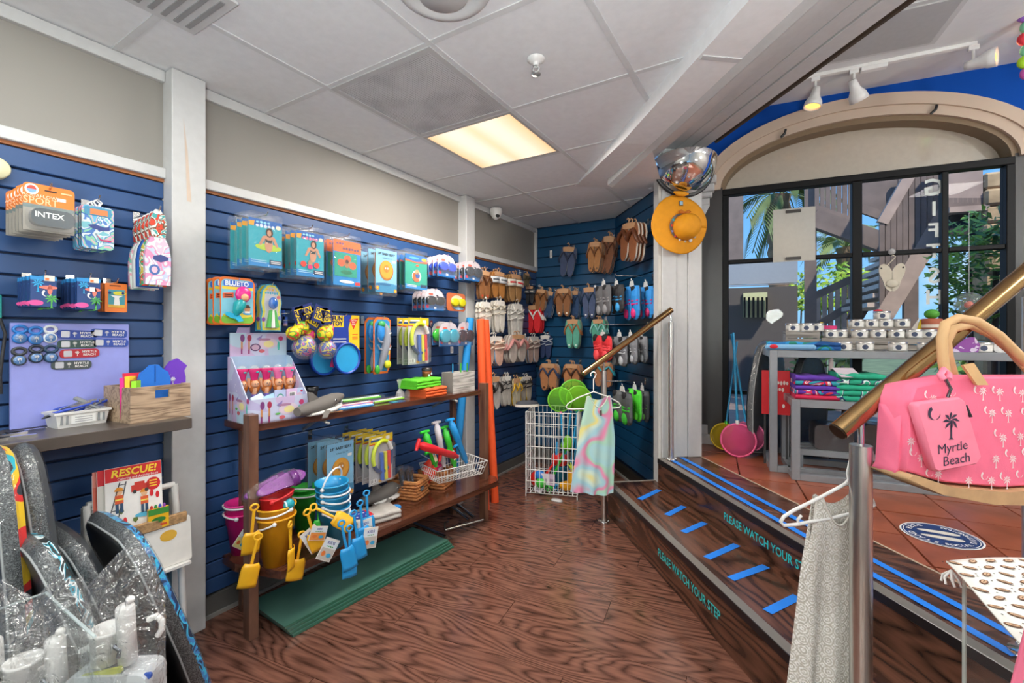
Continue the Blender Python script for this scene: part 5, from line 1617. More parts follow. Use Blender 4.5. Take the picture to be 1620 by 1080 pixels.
   b_.flat(ell(0.0,Z(0.38),w_*0.20,w_*0.18),-0.002,M('#e8e2d8',0.4));b_.flat(ell(-w_*0.06,Z(0.36),w_*0.12,w_*0.14),-0.0025,M('#b8622f',0.4));b_.flat(ell(w_*0.04,Z(0.40),w_*0.1,w_*0.09),-0.003,M('#3a5a9a',0.4));b_.flat(ell(0.02*w_,Z(0.50),w_*0.09,w_*0.08),-0.003,M('#c9966f',0.4));b_.flat(ell(0,Z(0.27),w_*0.12,w_*0.06),-0.003,M('#d86a4a',0.4))
   b_.flat(ell(w_*0.03,Z(0.70),w_*0.07,h_*0.03),-0.002,M('#e8573a',0.4));lines(b_,-w_*0.42,w_*0.0,(Z(0.10),Z(0.06)),WHITE,0.003,4);quad(b_,w_*0.18,Z(0.06),w_*0.46,Z(0.15),M('#27405e',0.4),4)
 return f
PK=[('A',(391.5,331,424,447,0.23),4,'#9ac23a','#2fa3b4','seated-bather float pack','at the near end of the top row'),('B',(467.7,353,440,513,0.23),4,'#d8622a','#2fa3b4','standing-bather float pack','in the second stack, top row'),('C',(526,366,455,571,0.22),4,'#c8c8cc','#2a86c8','orange-topped float pack','in the top row'),('D',(593,382,466,628,0.23),3,'#e08a2a','#7fb8da','24" BABY SEAT pack with yellow ring','in the top row'),('E',(640,392,459,676,0.20),4,'#3fa3c0','#2f9a86','green float pack with a baby','beside the goggle cards')]
for kd,r_,n,side,ins,lab,place in PK:
 loc,W_,H_=rect(*r_)
 hook(loc-ZV*0.012,r_[4],'L','the '+lab.split(' with')[0]+' stack')
 stack(film_pack('pool_float_pack',loc,W_,H_,'float pack',float_deco(kd),side,ins),'L',n,r_[4]/(n+0.8),lab,place,jit=0.012)
def goggle_card(loc,w_,h_,lens,rz=RZ_LEFT,big=False,lens_z=0.55):
 t=thing('goggle_card','','goggles card',loc,rz)
 b_=MB()
 sh=[(-w_/2,-h_),(w_/2,-h_),(w_/2,-h_*0.3),(w_*0.38,-h_*0.1),(w_*0.15,0),(-w_*0.15,0),(-w_*0.38,-h_*0.1),(-w_/2,-h_*0.3)]
 b_.prism(sh,0,0.003,M('#c9bfc6',0.4))
 quad(b_,-w_/2,-h_,w_/2,-h_*0.62,M('#1f6fb8',0.4));quad(b_,-w_/2,-h_*0.62,w_/2,-h_*0.48,M('#7fa8c8',0.4))
 b_.flat([(w_*0.05,-h_*0.28),(w_*0.16,-h_*0.28),(w_*0.3,-h_*0.42),(w_*0.2,-h_*0.42)],-0.0012,M('#2a2a34',0.5))
 b_.flat(ell(-w_*0.38,-h_*0.82,w_*0.08,h_*0.08),-0.0014,M('#d83a5a',0.5));b_.flat(ell(-w_*0.2,-h_*0.25,w_*0.12,h_*0.05),-0.0014,M('#d86a5a',0.5))
 quad(b_,-w_*0.04,-h_*0.93,w_*0.08,-h_*0.84,WHITE,3)
 b_.build('card',t)
 g=M(lens,0.12,coat=0.6)
 b_=MB()
 for s in(-1,1):
  r_=(0.26 if not big else 0.28)
  b_.at(TR((s*w_*0.235,-0.012,-h_*lens_z))@RX(PI/2)).lathe([(w_*r_,-0.008),(w_*r_,0.006),(w_*r_*0.8,0.010),(0.001,0.008)],g,n=16,sy=0.62 if not big else 0.85)
 b_.at(Matrix.Identity(4)).box((-w_*0.06,-0.016,-h_*lens_z-0.004),(w_*0.06,-0.008,-h_*lens_z+0.004),g)
 b_.build('goggles',t)
 MB().prism(rrect(-w_*0.47,-h_*0.97,w_*0.47,-h_*0.35,0.012),-0.024,-0.0004,BLISTER).build('blister',t)
 return t
for r_,n,lens,lab,place in(((692.5,400,436,720,0.20),4,'#2448d0','goggle card with bright blue goggles','in the top row'),((735,410,442,761,0.20),3,'#2c3440','goggle card with black goggles','at the end of the top row'),((672.5,455,490,702,0.18),4,'#1c2026','goggle card with round black goggles','in the second row')):
 loc,W_,H_=rect(*r_)
 hook(loc-ZV*0.01,r_[4],'L','the '+lab.replace('goggle card','cards'))
 stack(goggle_card(loc,W_,H_,lens),'L',n,r_[4]/(n+0.8),lab,place,jit=0.006)
loc,W_,H_=rect(707,462,491,736,0.15)
t=thing('kids_goggle_card','rounded orange goggle card with yellow-green goggles by the second column','goggles card',loc,RZ_LEFT)
b_=MB().prism(rrect(-W_/2,-H_,W_/2,0,0.025),0,0.004,M('#b8643f',0.4));b_.flat(ell(W_*0.05,-H_*0.5,W_*0.36,H_*0.40),-0.001,M('#d9c4a8',0.4));b_.flat(ell(W_*0.12,-H_*0.84,W_*0.3,H_*0.08),-0.0014,M('#8fb8d8',0.4));b_.build('card',t)
b_=MB()
for s in(-1,1):b_.at(TR((W_*(0.08+0.19*s),-0.01,-H_*0.52))@RX(PI/2)).lathe([(W_*.2,-0.006),(W_*.2,0.006),(W_*.13,0.01),(0.001,0.008)],M('#c8c020',0.3),n=14,sy=0.7)
b_.build('goggles',t)
hook(loc-ZV*0.01,0.15,'L','the rounded orange goggle card')
loc,W_,H_=rect(347.5,436,513,402.5,0.16)
def mermaid_card():
 t=thing('mermaid_toy_card','','toy card',loc,RZ_LEFT)
 b_=MB()
 out=[(x+0.004*math.sin(z*160),z)for x,z in rrect(-W_/2,-H_,W_/2,0,0.022,4)]
 b_.prism(out,0,0.004,M('#e0702c',0.4))
 inn=rrect(-W_*0.46,-H_*0.97,W_*0.46,-H_*0.05,0.02,4)
 b_.flat(inn,-0.0006,M('#7fc0d4',0.4))
 b_.flat(rrect(-W_*0.46,-H_*0.97,W_*0.46,-H_*0.80,0.016),-0.0012,M('#7ab53a',0.4));b_.flat(ell(0,-H_*0.80,W_*0.42,H_*0.06),-0.0015,M('#e0c840',0.4))
 quad(b_,-W_*0.44,-H_*0.26,W_*0.44,-H_*0.20,M('#e8c93a',0.4),2)
 b_.flat(rrect(-W_*0.40,-H_*0.20,W_*0.46,-H_*0.07,0.008),-0.0012,M('#3a6ac8',0.4))
 b_.text('BLUETO',-W_*0.02,-0.0022,-H_*0.135,H_*0.14,M('#e6f0f8',0.4),off=0.04,sx=0.95)
 b_.flat([(-W_*.42,-H_*.34),(-W_*.12,-H_*.32),(-W_*.12,-H_*.43),(-W_*.42,-H_*.45)],-0.0016,M('#e0603a',0.4));lines(b_,-W_*.38,-W_*.16,(-H_*.38,-H_*.42),M('#3a2018',0.5),0.004,4)
 b_.flat(ell(W_*0.28,-H_*0.66,W_*0.09,H_*0.08),-0.002,M('#c9906a',0.5));b_.flat(arc(W_*0.28,-H_*0.64,W_*0.09,H_*0.07,0,PI,8),-0.0025,M('#3a2a22',0.5));b_.flat(ell(W_*0.28,-H_*0.76,W_*0.14,H_*0.03),-0.0022,M('#3a9ad0',0.5));quad(b_,W_*.2,-H_*.75,W_*.36,-H_*.71,M('#e8e2da',0.5),4)
 b_.build('card',t)
 b_=MB()
 b_.ball((W_*0.10,-0.018,-H_*0.36),W_*0.21,M('#d82a86',0.3),16,9,(1.1,0.5,1.15));b_.build('hair',t)
 b_=MB();b_.ball((W_*0.10,-0.032,-H_*0.42),W_*0.115,M('#dca47c',0.4),14,8,(1,0.5,0.9));b_.ball((-W_*0.02,-0.02,-H_*0.48),W_*0.05,M('#dca47c',0.4),10,6);b_.build('face',t)
 b_=MB();b_.tube([(W_*0.06,-0.015,-H_*0.5),(W_*0.0,-0.018,-H_*0.58),(-W_*0.06,-0.016,-H_*0.72),(-W_*0.10,-0.012,-H_*0.80)],[0.018,0.026,0.02,0.010],M('#1f9aa0',0.3),12);b_.build('tail',t)
 b_=MB();b_.prism([(-W_*.12,-H_*.76),(W_*.02,-H_*.80),(W_*.12,-H_*.92),(-W_*.02,-H_*.94),(-W_*.1,-H_*.88),(-W_*.24,-H_*.86),(-W_*.38,-H_*.80),(-W_*.36,-H_*.74)][::-1],-0.016,-0.008,M('#2ab0d8',0.3));b_.build('fin',t)
 return t
hook(loc-ZV*0.02,0.16,'L','the mermaid toy cards')
stack(mermaid_card(),'L',3,0.055,'orange-edged toy card with pink-haired mermaid','above the display box',jit=0.006)
loc,W_,H_=rect(411.7,447,524,446,0.15)
def torpedo():
 t=thing('torpedo_toy_card','','toy card',loc,RZ_LEFT)
 sh=[(-W_*.45,-H_),(W_*.45,-H_),(W_*.48,-H_*.72),(W_*.42,-H_*.6),(W_*.5,-H_*.4),(W_*.42,-H_*.14),(W_*.2,-H_*.02),(0,0),(-W_*.2,-H_*.02),(-W_*.42,-H_*.14),(-W_*.5,-H_*.4),(-W_*.42,-H_*.6),(-W_*.48,-H_*.72)]
 b_=MB().prism(sh,0,0.004,M('#3a9ac0',0.4))
 b_.flat([(x*.9,-H_/2+(z+H_/2)*.95)for x,z in sh],-0.0006,M('#d8cf52',0.4))
 b_.flat([(x*.66,-H_/2+(z+H_/2)*.86)for x,z in sh],-0.0012,M('#c8c6cc',0.4))
 scrawl(b_,-W_*.08,-H_*0.13,W_*.4,H_*.05,M('#e8b02a',0.4),3,4);scrawl(b_,0,-H_*0.20,W_*.62,H_*.055,M('#2fa8c8',0.4),6,4)
 b_.flat(ell(W_*0.33,-H_*0.28,W_*0.09,W_*0.08),-0.002,M('#d84a4a',0.4));b_.flat(ell(-W_*0.36,-H_*0.75,W_*0.08,W_*0.1),-0.002,M('#8a4aa0',0.4));b_.flat(ell(W_*0.38,-H_*0.72,W_*0.08,W_*0.1),-0.002,M('#4a58b8',0.4))
 b_.build('card',t)
 MB().ball((0,-0.016,-H_*0.41),W_*0.20,M('#1f62b8',0.2,coat=0.5),16,10,(1,0.8,1.35)).build('nose',t)
 for s,c_ in((-1,'#3aa83a'),(0,'#e4e8e4'),(1,'#3aa83a')):
  MB().prism([(s*W_*.08-W_*.05,-H_*.56),(s*W_*.08+W_*.05,-H_*.56),(s*W_*.2+W_*.08,-H_*.92),(s*W_*.2-W_*.08,-H_*.92)][::-1],-0.018,-0.004,M(c_,0.35)).build('fin',t)
 MB().prism([(x*.62,-H_/2+(z+H_/2)*.84)for x,z in sh],-0.03,-0.0008,BLISTER).build('blister',t)
 return t
hook(loc-ZV*0.012,0.15,'L','the torpedo toy cards')
stack(torpedo(),'L',2,0.05,'blue-nosed torpedo toy on yellow card','beside the mermaid cards')
BALLP=PATTERN('ballyellow',['#e8d82a','#e8d82a','#5fae2f','#d8402f','#e8d82a'],28,0.45)
BALLQ=PATTERN('ballpink',['#e03a7a','#e8d82a','#e03a7a','#3a9ad0'],24,0.45)
NETB=PATTERN('ballnet',['#28489c','#d8c832','#28489c','#c83a7a','#5a86c8'],30,0.4)
def funtoy_card(b_,cx,cz,w_,h_,rot):
 T0=b_.T.copy()
 b_.T=T0@TR((cx,0,cz))@RY(-rot)
 b_.box((-w_/2,-0.002,-h_/2),(w_/2,0.002,h_/2),M('#27336e',0.4))
 quad(b_,-w_*.38,-h_*.34,w_*.38,h_*.34,M('#e8c62a',0.4),5)
 b_.text('FUN',0,-0.0042,h_*.15,h_*.36,M('#1a2458',0.4),off=0.04,sx=0.9);b_.text('TOY',0,-0.0042,-h_*.16,h_*.36,M('#1a2458',0.4),off=0.04,sx=0.9)
 b_.T=T0
for(off,balls,net,cards,lab)in((0.17,[(476.7,518.3,11.5,0),(493,530,9.8,1),(464,527,11,0)],(482,547.6,18),[(482,497,15,17,0.35),(496,505,12,17,-0.5),(472,500,9,18,0.3)],'bunch of yellow, pink and printed balls in a net under FUN TOY tags'),(0.21,[(514.5,527.7,12.5,0),(522,520,10,1)],(517.6,551,14),[(514,500,10,15,0.1),(504,497,11,15,-0.3)],'smaller bunch of balls in a net in front of the blue catch paddles')):
 p0=LW(net[0],net[1],off)
 t=thing('ball_set',lab,'ball set',p0,RZ_LEFT)
 def loc_(px,py,dy=0.0):
  q=LW(px,py,off);return(q.y-p0.y,dy,q.z-p0.z)
 def rr_(px,py,r):
  a,c=LW(px,py-r,off),LW(px,py+r,off);return(a.z-c.z)/2
 for bx_,by_,r,k in balls:
  MB().ball(loc_(bx_,by_,0.02*k),rr_(bx_,by_,r),BALLQ if k else BALLP,18,12).build('ball',t)
 rn=rr_(net[0],net[1],net[2])
 MB().ball((0,0.0,0),rn*0.92,NETB,20,12).build('ball',t)
 MB().ball((0,0.0,-0.006),rn*1.05,CLEAR('netbag',(0.9,0.9,0.95),0.10,0.2),20,12,(1.02,1.0,1.06)).build('net_bag',t)
 for px,py,w1,h1,ro in cards:
  b_=MB();q=loc_(px,py,-0.01)
  b_.at(TR((0,q[1],0)));s1=rr_(px,py,1)
  funtoy_card(b_,q[0],q[2],w1*s1*2.1,h1*s1*1.8,ro);b_.build('tag_card',t)
 hook(p0+ZV*(0.13 if off<.2 else 0.11),off,'L','the '+lab.split(' of')[0].replace('smaller bunch','smaller ball bunch'))
loc,W_,H_=rect(520,497,597,569,0.13)
t=thing('catch_paddle_set','blue catch-ball paddle set with FUN TOY card, disc facing out','paddle set',loc,RZ_LEFT)
b_=MB().box((-W_/2,0.004,-H_*0.62),(W_/2,0.008,0),M('#27409c',0.4));b_.at(TR((0,0.004,0)))
quad(b_,-W_*.42,-H_*.2,-W_*.02,-H_*.01,M('#e8c62a',0.4),1)
b_.text('FUN',-W_*.22,-0.0016,-H_*.06,H_*.10,M('#1a2458',0.4),off=0.04);b_.text('TOY',-W_*.22,-0.0016,-H_*.145,H_*.10,M('#1a2458',0.4),off=0.04)
b_.flat([(W_*.16,-H_*.6),(W_*.5,-H_*.6),(W_*.5,0),(W_*.24,0),(W_*.14,-H_*.2)],-0.001,M('#e8c62a',0.4))
b_.flat([(W_*.16,-H_*.07),(W_*.46,-H_*.05),(W_*.3,-H_*.24)][::-1],-0.0016,M('#d83a2a',0.4));b_.text('CATCH',W_*.31,-0.0024,-H_*.085,H_*.035,WHITE,off=0.02);b_.text('BALL',W_*.305,-0.0024,-H_*.12,H_*.032,WHITE,off=0.02);b_.text('GAME',W_*.30,-0.0024,-H_*.155,H_*.028,WHITE,off=0.02)
lines(b_,W_*.26,W_*.44,(-H_*.33,-H_*.37,-H_*.40),M('#e0602a',0.4),0.006,3)
lines(b_,-W_*.36,W_*.06,(-H_*.40,-H_*.45),WHITE,0.006,3)
b_.build('card',t)
def disc(b_,m1,m2,r):
 b_.lathe([(0.001,-0.004),(r*0.86,-0.004),(r*.88,-0.012),(r*.96,-0.016),(r,-0.008),(r,0.006),(0.001,0.008)],m1,n=32)
 b_.lathe([(0.001,-0.0055),(r*0.85,-0.0055)],m2,n=32)
r_=H_*0.26
b_=MB().at(TR((W_*0.02,-0.012,-H_*0.71))@RX(-PI/2));disc(b_,M('#1748ac',0.35),M('#2fa0d8',0.4),r_);b_.build('disc',t)
loc2,W2_,H2_=rect(498,545,598,527,0.06)
t=thing('catch_paddle','second blue catch paddle with pink strap, hanging behind the FUN TOY paddle set','paddle',loc2,RZ_LEFT)
b_=MB().at(TR((0,0,-H2_*0.45))@RX(-PI/2));disc(b_,M('#1748ac',0.35),M('#2fa0d8',0.4),H2_*0.5);b_.build('disc',t)
MB().tube([(W2_*.36,-0.01,-H2_*.1),(W2_*.44,-0.02,-H2_*.4),(W2_*.36,-0.01,-H2_*.7)],0.012,M('#d82a72',0.5),8).build('strap',t)
hook(loc-ZV*0.01,0.13,'L','the catch paddle set')
loc,W_,H_=rect(591,501,592,618,0.18)
def dive_toy():
 t=thing('dive_toy_card','','toy card',loc,RZ_LEFT)
 sh=[(-W_*.5,-H_),(W_*.3,-H_),(W_*.44,-H_*.9),(W_*.5,-H_*.5),(W_*.5,-H_*.05),(W_*.3,0),(-W_*.3,0),(-W_*.5,-H_*.08)]
 b_=MB().prism(sh,0,0.004,M('#e0702c',0.4));b_.flat([(x*.88,-H_/2+(z+H_/2)*.92)for x,z in sh],-0.0006,M('#3a8ac0',0.4))
 b_.flat(ell(W_*.34,-H_*.18,W_*.12,H_*.04),-0.0012,M('#4fc0a0',0.4));b_.flat(ell(W_*.36,-H_*.62,W_*.1,H_*.05),-0.0012,M('#e8c93a',0.4))
 b_.build('card',t)
 G=M('#8c8f9a',0.35)
 b_=MB();b_.tube([(W_*.02,-0.014,-H_*.12),(W_*.14,-0.02,-H_*.24),(W_*.10,-0.024,-H_*.42),(-W_*.02,-0.022,-H_*.62),(-W_*.16,-0.018,-H_*.80),(-W_*.22,-0.012,-H_*.94)],[0.012,0.022,0.026,0.024,0.018,0.010],G,12);b_.build('body',t)
 b_=MB();b_.ball((-W_*.18,-0.014,-H_*.26),W_*.26,M('#2f86d0',0.35),14,9,(0.8,0.5,1.7));b_.ball((-W_*.14,-0.016,-H_*.13),W_*.2,M('#3fa05a',0.35),12,8,(1,.6,.8));b_.build('shell',t)
 b_=MB();b_.ball((W_*.16,-0.042,-H_*.30),0.008,WHITE,10,6);b_.ball((W_*.17,-0.049,-H_*.30),0.0045,BLACK,8,5);b_.build('eye',t)
 b_=MB()
 for s,z in((-1,-.45),(-1,-.58),(1,-.36),(1,-.60)):
  b_.tube([(s*W_*.06,-0.02,H_*z),(s*W_*.3,-0.02,H_*(z+.02)),(s*W_*.4,-0.02,H_*(z+.09))],[0.008,0.006,0.002],G,8)
 b_.build('fins',t)
 MB().ball((W_*.22,-0.012,-H_*.84),W_*.2,M('#d8d82a',0.4),12,8,(1,.5,.9)).build('yellow_base',t)
 MB().ball((-W_*.34,-0.01,-H_*.92),W_*.14,M('#3aa83a',0.4),12,8,(1,.6,1.4)).build('green_base',t)
 return t
hook(loc-ZV*0.012,0.18,'L','the grey dive toys')
stack(dive_toy(),'L',2,0.075,'grey and blue sea-creature dive toy card','beside the catch paddles')
def ring_pack(loc,W_,H_,rz=RZ_LEFT):
 t=thing('dive_ring_pack','','dive ring pack',loc,rz)
 b_=MB().box((-W_/2,0,-H_),(W_/2,0.003,0),M('#b9b8ba',0.4))
 quad(b_,-W_/2,-H_*.16,W_/2,0,M('#d8b62a',0.4));quad(b_,-W_/2,-H_*.18,W_/2,-H_*.16,M('#c8362a',0.4),2)
 quad(b_,-W_*.44,-H_*.12,W_*.0,-H_*.08,M('#2a4a8a',0.4),2);quad(b_,-W_*.40,-H_*.07,W_*.05,-H_*.045,WHITE,2);quad(b_,W_*.2,-H_*.12,W_*.36,-H_*.05,WHITE,2)
 quad(b_,-W_*.44,-H_*.96,-W_*.2,-H_*.88,WHITE,2)
 for k in range(4):quad(b_,-W_*.42+k*W_*.05,-H_*.95,-W_*.40+k*W_*.05,-H_*.89,BLACK,3)
 quad(b_,-W_*.12,-H_*.98,W_*.02,-H_*.92,M('#e0a030',0.4),2)
 b_.build('card',t)
 cz=-H_*.44
 R1=W_*.40
 cols=(('#c8d82a',0.35*PI,1.15*PI),('#e0e2e2',0.10*PI,0.35*PI),('#233a6a',1.15*PI,2.1*PI))
 for c_,a0,a1 in cols:
  MB().tube([(R1*math.cos(a0+(a1-a0)*k/12),-0.012,cz+R1*1.25*math.sin(a0+(a1-a0)*k/12))for k in range(13)],W_*.065,M(c_,0.35),8).build('ring',t)
 for k,c_ in enumerate(('#2a5ab0','#d8d02a','#d02a2a')):
  x=W_*(-.06+.15*k)
  b_=MB().tube([(x,-0.014,-H_*.36),(x+W_*.04,-0.014,-H_*.93)],W_*.068,M(c_,0.35),8);b_.build('dive_stick',t)
 MB().prism(rrect(-W_*.46,-H_*.97,W_*.47,-H_*.2,0.01),-0.028,-0.0004,BLISTER).build('blister',t)
 return t
loc,W_,H_=rect(645.7,502,577,678,0.19)
hook(loc-ZV*0.01,0.19,'L','the upper dive ring packs')
stack(ring_pack(loc,W_,H_),'L',3,0.05,'yellow-topped pack of dive rings and sticks','above the upper shelf',jit=0.006)
for i,(r_,lens,lab)in enumerate((((695,509,548,724,0.17),'#2f9ab4','swim mask card with teal mask, in front above the upper shelf'),((724,509,547,748,0.15),'#2a2436','swim mask card with black mask, nearest the second column'),((684,508,546,712,0.10),'#3ac83a','swim mask card with lime green mask, behind the teal one'))):
 loc,W_,H_=rect(*r_)
 t=goggle_card(loc,W_,H_,lens,big=True,lens_z=0.58);t['label']=lab;t.name='swim_mask_card'
 if i<2:hook(loc-ZV*0.01,r_[4],'L','the '+('teal' if i==0 else 'black')+' swim mask card')
p=LW(715,548,0.10)
t=thing('hook_price_tag','small white price tag hanging under the swim masks','price tag',p,RZ_LEFT)
b_=MB().box((-0.016,0,-0.05),(0.016,0.002,0),WHITE);lines(b_,-0.01,0.01,(-0.015,-0.025,-0.035),M('#8a8a90',.5),0.003,1);b_.build('tag',t)
p=LW(457,497,0.06)
hook(p,0.06,'L','nothing, left of the FUN TOY balls')
# shelf unit
US=rad(5.5)
UO=Vector((-1.985,1.10,0));Uu=Vector((math.sin(US),math.cos(US),0));Uv=Vector((math.cos(US),-math.sin(US),0))
RZ_U=RZ_LEFT-US
def U(a,b_,z=0.0):return UO+Uu*a+Uv*b_+ZV*z
ZUP,ZLO=0.905,0.285
LEGW=WOOD('leg','#55362a','#75513f',scale=(8,8,1.2),rough=0.35,bump=0.05,rings=3)
SHW=WOOD('shelfwood','#3f2217','#653c2c',scale=(1.0,9,9),rough=0.16,bump=0.05,rings=4,coat=0.3)
unit=thing('shelf_unit','low dark wooden two-tier shelf unit of beach toys along the second slatwall bay','shelf',UO,RZ_U)
for a,nm_ in((-0.02,'leg'),(1.53,'leg')):
 MB().box((a-0.004,-0.045,0),(a+0.036,0.01,0.955),LEGW,0.002).build('leg',unit)
for a in(0.05,1.46):
 MB().box((a,0.20,0),(a+0.035,0.235,0.88),LEGW,0.002).build('leg',unit)
MB().prism([(0,0)]*0 or[(-0.01,0.875),(1.56,0.875),(1.56,ZUP),(-0.01,ZUP)],-0.005,0.235,SHW).build('upper_shelf',unit)
b_=MB()
pl=[(-0.02,0.23),(-0.02,0.10),(0.07,-0.13),(1.56,-0.13),(1.63,-0.06),(1.63,0.23)]
b_.loft([[(x,y,ZLO-0.035)for x,y in pl],[(x,y,ZLO)for x,y in pl]],SHW);b_.build('lower_shelf',unit)
for a in(0.36,1.28):
 MB().tube([(a,0.22,0.80),(a,0.08,0.868),(a,0.02,0.868),(a,0.0,0.86),(a+0.012,0.0,0.855)],0.008,M('#c9c6c0',0.3,metal=.6),6).build('bracket',unit)
LAV=PATTERN('lavender',['#b9b4dc','#c3c9e4','#c9b4d8','#b4cfe2'],5,0.4,dist=0.5)
bxl=U(0.135,-0.02,ZUP)
t=thing('display_box','lavender cardboard counter display of mermaid brushes on the upper shelf','display box',bxl,RZ_U)
hw=0.135
def prints(b_,s=1.0,cx=0.0,cz=0.0):
 b_.flat(ell(cx-hw*.55,cz+.075,.010,.018),-0.0008,M('#7a3a7a',.5));quad(b_,cx-hw*.6,cz+.02,cx-hw*.54,cz+.06,M('#c88a5a',.5));quad(b_,cx-hw*.60,cz+.0,cx-hw*.55,cz+.025,M('#8a2a72',.5))
 b_.flat(ell(cx-hw*.32,cz+.075,.010,.016),-0.0008,M('#a02a4a',.5));quad(b_,cx-hw*.36,cz+.02,cx-hw*.3,cz+.06,M('#c88a5a',.5));quad(b_,cx-hw*.36,cz+.0,cx-hw*.31,cz+.025,M('#9a2a6a',.5))
 b_.flat(ell(cx+hw*.32,cz+.048,hw*.34,.026),-0.0008,M('#d9c6d8',.5));b_.flat(ell(cx+hw*.34,cz+.045,hw*.18,.016),-0.0014,M('#e8dc9a',.5));b_.flat(ell(cx+hw*.2,cz+.068,hw*.22,.006),-0.0014,M('#a87a9a',.5))
 b_.flat(ell(cx+hw*.78,cz+.072,.012,.012),-0.0008,M('#b8386a',.5));b_.flat(ell(cx+hw*.7,cz+.035,.006,.022),-0.0008,M('#4ab8a8',.5))
 b_.flat([(cx-hw*.1,cz+.07),(cx+hw*.02,cz+.08),(cx+hw*.12,cz+.09),(cx+hw*.06,cz+.06)],-0.0008,M('#8a7ab8',.5));b_.flat(ell(cx+hw*.1,cz+.012,.014,.009),-0.0008,M('#c8606a',.5));b_.flat(ell(cx-hw*.05,cz+.03,.012,.005),-0.0008,M('#5fae5a',.5))
b_=MB().box((-hw,0.0,0),(hw,0.004,0.105),LAV);prints(b_);b_.build('front_panel',t)
for s in(-1,1):
 b_=MB().at(TR((s*hw,0,0))@RZM(PI/2)).prism([(0.0,0.0),(0.20,0.0),(0.20,0.29),(0.16,0.285),(0.0,0.105)],-0.002,0.002,LAV)
 if s<0:
  b_.at(TR((-hw-0.002,0.2,0))@RZM(-PI/2));prints(b_,cx=0.10,cz=0.03)
  for k in range(9):b_.flat(ell(0.03+0.13*R.random(),0.12+0.12*R.random()*(0.3+k/9),.004,.004,8),-0.0006,M('#d8d4ea',.5))
 b_.build('side_panel',t)
MB().box((-hw,0.196,0),(hw,0.2,0.29),M('#a8c4e0',.4)).build('back_panel',t)
MB().box((-hw,0.0,0),(hw,0.2,0.004),LAV).build('base_panel',t)
b_=MB().box((-hw*.95,0.198,0.29),(hw,0.202,0.40),LAV);b_.at(TR((0,0.198,0.30)));prints(b_);b_.flat(ell(-hw*.12,.03,.024,.018),-0.0018,M('#5a3a6a',.5));b_.flat(ell(-hw*.12,.03,.018,.013),-0.0022,M('#c8a8c0',.5))
b_.at(TR((0,0.198,0.0)));b_.flat([(-hw*.75,.40),(-hw*.3,.40),(-hw*.3,.43),(-hw*.35,.425),(-hw*.7,.425)],-0.0004,M('#b8a8d8',.5));b_.build('header',t)
for k in range(5):
 x=-0.105+k*0.052
 q=bxl+Uu*x-Uv*(0.13-0.005*k)+ZV*0.14
 col='#c8206a' if k<3 else '#e06aa0'
 t2=thing('mermaid_brush',['first','second','third','fourth','fifth'][k]+' mermaid brush from the column, with a '+('crimson' if k<3 else 'pink')+' paper skirt','brush',q,RZ_U)
 SKN=M('#d8a07a',.45)
 MB().lathe([(0.010,-0.04),(0.011,-0.02),(0.016,0.0),(0.012,0.012)],SKN,n=14).build('body',t2)
 MB().lathe([(0.007,-0.13),(0.012,-0.08),(0.012,-0.045),(0.0115,-0.025)],M('#7a6ab8',.4),n=14).build('tail',t2)
 b_=MB().ball((0,-0.006,0.022),0.018,SKN,14,9);b_.ball((-.006,-.0225,.024),.003,M('#2a3a4a',.4),8,5);b_.ball((.006,-.0225,.024),.003,M('#2a3a4a',.4),8,5);b_.build('face',t2)
 MB().ball((0.002,0.004,0.012),0.026,M('#b8651f',.5),14,9,(1,0.75,1.5)).build('hair',t2)
 for s in(-1,1):MB().tube([(s*0.014,0,0.0),(s*0.026,-0.004,0.02),(s*0.024,-0.004,0.05)],[0.005,0.005,0.004],SKN,8).build('arm',t2)
 MB().lathe([(0.014,0.04),(0.02,0.07),(0.030,0.092),(0.028,0.094),(0.001,0.07)],M(col,.5),n=16,sy=0.7).build('paper_skirt',t2)
 MB().ball((0,0.0,0.092),0.022,CLEAR('domecap',(0.85,.95,.93),0.2,0.05),14,9,(1,.7,.8)).build('cap',t2)
 b_=MB().ball((0.006,-.019,0.078),0.006,M('#2f9a9a',.4),8,5,(1.3,.4,.7));b_.build('emblem',t2)
for k,(x,d_,z,rz_,rt,c1,lab)in enumerate(((-0.07,0.03,0.09,.0,.5,'#cfe2f0','white-blue card tipped over the front of the mermaid display'),(-0.02,0.025,0.085,.1,.35,'#a8d0e8','light blue card lying in the mermaid display'),(0.02,0.03,0.10,.0,0,'#b8c4e4','upright lilac card with a green round print in the display'),(0.075,0.03,0.10,.0,0,'#d8b8d8','upright pink card with a barcode in the display'),(0.115,0.035,0.10,.0,0,'#bcd0e8','upright pale blue card at the far end of the display'))):
 q=bxl+Uu*x-Uv*d_+ZV*z
 t2=thing('brush_card',lab,'card',q,RZ_U+rz_)
 b_=MB().at(RY(-rt*.8)@RX(-rt)).box((-.026,0,-.05),(.026,.003,.035),M(c1,.4))
 if k==2:b_.flat(ell(0,0,.016,.017),-0.0006,M('#4a9a86',.5));b_.flat(ell(0,0,.011,.012),-0.001,M('#d8cfe0',.5))
 if k==3:
  quad(b_,-.012,-.005,.018,.02,WHITE,1)
  for j in range(5):quad(b_,-.009+j*.005,-.002,-.0065+j*.005,.017,BLACK,2)
 if k==4:b_.flat(ell(0,0,.014,.014),-0.0006,M('#d8b8c8',.5));b_.flat(ell(.01,.02,.006,.006),-0.0008,M('#c83a5a',.5))
 if k<2:b_.flat(ell(0,0,.012,.012),-0.0006,M('#7fb8dc',.5))
 b_.build('card',t2)
q=FL(490,622,ZUP);q=U((q-UO).dot(Uu),-0.12,ZUP)
t=thing('tumbler_cup','tall black souvenir cup with a white palm behind the shark puppet','cup',LW(491,620,0.12)*1.0,RZ_LEFT)
t.location.z=ZUP
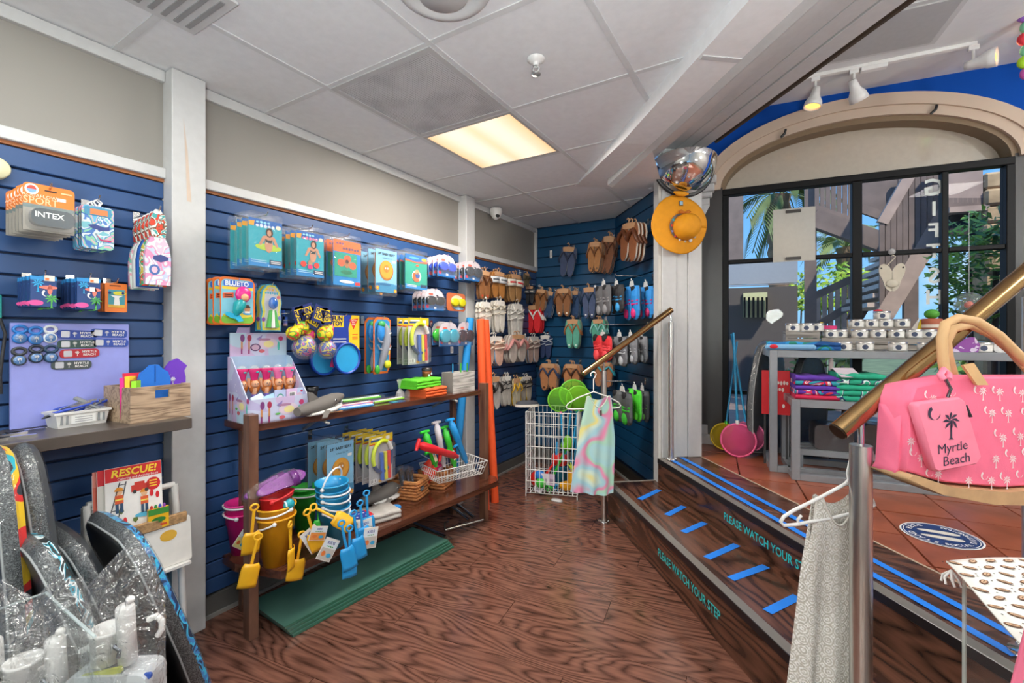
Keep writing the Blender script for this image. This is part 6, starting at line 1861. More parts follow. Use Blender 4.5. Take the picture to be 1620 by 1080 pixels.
MB().lathe([(0.001,0),(0.028,0),(0.036,0.095),(0.038,0.11),(0.034,0.11),(0.030,0.01)],M('#1c1c20',.3),n=20).build('body',t)
MB().lathe([(0.041,0.095),(0.041,0.115),(0.036,0.118)],M('#101012',.3),n=20).build('rim',t)
b_=MB().at(TR((0.008,-0.037,0.06))@RX(0.08));palm_flat(b_,0,0,0.035,WHITE,1);quad(b_,-.014,-.032,.014,-.027,WHITE,1);b_.build('print',t)
def shark(loc,rz,sc,lab,closed=False):
 """hand puppet: grey head with open jaw, flat body behind"""
 t=thing('shark_puppet',lab,'plush shark',loc,rz)
 G,W2=M('#6f6a66',.9,bump=.3,bscale=400),M('#d9d6d2',.9,bump=.3,bscale=400)
 S=Matrix.Scale(sc,4)
 b_=MB().at(S)
 secs=[(-0.16,.030,.022,.035),(-0.08,.042,.036,.045),(0.0,.045,.042,.055),(0.06,.042,.036,.070),(0.10,.030,.024,.080),(0.128,.012,.012,.084)]
 b_.loft([[(x,ry*math.cos(2*PI*k/14),zc+rz_*math.sin(2*PI*k/14))for k in range(14)]for x,ry,rz_,zc in secs],G,True);b_.build('head',t)
 b_=MB().at(S)
 secs=[(-0.10,.040,.010,.014),(-0.02,.055,.016,.018),(0.04,.052,.017,.024),(0.09,.034,.012,.032),(0.115,.014,.006,.036)]
 b_.loft([[(x,ry*math.cos(2*PI*k/12),zc+rz_*math.sin(2*PI*k/12))for k in range(12)]for x,ry,rz_,zc in secs],W2,True);b_.build('jaw',t)
 b_=MB().at(S)
 for k in range(6):
  x=0.035+k*0.013
  b_.add([(x-.005,-.036+k*.003,.050),(x+.005,-.035+k*.003,.050),(x,-.036+k*.003,.038)],[(0,1,2)],WHITE)
 b_.build('teeth',t)
 b_=MB().at(S)
 b_.ball((0.045,-0.034,0.072),0.009,WHITE,10,7);b_.ball((0.047,-0.041,0.072),0.0055,BLACK,10,7);b_.build('eye',t)
 b_=MB().at(S);b_.prism([(-0.09,.07),(-0.03,.085),(-0.075,.125),(-0.10,.13)],-.006,.006,G);b_.build('dorsal_fin',t)
 b_=MB().at(S);b_.loft([[(-0.02,-.036,.03),(0.02,-.036,.03),(0.02,-.03,.02),(-0.02,-.03,.02)],[(-0.10,-.11,.006),(-0.07,-.115,.006),(-0.07,-.112,.0),(-0.10,-.108,.0)]],G).build('flipper',t)
 return t
q=FL(512,655,ZUP)
shark(Vector((q.x,q.y,ZUP)),RZ_U+0.15,0.92,'grey plush shark puppet with open jaw on the upper shelf')
def straws(a,b_off,z,L_,cols,lab,rz=0.0,bag=True,w_=0.05):
 t=thing('straw_pack',lab,'straw pack',U(a,b_off,z),RZ_U+rz)
 for k,c_ in enumerate(cols):
  y=(k-(len(cols)-1)/2)*w_/max(1,len(cols))
  MB().tube([(-L_/2,y,0.008),(L_/2,y,0.008+0.003*(k%2))],0.0065,M(c_,.35),8).build('straw',t)
 if bag:MB().prism([(0,0)]*0 or rrect(-L_/2-.03,0.0,L_/2+.02,0.02,.006),-w_/2-.008,w_/2+.008,FILM).build('bag',t)
straws(0.52,-0.03,ZUP,0.24,['#2a8fd0','#e8e8e8','#2a8fd0','#3a6ad0'],'blue and white striped stick pack at the front of the upper shelf',-.05)
straws(0.56,-0.10,ZUP,0.26,['#e0607a','#e8e8e8','#d83a4a'],'red and white stick pack on the upper shelf',.03)
straws(0.66,-0.15,ZUP+.018,0.24,['#5fbf2f','#e8e8e8','#4aa82f'],'green and white stick pack on top of the red one',-.04)
straws(0.80,-0.09,ZUP,0.22,['#8fc83a','#d8d8e0','#9a8fd0'],'green and violet stick pack before the folded green towels',.06)
for k,(a,o,w1,c1,lab)in enumerate(((0.40,-0.015,.10,'#e0a06a','flat orange and teal tag on the front edge of the upper shelf'),(0.82,-0.02,.09,'#3a5a8a','flat blue printed pouch on the front edge of the upper shelf'))):
 t=thing('flat_pack',lab,'flat pack',U(a,o,ZUP),RZ_U)
 b_=MB().box((-w1/2,-.012,0),(w1/2,.03,.004),M(c1,.4));b_.box((-w1/2,-.012,.004),(-w1*.1,.01,.0048),M('#3fb0b8',.4));b_.build('card',t)
for k,(px,py,lab)in enumerate(((568,620,'gathered top of a clear bag behind the stick packs, near the catch paddles'),(612,622,'gathered clear bag behind the stick packs, near the green towels'))):
 q=FL(px,py,ZUP)
 t=thing('clear_bag',lab,'bag',U((q-UO).dot(Uu),-.17,ZUP),RZ_U)
 rr=random.Random(k)
 MB().loft([[(r_*math.cos(2*PI*j/12)*rr.uniform(.7,1.2),r_*math.sin(2*PI*j/12)*rr.uniform(.6,1.1),z)for j in range(12)]for r_,z in((.03,0),(.028,.03),(.008,.055),(.014,.08),(.022,.11-.04*k))],CLEAR('bagtuft',(1,1,1),.35,.2),False,False).build('bag',t)
def folded(loc,rz,w_,d_,h_,n,m,lab,name='folded_towel',cat='folded towel',layers=None):
 t=thing(name,lab,cat,loc,rz)
 for k in range(n):
  z0=h_*k/n;hh=h_/n
  rr=random.Random(int(w_*1e4)+k)
  sec=[]
  for j in range(13):
   x=-w_/2+w_*j/12
   up=0.004*math.sin(j*1.3+k*2)
   sec.append((x,z0,z0+hh*0.96+up*(0.5 if k<n-1 else 1)))
  rings=[]
  for(x,a0,a1)in sec:
   ring=[]
   for q_ in range(10):
    th_=PI/2+PI*q_/9
    rr_=(a1-a0)/2
    ring.append((x,-d_/2+rr_+rr_*math.cos(th_)*1.0,(a0+a1)/2+rr_*math.sin(th_)))
   ring.append((x,d_/2,a0));ring.append((x,d_/2+.003*math.sin(k+x*40),a1))
   rings.append(ring)
  MB().loft(rings,(layers[k%len(layers)]if layers else m),True).build('fold',t)
 return t
LIME,ORNG=M('#5fd02a',.75,var=.08,bump=.2),M('#e0602a',.75,var=.08,bump=.2)
folded(U(1.12,-0.10,ZUP),RZ_U+.1,.20,.16,.055,3,ORNG,'folded orange towel on the upper shelf, under the lime ones')
folded(U(1.08,-0.12,ZUP+.056),RZ_U+.15,.24,.15,.055,3,LIME,'folded lime green towel stack on top of the orange towel')
WWD=WOOD('whitewash','#8f8b86','#d4d0ca',scale=(2,18,18),rough=.6,bump=.15,rings=3)
t=thing('planked_box','whitewashed planked wooden box of straws at the end of the upper shelf','box',U(1.40,-.09,ZUP),RZ_U-.02)
for k in range(4):
 MB().box((-.105,-.055,k*.034),(.105,-.047,k*.034+.032),WWD).build('plank',t)
 MB().box((-.105,.047,k*.034),(.105,.055,k*.034+.032),WWD).build('plank',t)
for s in(-1,1):MB().box((s*.105-.008*(s>0),-.047,0),(s*.105+.008*(s<0),.047,.136),M('#9c9893',.6)).build('end_board',t)
MB().box((-.105,-.047,0),(.105,.047,.006),WWD).build('base_board',t)
for k,(x,c_)in enumerate(((-.06,'#3aa0d8'),(0.02,'#4ab83a'),(.085,'#3f9a2f'))):
 tag(MB().tube([(0,0,-.14),(.004,0,.045)],.005,M(c_,.35),8).build('drinking_straw',loc=U(1.40+x,-.09,ZUP+.146)),['blue','green','dark green'][k]+' straw standing in the whitewashed box','straw')
t=thing('flowered_tumbler','slim copper-brown tumbler with white flowers behind the green towels','tumbler',U(1.20,-.19,ZUP),RZ_U)
MB().lathe([(.001,0),(.026,0),(.032,.13),(.033,.155),(.029,.155)],M('#8a4f2c',.25,metal=.4),n=18).build('body',t)
MB().lathe([(.034,.150),(.034,.168),(.001,.172)],M('#2a2422',.3),n=18).build('lid',t)
for k,(an,z)in enumerate(((-1.9,.12),(-1.3,.08),(-1.7,.04),(-1.1,.13))):
 b_=MB().at(TR((.031*math.cos(an),.031*math.sin(an),z)))
 for j in range(5):b_.ball((.005*math.cos(j*1.257),-.002,.005*math.sin(j*1.257)),.004,M('#cfe4ea',.5),8,5,(1,.4,1))
 b_.build('flower',t)
NB,NO=M('#1f8fd8',.7,bump=.1),M('#e8541f',.7,bump=.1)
def noodle(pts,r,m,lab):
 t=thing('pool_noodle',lab,'pool noodle',pts[0])
 o=Vector(pts[0])
 b_=MB();b_.tube([tuple(Vector(p)-o)for p in pts],r,m,14);b_.build('foam',t)
 d_=(Vector(pts[-1])-Vector(pts[-2])).normalized();e=Vector(pts[-1])-o
 b_=MB();b_.tube([tuple(e-d_*.002),tuple(e+d_*.001)],r*.35,M('#3a1a10',.8),10);b_.build('hole',t)
yN=2.86
f1=FL(767,806,0.0);
noodle([FL(768,806,0),LW(752,505,.24)+Vector((0.02,.04,0))],.031,NO,'orange foam pool noodle leaning by the shelf unit, left of the two')
noodle([FL(783,794,0)+Vector((.0,.0,0)),LW(758,506,.20)+Vector((.03,.04,0))],.031,NO,'orange foam pool noodle leaning by the shelf unit, right of the two')
noodle([Vector((-2.16,2.70,0)),LW(744,503,.14)],.030,NB,'blue foam pool noodle behind the far leg of the shelf unit')
# goods on the lower shelf
def handle_loop(b_,r,z,tilt_end,m,w_=0.0045,az=0.0,droop=0.0,n=16):
 """half-ring bail from side to side of a bucket rim; tilt_end 0 = lying down in front, 1 = upright"""
 pts=[]
 for k in range(n+1):
  a=PI*k/n
  x=r*math.cos(a);q=r*math.sin(a)*1.05
  pts.append((x,-q*math.cos(tilt_end*PI/2),z+q*math.sin(tilt_end*PI/2)-droop*math.sin(a)))
 c,s_=math.cos(az),math.sin(az)
 pts=[(x*c-y*s_,x*s_+y*c,zz)for x,y,zz in pts]
 b_.tube(pts,w_,m,6)
 for p in(pts[0],pts[-1]):b_.ball(p,w_*2.2,m,8,5)
def bucket(loc,r0,r1,h,col,lab,tilt=0.0,az=0.0,handle=(0.0,0.0),hcol='#eef0f2',rot=None,rim2=True):
 t=thing('toy_bucket',lab,'bucket',loc,0)
 if rot is not None:t.rotation_euler=rot
 m=M(col,0.38,coat=0.2)
 b_=MB()
 prof=[(0.001,0),(r0,0),(r0+(r1-r0)*.72,h*.72),(r0+(r1-r0)*.73+.004,h*.73),(r1-.001,h*.96),(r1+.005,h*.965),(r1+.005,h),(r1-.002,h),(r0+(r1-r0)*.7-.002,h*.7),(r0-.002,.004),(.001,.004)]
 b_.lathe(prof,m,n=26);b_.build('body',t)
 b_=MB();handle_loop(b_,r1+.004,h*.93,handle[0],M(hcol,.35),az=handle[1]);b_.build('handle',t)
 return t
def shovel(loc,rot,col,L_,lab,sc=1.0):
 t=thing('toy_shovel',lab,'shovel',loc)
 t.rotation_euler=rot
 m=M(col,.38,coat=.2)
 b_=MB();b_.tube([(0,0,0),(0,0,-L_*.5)],.006*sc,m,8);b_.build('shaft',t)
 b_=MB();b_.tube([(.014*sc*math.cos(2*PI*k/10),0,.012*sc+.012*sc*math.sin(2*PI*k/10))for k in range(10)],.0045*sc,m,6,closed=True);b_.build('grip_ring',t)
 b_=MB()
 w_=.032*sc
 b_.sheet(lambda u,v:((u-.5)*2*w_*(1 if v>.18 else .72+v*1.5),-.012*sc*math.cos((u-.5)*PI)*(1-.4*v),-L_*.48-v*L_*.5),8,6,m,.003,True)
 b_.build('blade',t)
 return t
def tag_card(loc,rot,w_,h_,lab,c1='#cfc8bf'):
 t=thing('hang_tag',lab,'hang tag',loc);t.rotation_euler=rot
 b_=MB().box((-w_/2,0,-h_),(w_/2,.002,0),M('#e6e2dc',.4))
 quad(b_,-w_*.46,-h_*.97,w_*.46,-h_*.45,M(c1,.4));quad(b_,-w_*.46,-h_*.42,w_*.46,-h_*.1,M('#dfe6ec',.4))
 b_.text('KIDS',0,-.0014,-h_*.20,h_*.18,M('#3a3a8a',.4),off=.02);scrawl(b_,0,-h_*.36,w_*.5,h_*.06,M('#4fa04a',.4),4,3)
 b_.flat(ell(-w_*.2,-h_*.7,w_*.14,h_*.12),-.0014,M('#d9763a',.4));b_.flat(ell(w_*.2,-h_*.74,w_*.16,h_*.1),-.0014,M('#3a9ac8',.4))
 b_.build('card',t)
yb=FL(436,890,ZLO);yb.z=ZLO
bucket(yb,.050,.080,.215,'#f0ab1c','outer yellow bucket of the nested pair at the front corner of the lower shelf',handle=(-.25,-.6))
bucket(yb+ZV*.055,.050,.080,.205,'#f3b023','inner yellow bucket holding the red bucket, at the front corner of the lower shelf',handle=(-.12,.25))
bucket(yb+ZV*.115,.044,.068,.19,'#d62a30','red bucket nested on top of the yellow buckets',handle=(.2,2.4),hcol='#d62a30')
GLIT=M('#8a3a9a',.3,var=.35,vscale=320,bump=.5,bscale=500,coat=.4)
t=thing('sandal_mould','pair of glittery purple sandals in clear wrap lying on the red bucket','sandal',yb+Vector((0.01,0.005,.352)),RZ_LEFT-.15)
for k,(dx,dz,dy)in enumerate(((.012,.004,-.02),(-.025,-.006,.012))):
 out=[(z+.105,x)for x,z in sole_outline(.078,.215,1,26)]
 T0=TR((dx,dy,dz))@RY(rad(-12))@RX(rad(-28))
 MB().at(T0).loft([[(x,y,z)for x,z in out]for y in(0.010,0.0)]+[[(x*.96,-.004,z*.92)for x,z in out]],GLIT,True).build('sole',t)
 MB().at(T0).sheet(lambda u,v:(.035+.03*v,-.022*math.sin(u*PI)-.003,(u-.5)*.072),8,2,M('#6a2a7a',.35,coat=.4),.003).build('strap',t)
out=[(z+.105,x)for x,z in sole_outline(.10,.26,1,26)]
MB().at(RY(rad(-12))@RX(rad(-28))).loft([[(x*k,y,z*k)for x,z in out]for y,k in((.03,.9),(.0,1.0),(-.035,.9))],FILM,True).build('wrap',t)
t=thing('sand_mould_ball','small teal sand mould in the yellow bucket beside the red one','sand mould',yb+Vector((.062,.02,.265)))
MB().ball((0,0,0),.026,M('#1f9aa8',.4),14,9).build('shell',t)
MB().tube([(.02*math.cos(k),-.02,.02*math.sin(k))for k in(0,.8,1.6,2.4,3.1)],.004,M('#cfe6ea',.4),6).build('rib',t)
pb=FL(385,868,ZLO)
pb=U(.075,-.05+.02,ZLO)
pb=FL(383,872,ZLO)
bucket(pb,.044,.068,.19,'#e81f86','outer pink bucket of the nested pair behind the near leg',handle=(.1,-.8))
bucket(pb+ZV*.05+Vector((.0,.0,0)),.044,.068,.185,'#f02f94','inner pink bucket of the nested pair behind the near leg',handle=(.0,.9))
tag_card(pb+Vector((.085,-.02,.12)),(0,.7,RZ_LEFT),.055,.075,'diamond-tilted tag on the pink buckets behind the near leg','#e8d890')
gb=FL(482,838,ZLO)
bucket(gb,.042,.066,.20,'#2fae3a','outer green bucket between the yellow and blue buckets',handle=(.05,.2))
bucket(gb+ZV*.035,.042,.066,.19,'#3cc046','inner green bucket between the yellow and blue buckets',handle=(.2,.5))
shovel(gb+Vector((.075,.03,.14)),(rad(-12),rad(12),RZ_LEFT),'#35c03a',.16,'green toy shovel hanging from the green bucket')
bb=FL(528,862,ZLO)
tl=(rad(4),rad(-3),RZ_LEFT)
ax=Matrix.Rotation(rad(-5),4,'X')@Vector((0,0,1))
for k in range(5):
 bucket(bb+Vector((.004*k,-.006*k,.030*k)),.044,.072,.20,'#1f93c8',['lowest','second from the bottom','middle','fourth from the bottom','topmost'][k]+' blue bucket of the tall nested stack',handle=((-.30+.09*k,.30)if k<4 else(.85,.35)),rot=(rad(3),rad(-2),RZ_LEFT))
for k,(px,py,dp,tx)in enumerate(((541,838,1.92,.28),(560,822,1.98,.25),(570,806,2.03,.22),(580,790,2.08,.18),(553,846,1.95,.05))):
 q=AT(px,py-6,dp)
 shovel(q,(rad(-6),rad(-9+3*k),RZ_LEFT-.25),'#2090d0',.19,['foremost','second','third','fourth','lowest'][k]+' blue toy shovel of those hanging on the blue buckets',1.0)
for k,(px,py,dp,ro,lab)in enumerate(((528,852,1.93,.55,'speckled tag hanging lowest on the blue buckets'),(577,822,2.04,-.1,'printed tag beside the blue shovels, nearer'),(588,834,2.02,.15,'printed tag beside the blue shovels, lower one'))):
 q=AT(px,py,dp)
 tag_card(q,(0,ro,RZ_LEFT-.3),.065,.09,lab,'#bdb6ae')
for k,(px,py,dp,rt,lab)in enumerate(((402,815,1.86,(rad(4),rad(4),RZ_LEFT-.2),'yellow toy shovel by the near leg, upper one'),(407,862,1.83,(rad(-4),rad(14),RZ_LEFT-.3),'yellow toy shovel by the near leg, hanging lowest'),(459,842,1.92,(rad(0),rad(-3),RZ_LEFT+.6),'narrow-looking yellow toy shovel on the front of the yellow buckets'),(487,822,1.98,(rad(2),rad(-16),RZ_LEFT-.2),'yellow toy shovel over the printed tag'),(477,858,1.97,(rad(0),rad(10),RZ_LEFT-.4),'yellow toy shovel lying behind the printed tag'),(500,812,2.0,(rad(-30),rad(-50),RZ_LEFT),'yellow toy shovel lying tilted towards the blue buckets'))):
 shovel(AT(px,py-8,dp),rt,'#eeb11f',.18,lab,1.05)
tag_card(AT(486,838,1.98),(0,-.5,RZ_LEFT-.2),.075,.11,'tilted printed tag between the yellow shovels','#bdb6ae')
tag_card(AT(507,832,2.0),(0,.3,RZ_LEFT-.2),.075,.06,'smaller printed tag under the yellow shovel','#e0904a')
loc,W_,H_=rect(516,700,797,560,.26)
for k in range(3):pass
pk=film_pack('pool_float_pack',loc,W_,H_,'float pack',float_deco('D'),'#e08a2a','#7fb8da',top=.05,low=.02)
hook(loc-ZV*.006,.26,'L','the lower BABY SEAT packs')
stack(pk,'L',3,.075,'24" BABY SEAT pack with orange ring','above the lower shelf',jit=.012)
loc,W_,H_=rect(584,692,770,621,.30)
hook(loc-ZV*.006,.30,'L','the lower dive ring packs')
stack(ring_pack(loc,W_,H_),'L',5,.055,'yellow-topped pack of dive rings and sticks','above the lower shelf',jit=.004)
WICK=M('#b0703f',.65,var=.3,vscale=40)
def wicker(loc,rz,w_,d_,h_,lab):
 t=thing('wicker_basket',lab,'basket',loc,rz)
 nrow=6
 for k in range(nrow):
  z=h_*(k+.5)/nrow
  pts=[]
  n=44
  for j in range(n):
   a=j/n*4
   e=int(a);f=a-e
   x,y=[(-1+2*f,-1),(1,-1+2*f),(1-2*f,1),(-1,1-2*f)][e]
   o=.0035*(1 if(j+k)%2 else-1)
   pts.append((x*(w_/2+o),y*(d_/2+o),z))
  MB().tube(pts,h_/nrow*.52,WICK,5,closed=True).build('strand',t)
 MB().box((-w_/2,-d_/2,0),(w_/2,d_/2,.006),WICK).build('base',t)
 b_=MB();b_.tube([(-w_/2,-d_/2,h_),(w_/2,-d_/2,h_),(w_/2,d_/2,h_),(-w_/2,d_/2,h_)],.007,M('#c48750',.6,var=.2,vscale=50),6,closed=True);b_.build('rim',t)
 return t
k1=FL(653,788,ZLO);k1=Vector((k1.x-.06,k1.y+.02,ZLO));wicker(k1,RZ_U+.35,.15,.20,.11,'nearer wicker basket on the lower shelf, with black packs')
k2=FL(687,773,ZLO);k2=Vector((k2.x-.04,k2.y+.06,ZLO));wicker(k2,RZ_U+.35,.14,.18,.11,'farther wicker basket on the lower shelf, with red and pink goods')
def slip(base,dx,dy,w_,h_,col,tilt,lab,deco=None,film=False,rz=0.0,cat='pack',name='small_pack',z=.012):
 t=thing(name,lab,cat,base+Uu*dx+Uv*dy+ZV*z,RZ_U+.35+rz)
 b_=MB().at(RY(-tilt)).box((-w_/2,-.006,0),(w_/2,.006,h_),M(col,.4));b_.at(RY(-tilt)@TR((0,-.006,0)))
 if deco:deco(b_,w_,h_)
 b_.build('pack',t)
 if film:MB().at(RY(-tilt)).box((-w_/2-.005,-.012,-.001),(w_/2+.005,.012,h_+.02),FILM).build('wrap',t)
def dk_(b_,w_,h_):
 quad(b_,-w_*.3,h_*.2,w_*.3,h_*.8,M('#2a4a6a',.3));lines(b_,-w_*.2,w_*.2,(h_*.5,h_*.6),M('#c8d0d8',.4),.004,2)
slip(k1,-.035,.02,.035,.19,'#23262e',.35,'dark film pack standing tallest in the nearer wicker basket',dk_,True)
slip(k1,.0,.02,.035,.17,'#1b1d24',.28,'black film pack in the middle of the nearer wicker basket',dk_,True)
slip(k1,.03,.015,.032,.15,'#2b2f38',.22,'black film pack at the far side of the nearer wicker basket',dk_,True)
slip(k1,.01,-.03,.035,.14,'#30343e',.3,'black film pack at the back of the nearer wicker basket',dk_,True)
t=thing('basket_label','small dark label clipped to the nearer wicker basket','label',k1+Uu*.02+Uv*.107+ZV*.06,RZ_U+.35)
b_=MB().box((-.02,-.002,-.016),(.02,0,.016),M('#2f3a44',.3));b_.at(TR((0,-.002,0)));lines(b_,-.014,.014,(-.006,.004),M('#9ab8c4',.4),.003,1);b_.build('label',t)
t=thing('basket_label','small pale label clipped to the farther wicker basket','label',k2+Uu*.01+Uv*.098+ZV*.055,RZ_U+.35)
b_=MB().box((-.02,-.002,-.016),(.02,0,.016),M('#d9d4cc',.3));b_.at(TR((0,-.002,0)));b_.flat(ell(0,0,.012,.008),-.0006,M('#5a8aa0',.4));b_.build('label',t)
def pinkd(b_,w_,h_):
 quad(b_,-w_*.38,h_*.1,w_*.38,h_*.7,M('#cfd8dc',.4));b_.flat(ell(0,h_*.4,w_*.2,h_*.15),-.0014,M('#8ab8a8',.4));quad(b_,-w_*.4,h_*.75,w_*.4,h_*.92,M('#f0c8d8',.4))
slip(k2,.0,.04,.075,.13,'#d82a72',.05,'pink carded item at the front of the farther wicker basket',pinkd)
slip(k2,-.02,.05,.05,.10,'#e07a3a',.0,'orange carded item at the near corner of the farther wicker basket',pinkd)
slip(k2,.03,.01,.07,.15,'#c8206a',.1,'tall pink pack in the farther wicker basket')
t=thing('red_bag_bundle','crumpled orange-red bag bulging out of the farther wicker basket','bag',k2+Uu*-.045+Uv*.0+ZV*.09)
rr=random.Random(4)
MB().loft([[(r_*math.cos(2*PI*j/14)*rr.uniform(.75,1.2),r_*1.0*math.sin(2*PI*j/14)*rr.uniform(.75,1.2),z)for j in range(14)]for r_,z in((.03,-.07),(.05,-.02),(.058,.03),(.045,.065),(.02,.09))],M('#e0402a',.45,bump=.4,bscale=60),True).build('bag',t)
wb_=FL(712,754,ZLO)
WB0=U(1.28,-.02,.37)
t=thing('wire_basket','white wire basket of water blasters hooked on the wall above the lower shelf','basket',WB0,RZ_U-.25)
ww_,wd_,wh_=.19,.12,.085
def wire_sheet(b_,P,nu,nv,r,closed_top=True):
 """P(u,v) -> point; draws nu+1 by nv+1 wires"""
 for i in range(nu+1):b_.tube([P(i/nu,0),P(i/nu,.5),P(i/nu,1)],r,WIRE,5)
 for j in range(nv+1):b_.tube([P(0,j/nv),P(.5,j/nv),P(1,j/nv)],r,WIRE,5)
for nm_,P in(('front_grid',lambda u,v:((u-.5)*2*ww_*(.86+.14*v),-wd_*(.8+.2*v),v*wh_)),('rear_grid',lambda u,v:((u-.5)*2*ww_*(.86+.14*v),wd_*(.8+.2*v),v*wh_)),('side_grid',lambda u,v:(-ww_*(.86+.14*v),(u-.5)*2*wd_*(.8+.2*v),v*wh_)),('side_grid',lambda u,v:(ww_*(.86+.14*v),(u-.5)*2*wd_*(.8+.2*v),v*wh_)),('base_grid',lambda u,v:((u-.5)*2*ww_*.86,(v-.5)*2*wd_*.8,0))):
 b_=MB();wire_sheet(b_,P,16 if 'front' in nm_ or 'rear' in nm_ or 'base' in nm_ else 8,2,.0017);b_.build(nm_,t)
b_=MB();b_.tube([(-ww_,-wd_,wh_),(ww_,-wd_,wh_),(ww_,wd_,wh_),(-ww_,wd_,wh_)],.003,WIRE,6,closed=True);b_.build('rim',t)
for s in(-.5,.5):MB().tube([(s*ww_,wd_,wh_),(s*ww_,wd_+.16,wh_+.01)],.003,WIRE,6).build('arm',t)
def blaster(p0,p1,r,col,lab,grip=-1,cap=None,sticker=True,handle=True):
 """water blaster: tapered barrel, plunger, T handle"""
 t=thing('water_blaster',lab,'water gun',p0)
 o=Vector(p0);m=M(col,.35,coat=.2)
 d_=(Vector(p1)-o);L_=d_.length;d_.normalize()
 b_=MB();b_.tube([tuple(d_*(L_*f))for f in(0,.08,.1,.55,.57,.9,.92,1.0)],[r*.55,r*.7,r,r,r*1.12,r*1.12,r*.8,r*.7],m,12);b_.build('barrel',t)
 e=d_*L_
 sd_=Vector((0,0,1)).cross(d_)
 if sd_.length<.1:sd_=Vector((1,0,0))
 sd_.normalize();up=d_.cross(sd_).normalized()
 side=Uu if abs(d_.dot(Uu))<.85 else up
 b_=MB()
 if handle:b_.tube([tuple(e+side*(-.035)),tuple(e),tuple(e+side*.035)],[r*.45,r*.6,r*.45],m,8)
 b_.tube([tuple(d_*L_*.45),tuple(d_*L_*.42-side*r*2.6)],[r*.6,r*.45],m,8)
 b_.build('handle',t)
 if sticker:
  nn=(Uv-d_*Uv.dot(d_)).normalized();s2=d_.cross(nn)
  b_=MB();b_.at(frame(d_*L_*.3+nn*(r*1.02),s2,-nn,d_)).box((-r*.55,0,-r*1.6),(r*.55,.001,r*1.6),M('#d9c8a8',.4));b_.flat(ell(0,r*.3,r*.3,r*.4),-.0006,M('#c9906a',.5));b_.flat(ell(0,r*.95,r*.4,r*.4),-.0006,M('#3a8ad0',.5));b_.build('sticker',t)
 return t
def UB(px,py,off):
 """point of the plane parallel to the shelf unit, off metres in front of its legs line"""
 return onplane(px,py,Uv,UO.dot(Uv)+off)
blaster(UB(690,738,.0),UB(672,683,-.02),.020,'#2fb82f','green water blaster leaning left in the wire basket',1)
blaster(UB(703,738,-.03),UB(690,668,-.05),.019,'#d9d4dc','white water blaster standing in the wire basket',1,None,False)
blaster(UB(720,738,-.02),UB(703,676,-.05),.020,'#39c236','green water blaster behind the blue one',1)
blaster(UB(738,732,.0),UB(712,664,-.02),.021,'#2090d8','blue water blaster leaning over the wire basket',1,None,False)
blaster(UB(724,722,.06),UB(661,703,.08),.022,'#d8202c','red water blaster lying across the wire basket',1,None,False)
blaster(UB(720,720,-.08),UB(706,690,-.09),.016,'#c8202c','small red water blaster between the green and blue ones',1,None,False)
q=FL(612,792,ZLO);shark(Vector((q.x,q.y,ZLO)),RZ_U-.1,1.05,'grey plush shark puppet lying on the lower shelf')
GREYC=M('#b9b4ae',.85,var=.08,bump=.2);FLAGB=M('#2440a0',.7)
t=folded(Vector((FL(590,822,ZLO).x,FL(590,822,ZLO).y,ZLO)),RZ_U-.2,.26,.15,.05,2,GREYC,'folded pale grey fabric toy with a flag print on the lower shelf','folded_shirt','folded shirt')
b_=MB().at(TR((-.07,-.02,.052))@RX(-PI/2));b_.flat([(-.05,-.04),(.03,-.04),(.03,.05),(-.05,.05)],-.0006,FLAGB)
for i in range(6):b_.flat(ell(-.035+.025*(i%3),-.02+.04*(i//3),.006,.006,5),-.0012,WHITE)
b_.flat([(.03,-.04),(.05,-.04),(.05,.05),(.03,.05)],-.0006,M('#d0202c',.7));b_.build('flag_print',t)
q=FL(628,812,ZLO)
t=thing('blue_sock_tip','bright blue plush fin beside the folded grey fabric on the lower shelf','plush toy',Vector((q.x-.03,q.y,ZLO)),RZ_U)
MB().ball((0,0,.02),.045,M('#2a86d0',.8),16,9,(1.2,.7,.45)).build('body',t)
MB().ball((-.05,.01,.02),.04,GREYC,14,8,(1.1,.8,.45)).build('cuff',t)
# under the unit: sheets of glass, loose brackets
GL=M('#4f776a',.10,var=.12,vscale=3,coat=.5)
GE=M('#2f6350',.12,coat=.5)
g_=[FL(402,948,.05),FL(455,990,.05),FL(712,853,.05),FL(654,823,.05)]
ux=(g_[2]-g_[1]);gl=ux.length;ux.normalize();uy=ux.cross(ZV)*-1
gw=abs((g_[0]-g_[1]).dot(uy))
for k in range(4):
 z=.002+k*.013
 o=FL(455,990,.05)+ux*(.008*(3-k)-.012)-uy*(.007*(3-k));
 t=thing('glass_sheet',['lowest','second lowest','second from the top','topmost'][k]+' of the green glass sheets on the floor under the shelves','glass sheet',Vector((o.x,o.y,z)),math.atan2(ux.y,ux.x))
 MB().box((0,.004,0),(gl,gw,.010),GL).build('pane',t)
 MB().box((0,0,0),(gl,.004,.010),GE).build('polished_edge',t)
MET2=M('#c4c3bf',.2,metal=1)
for k,(a,c,bend,lab)in enumerate((((652,826),(706,849),0,'long grey shelf bracket lying at the end of the glass sheets'),((704,838),(764,822),0,'chrome bar lying nearest the orange noodles'),((700,800),(742,822),.04,'chrome bracket leaning to the far leg, upper one'),((712,796),(750,818),.03,'chrome bracket leaning to the far leg, lower one'))):
 A_,C_=FL(*a,.03),FL(*c,.02)
 t=thing('shelf_bracket',lab,'bracket',A_)
 d_=C_-A_
 MB().tube([(0,0,bend),tuple(d_*.5+ZV*bend*.6),tuple(d_)],.011,MET2,8).build('bar',t)
 MB().tube([(0,0,bend),(0,0,bend+.05),(.03,0,bend+.06)],.006,MET2,6).build('lug',t)
t=thing('metal_box','white plastic bracket cover lying by the far leg of the shelf unit','bracket',FL(738,806,0.0)+Vector((-.12,.05,0)),RZ_U+.3)
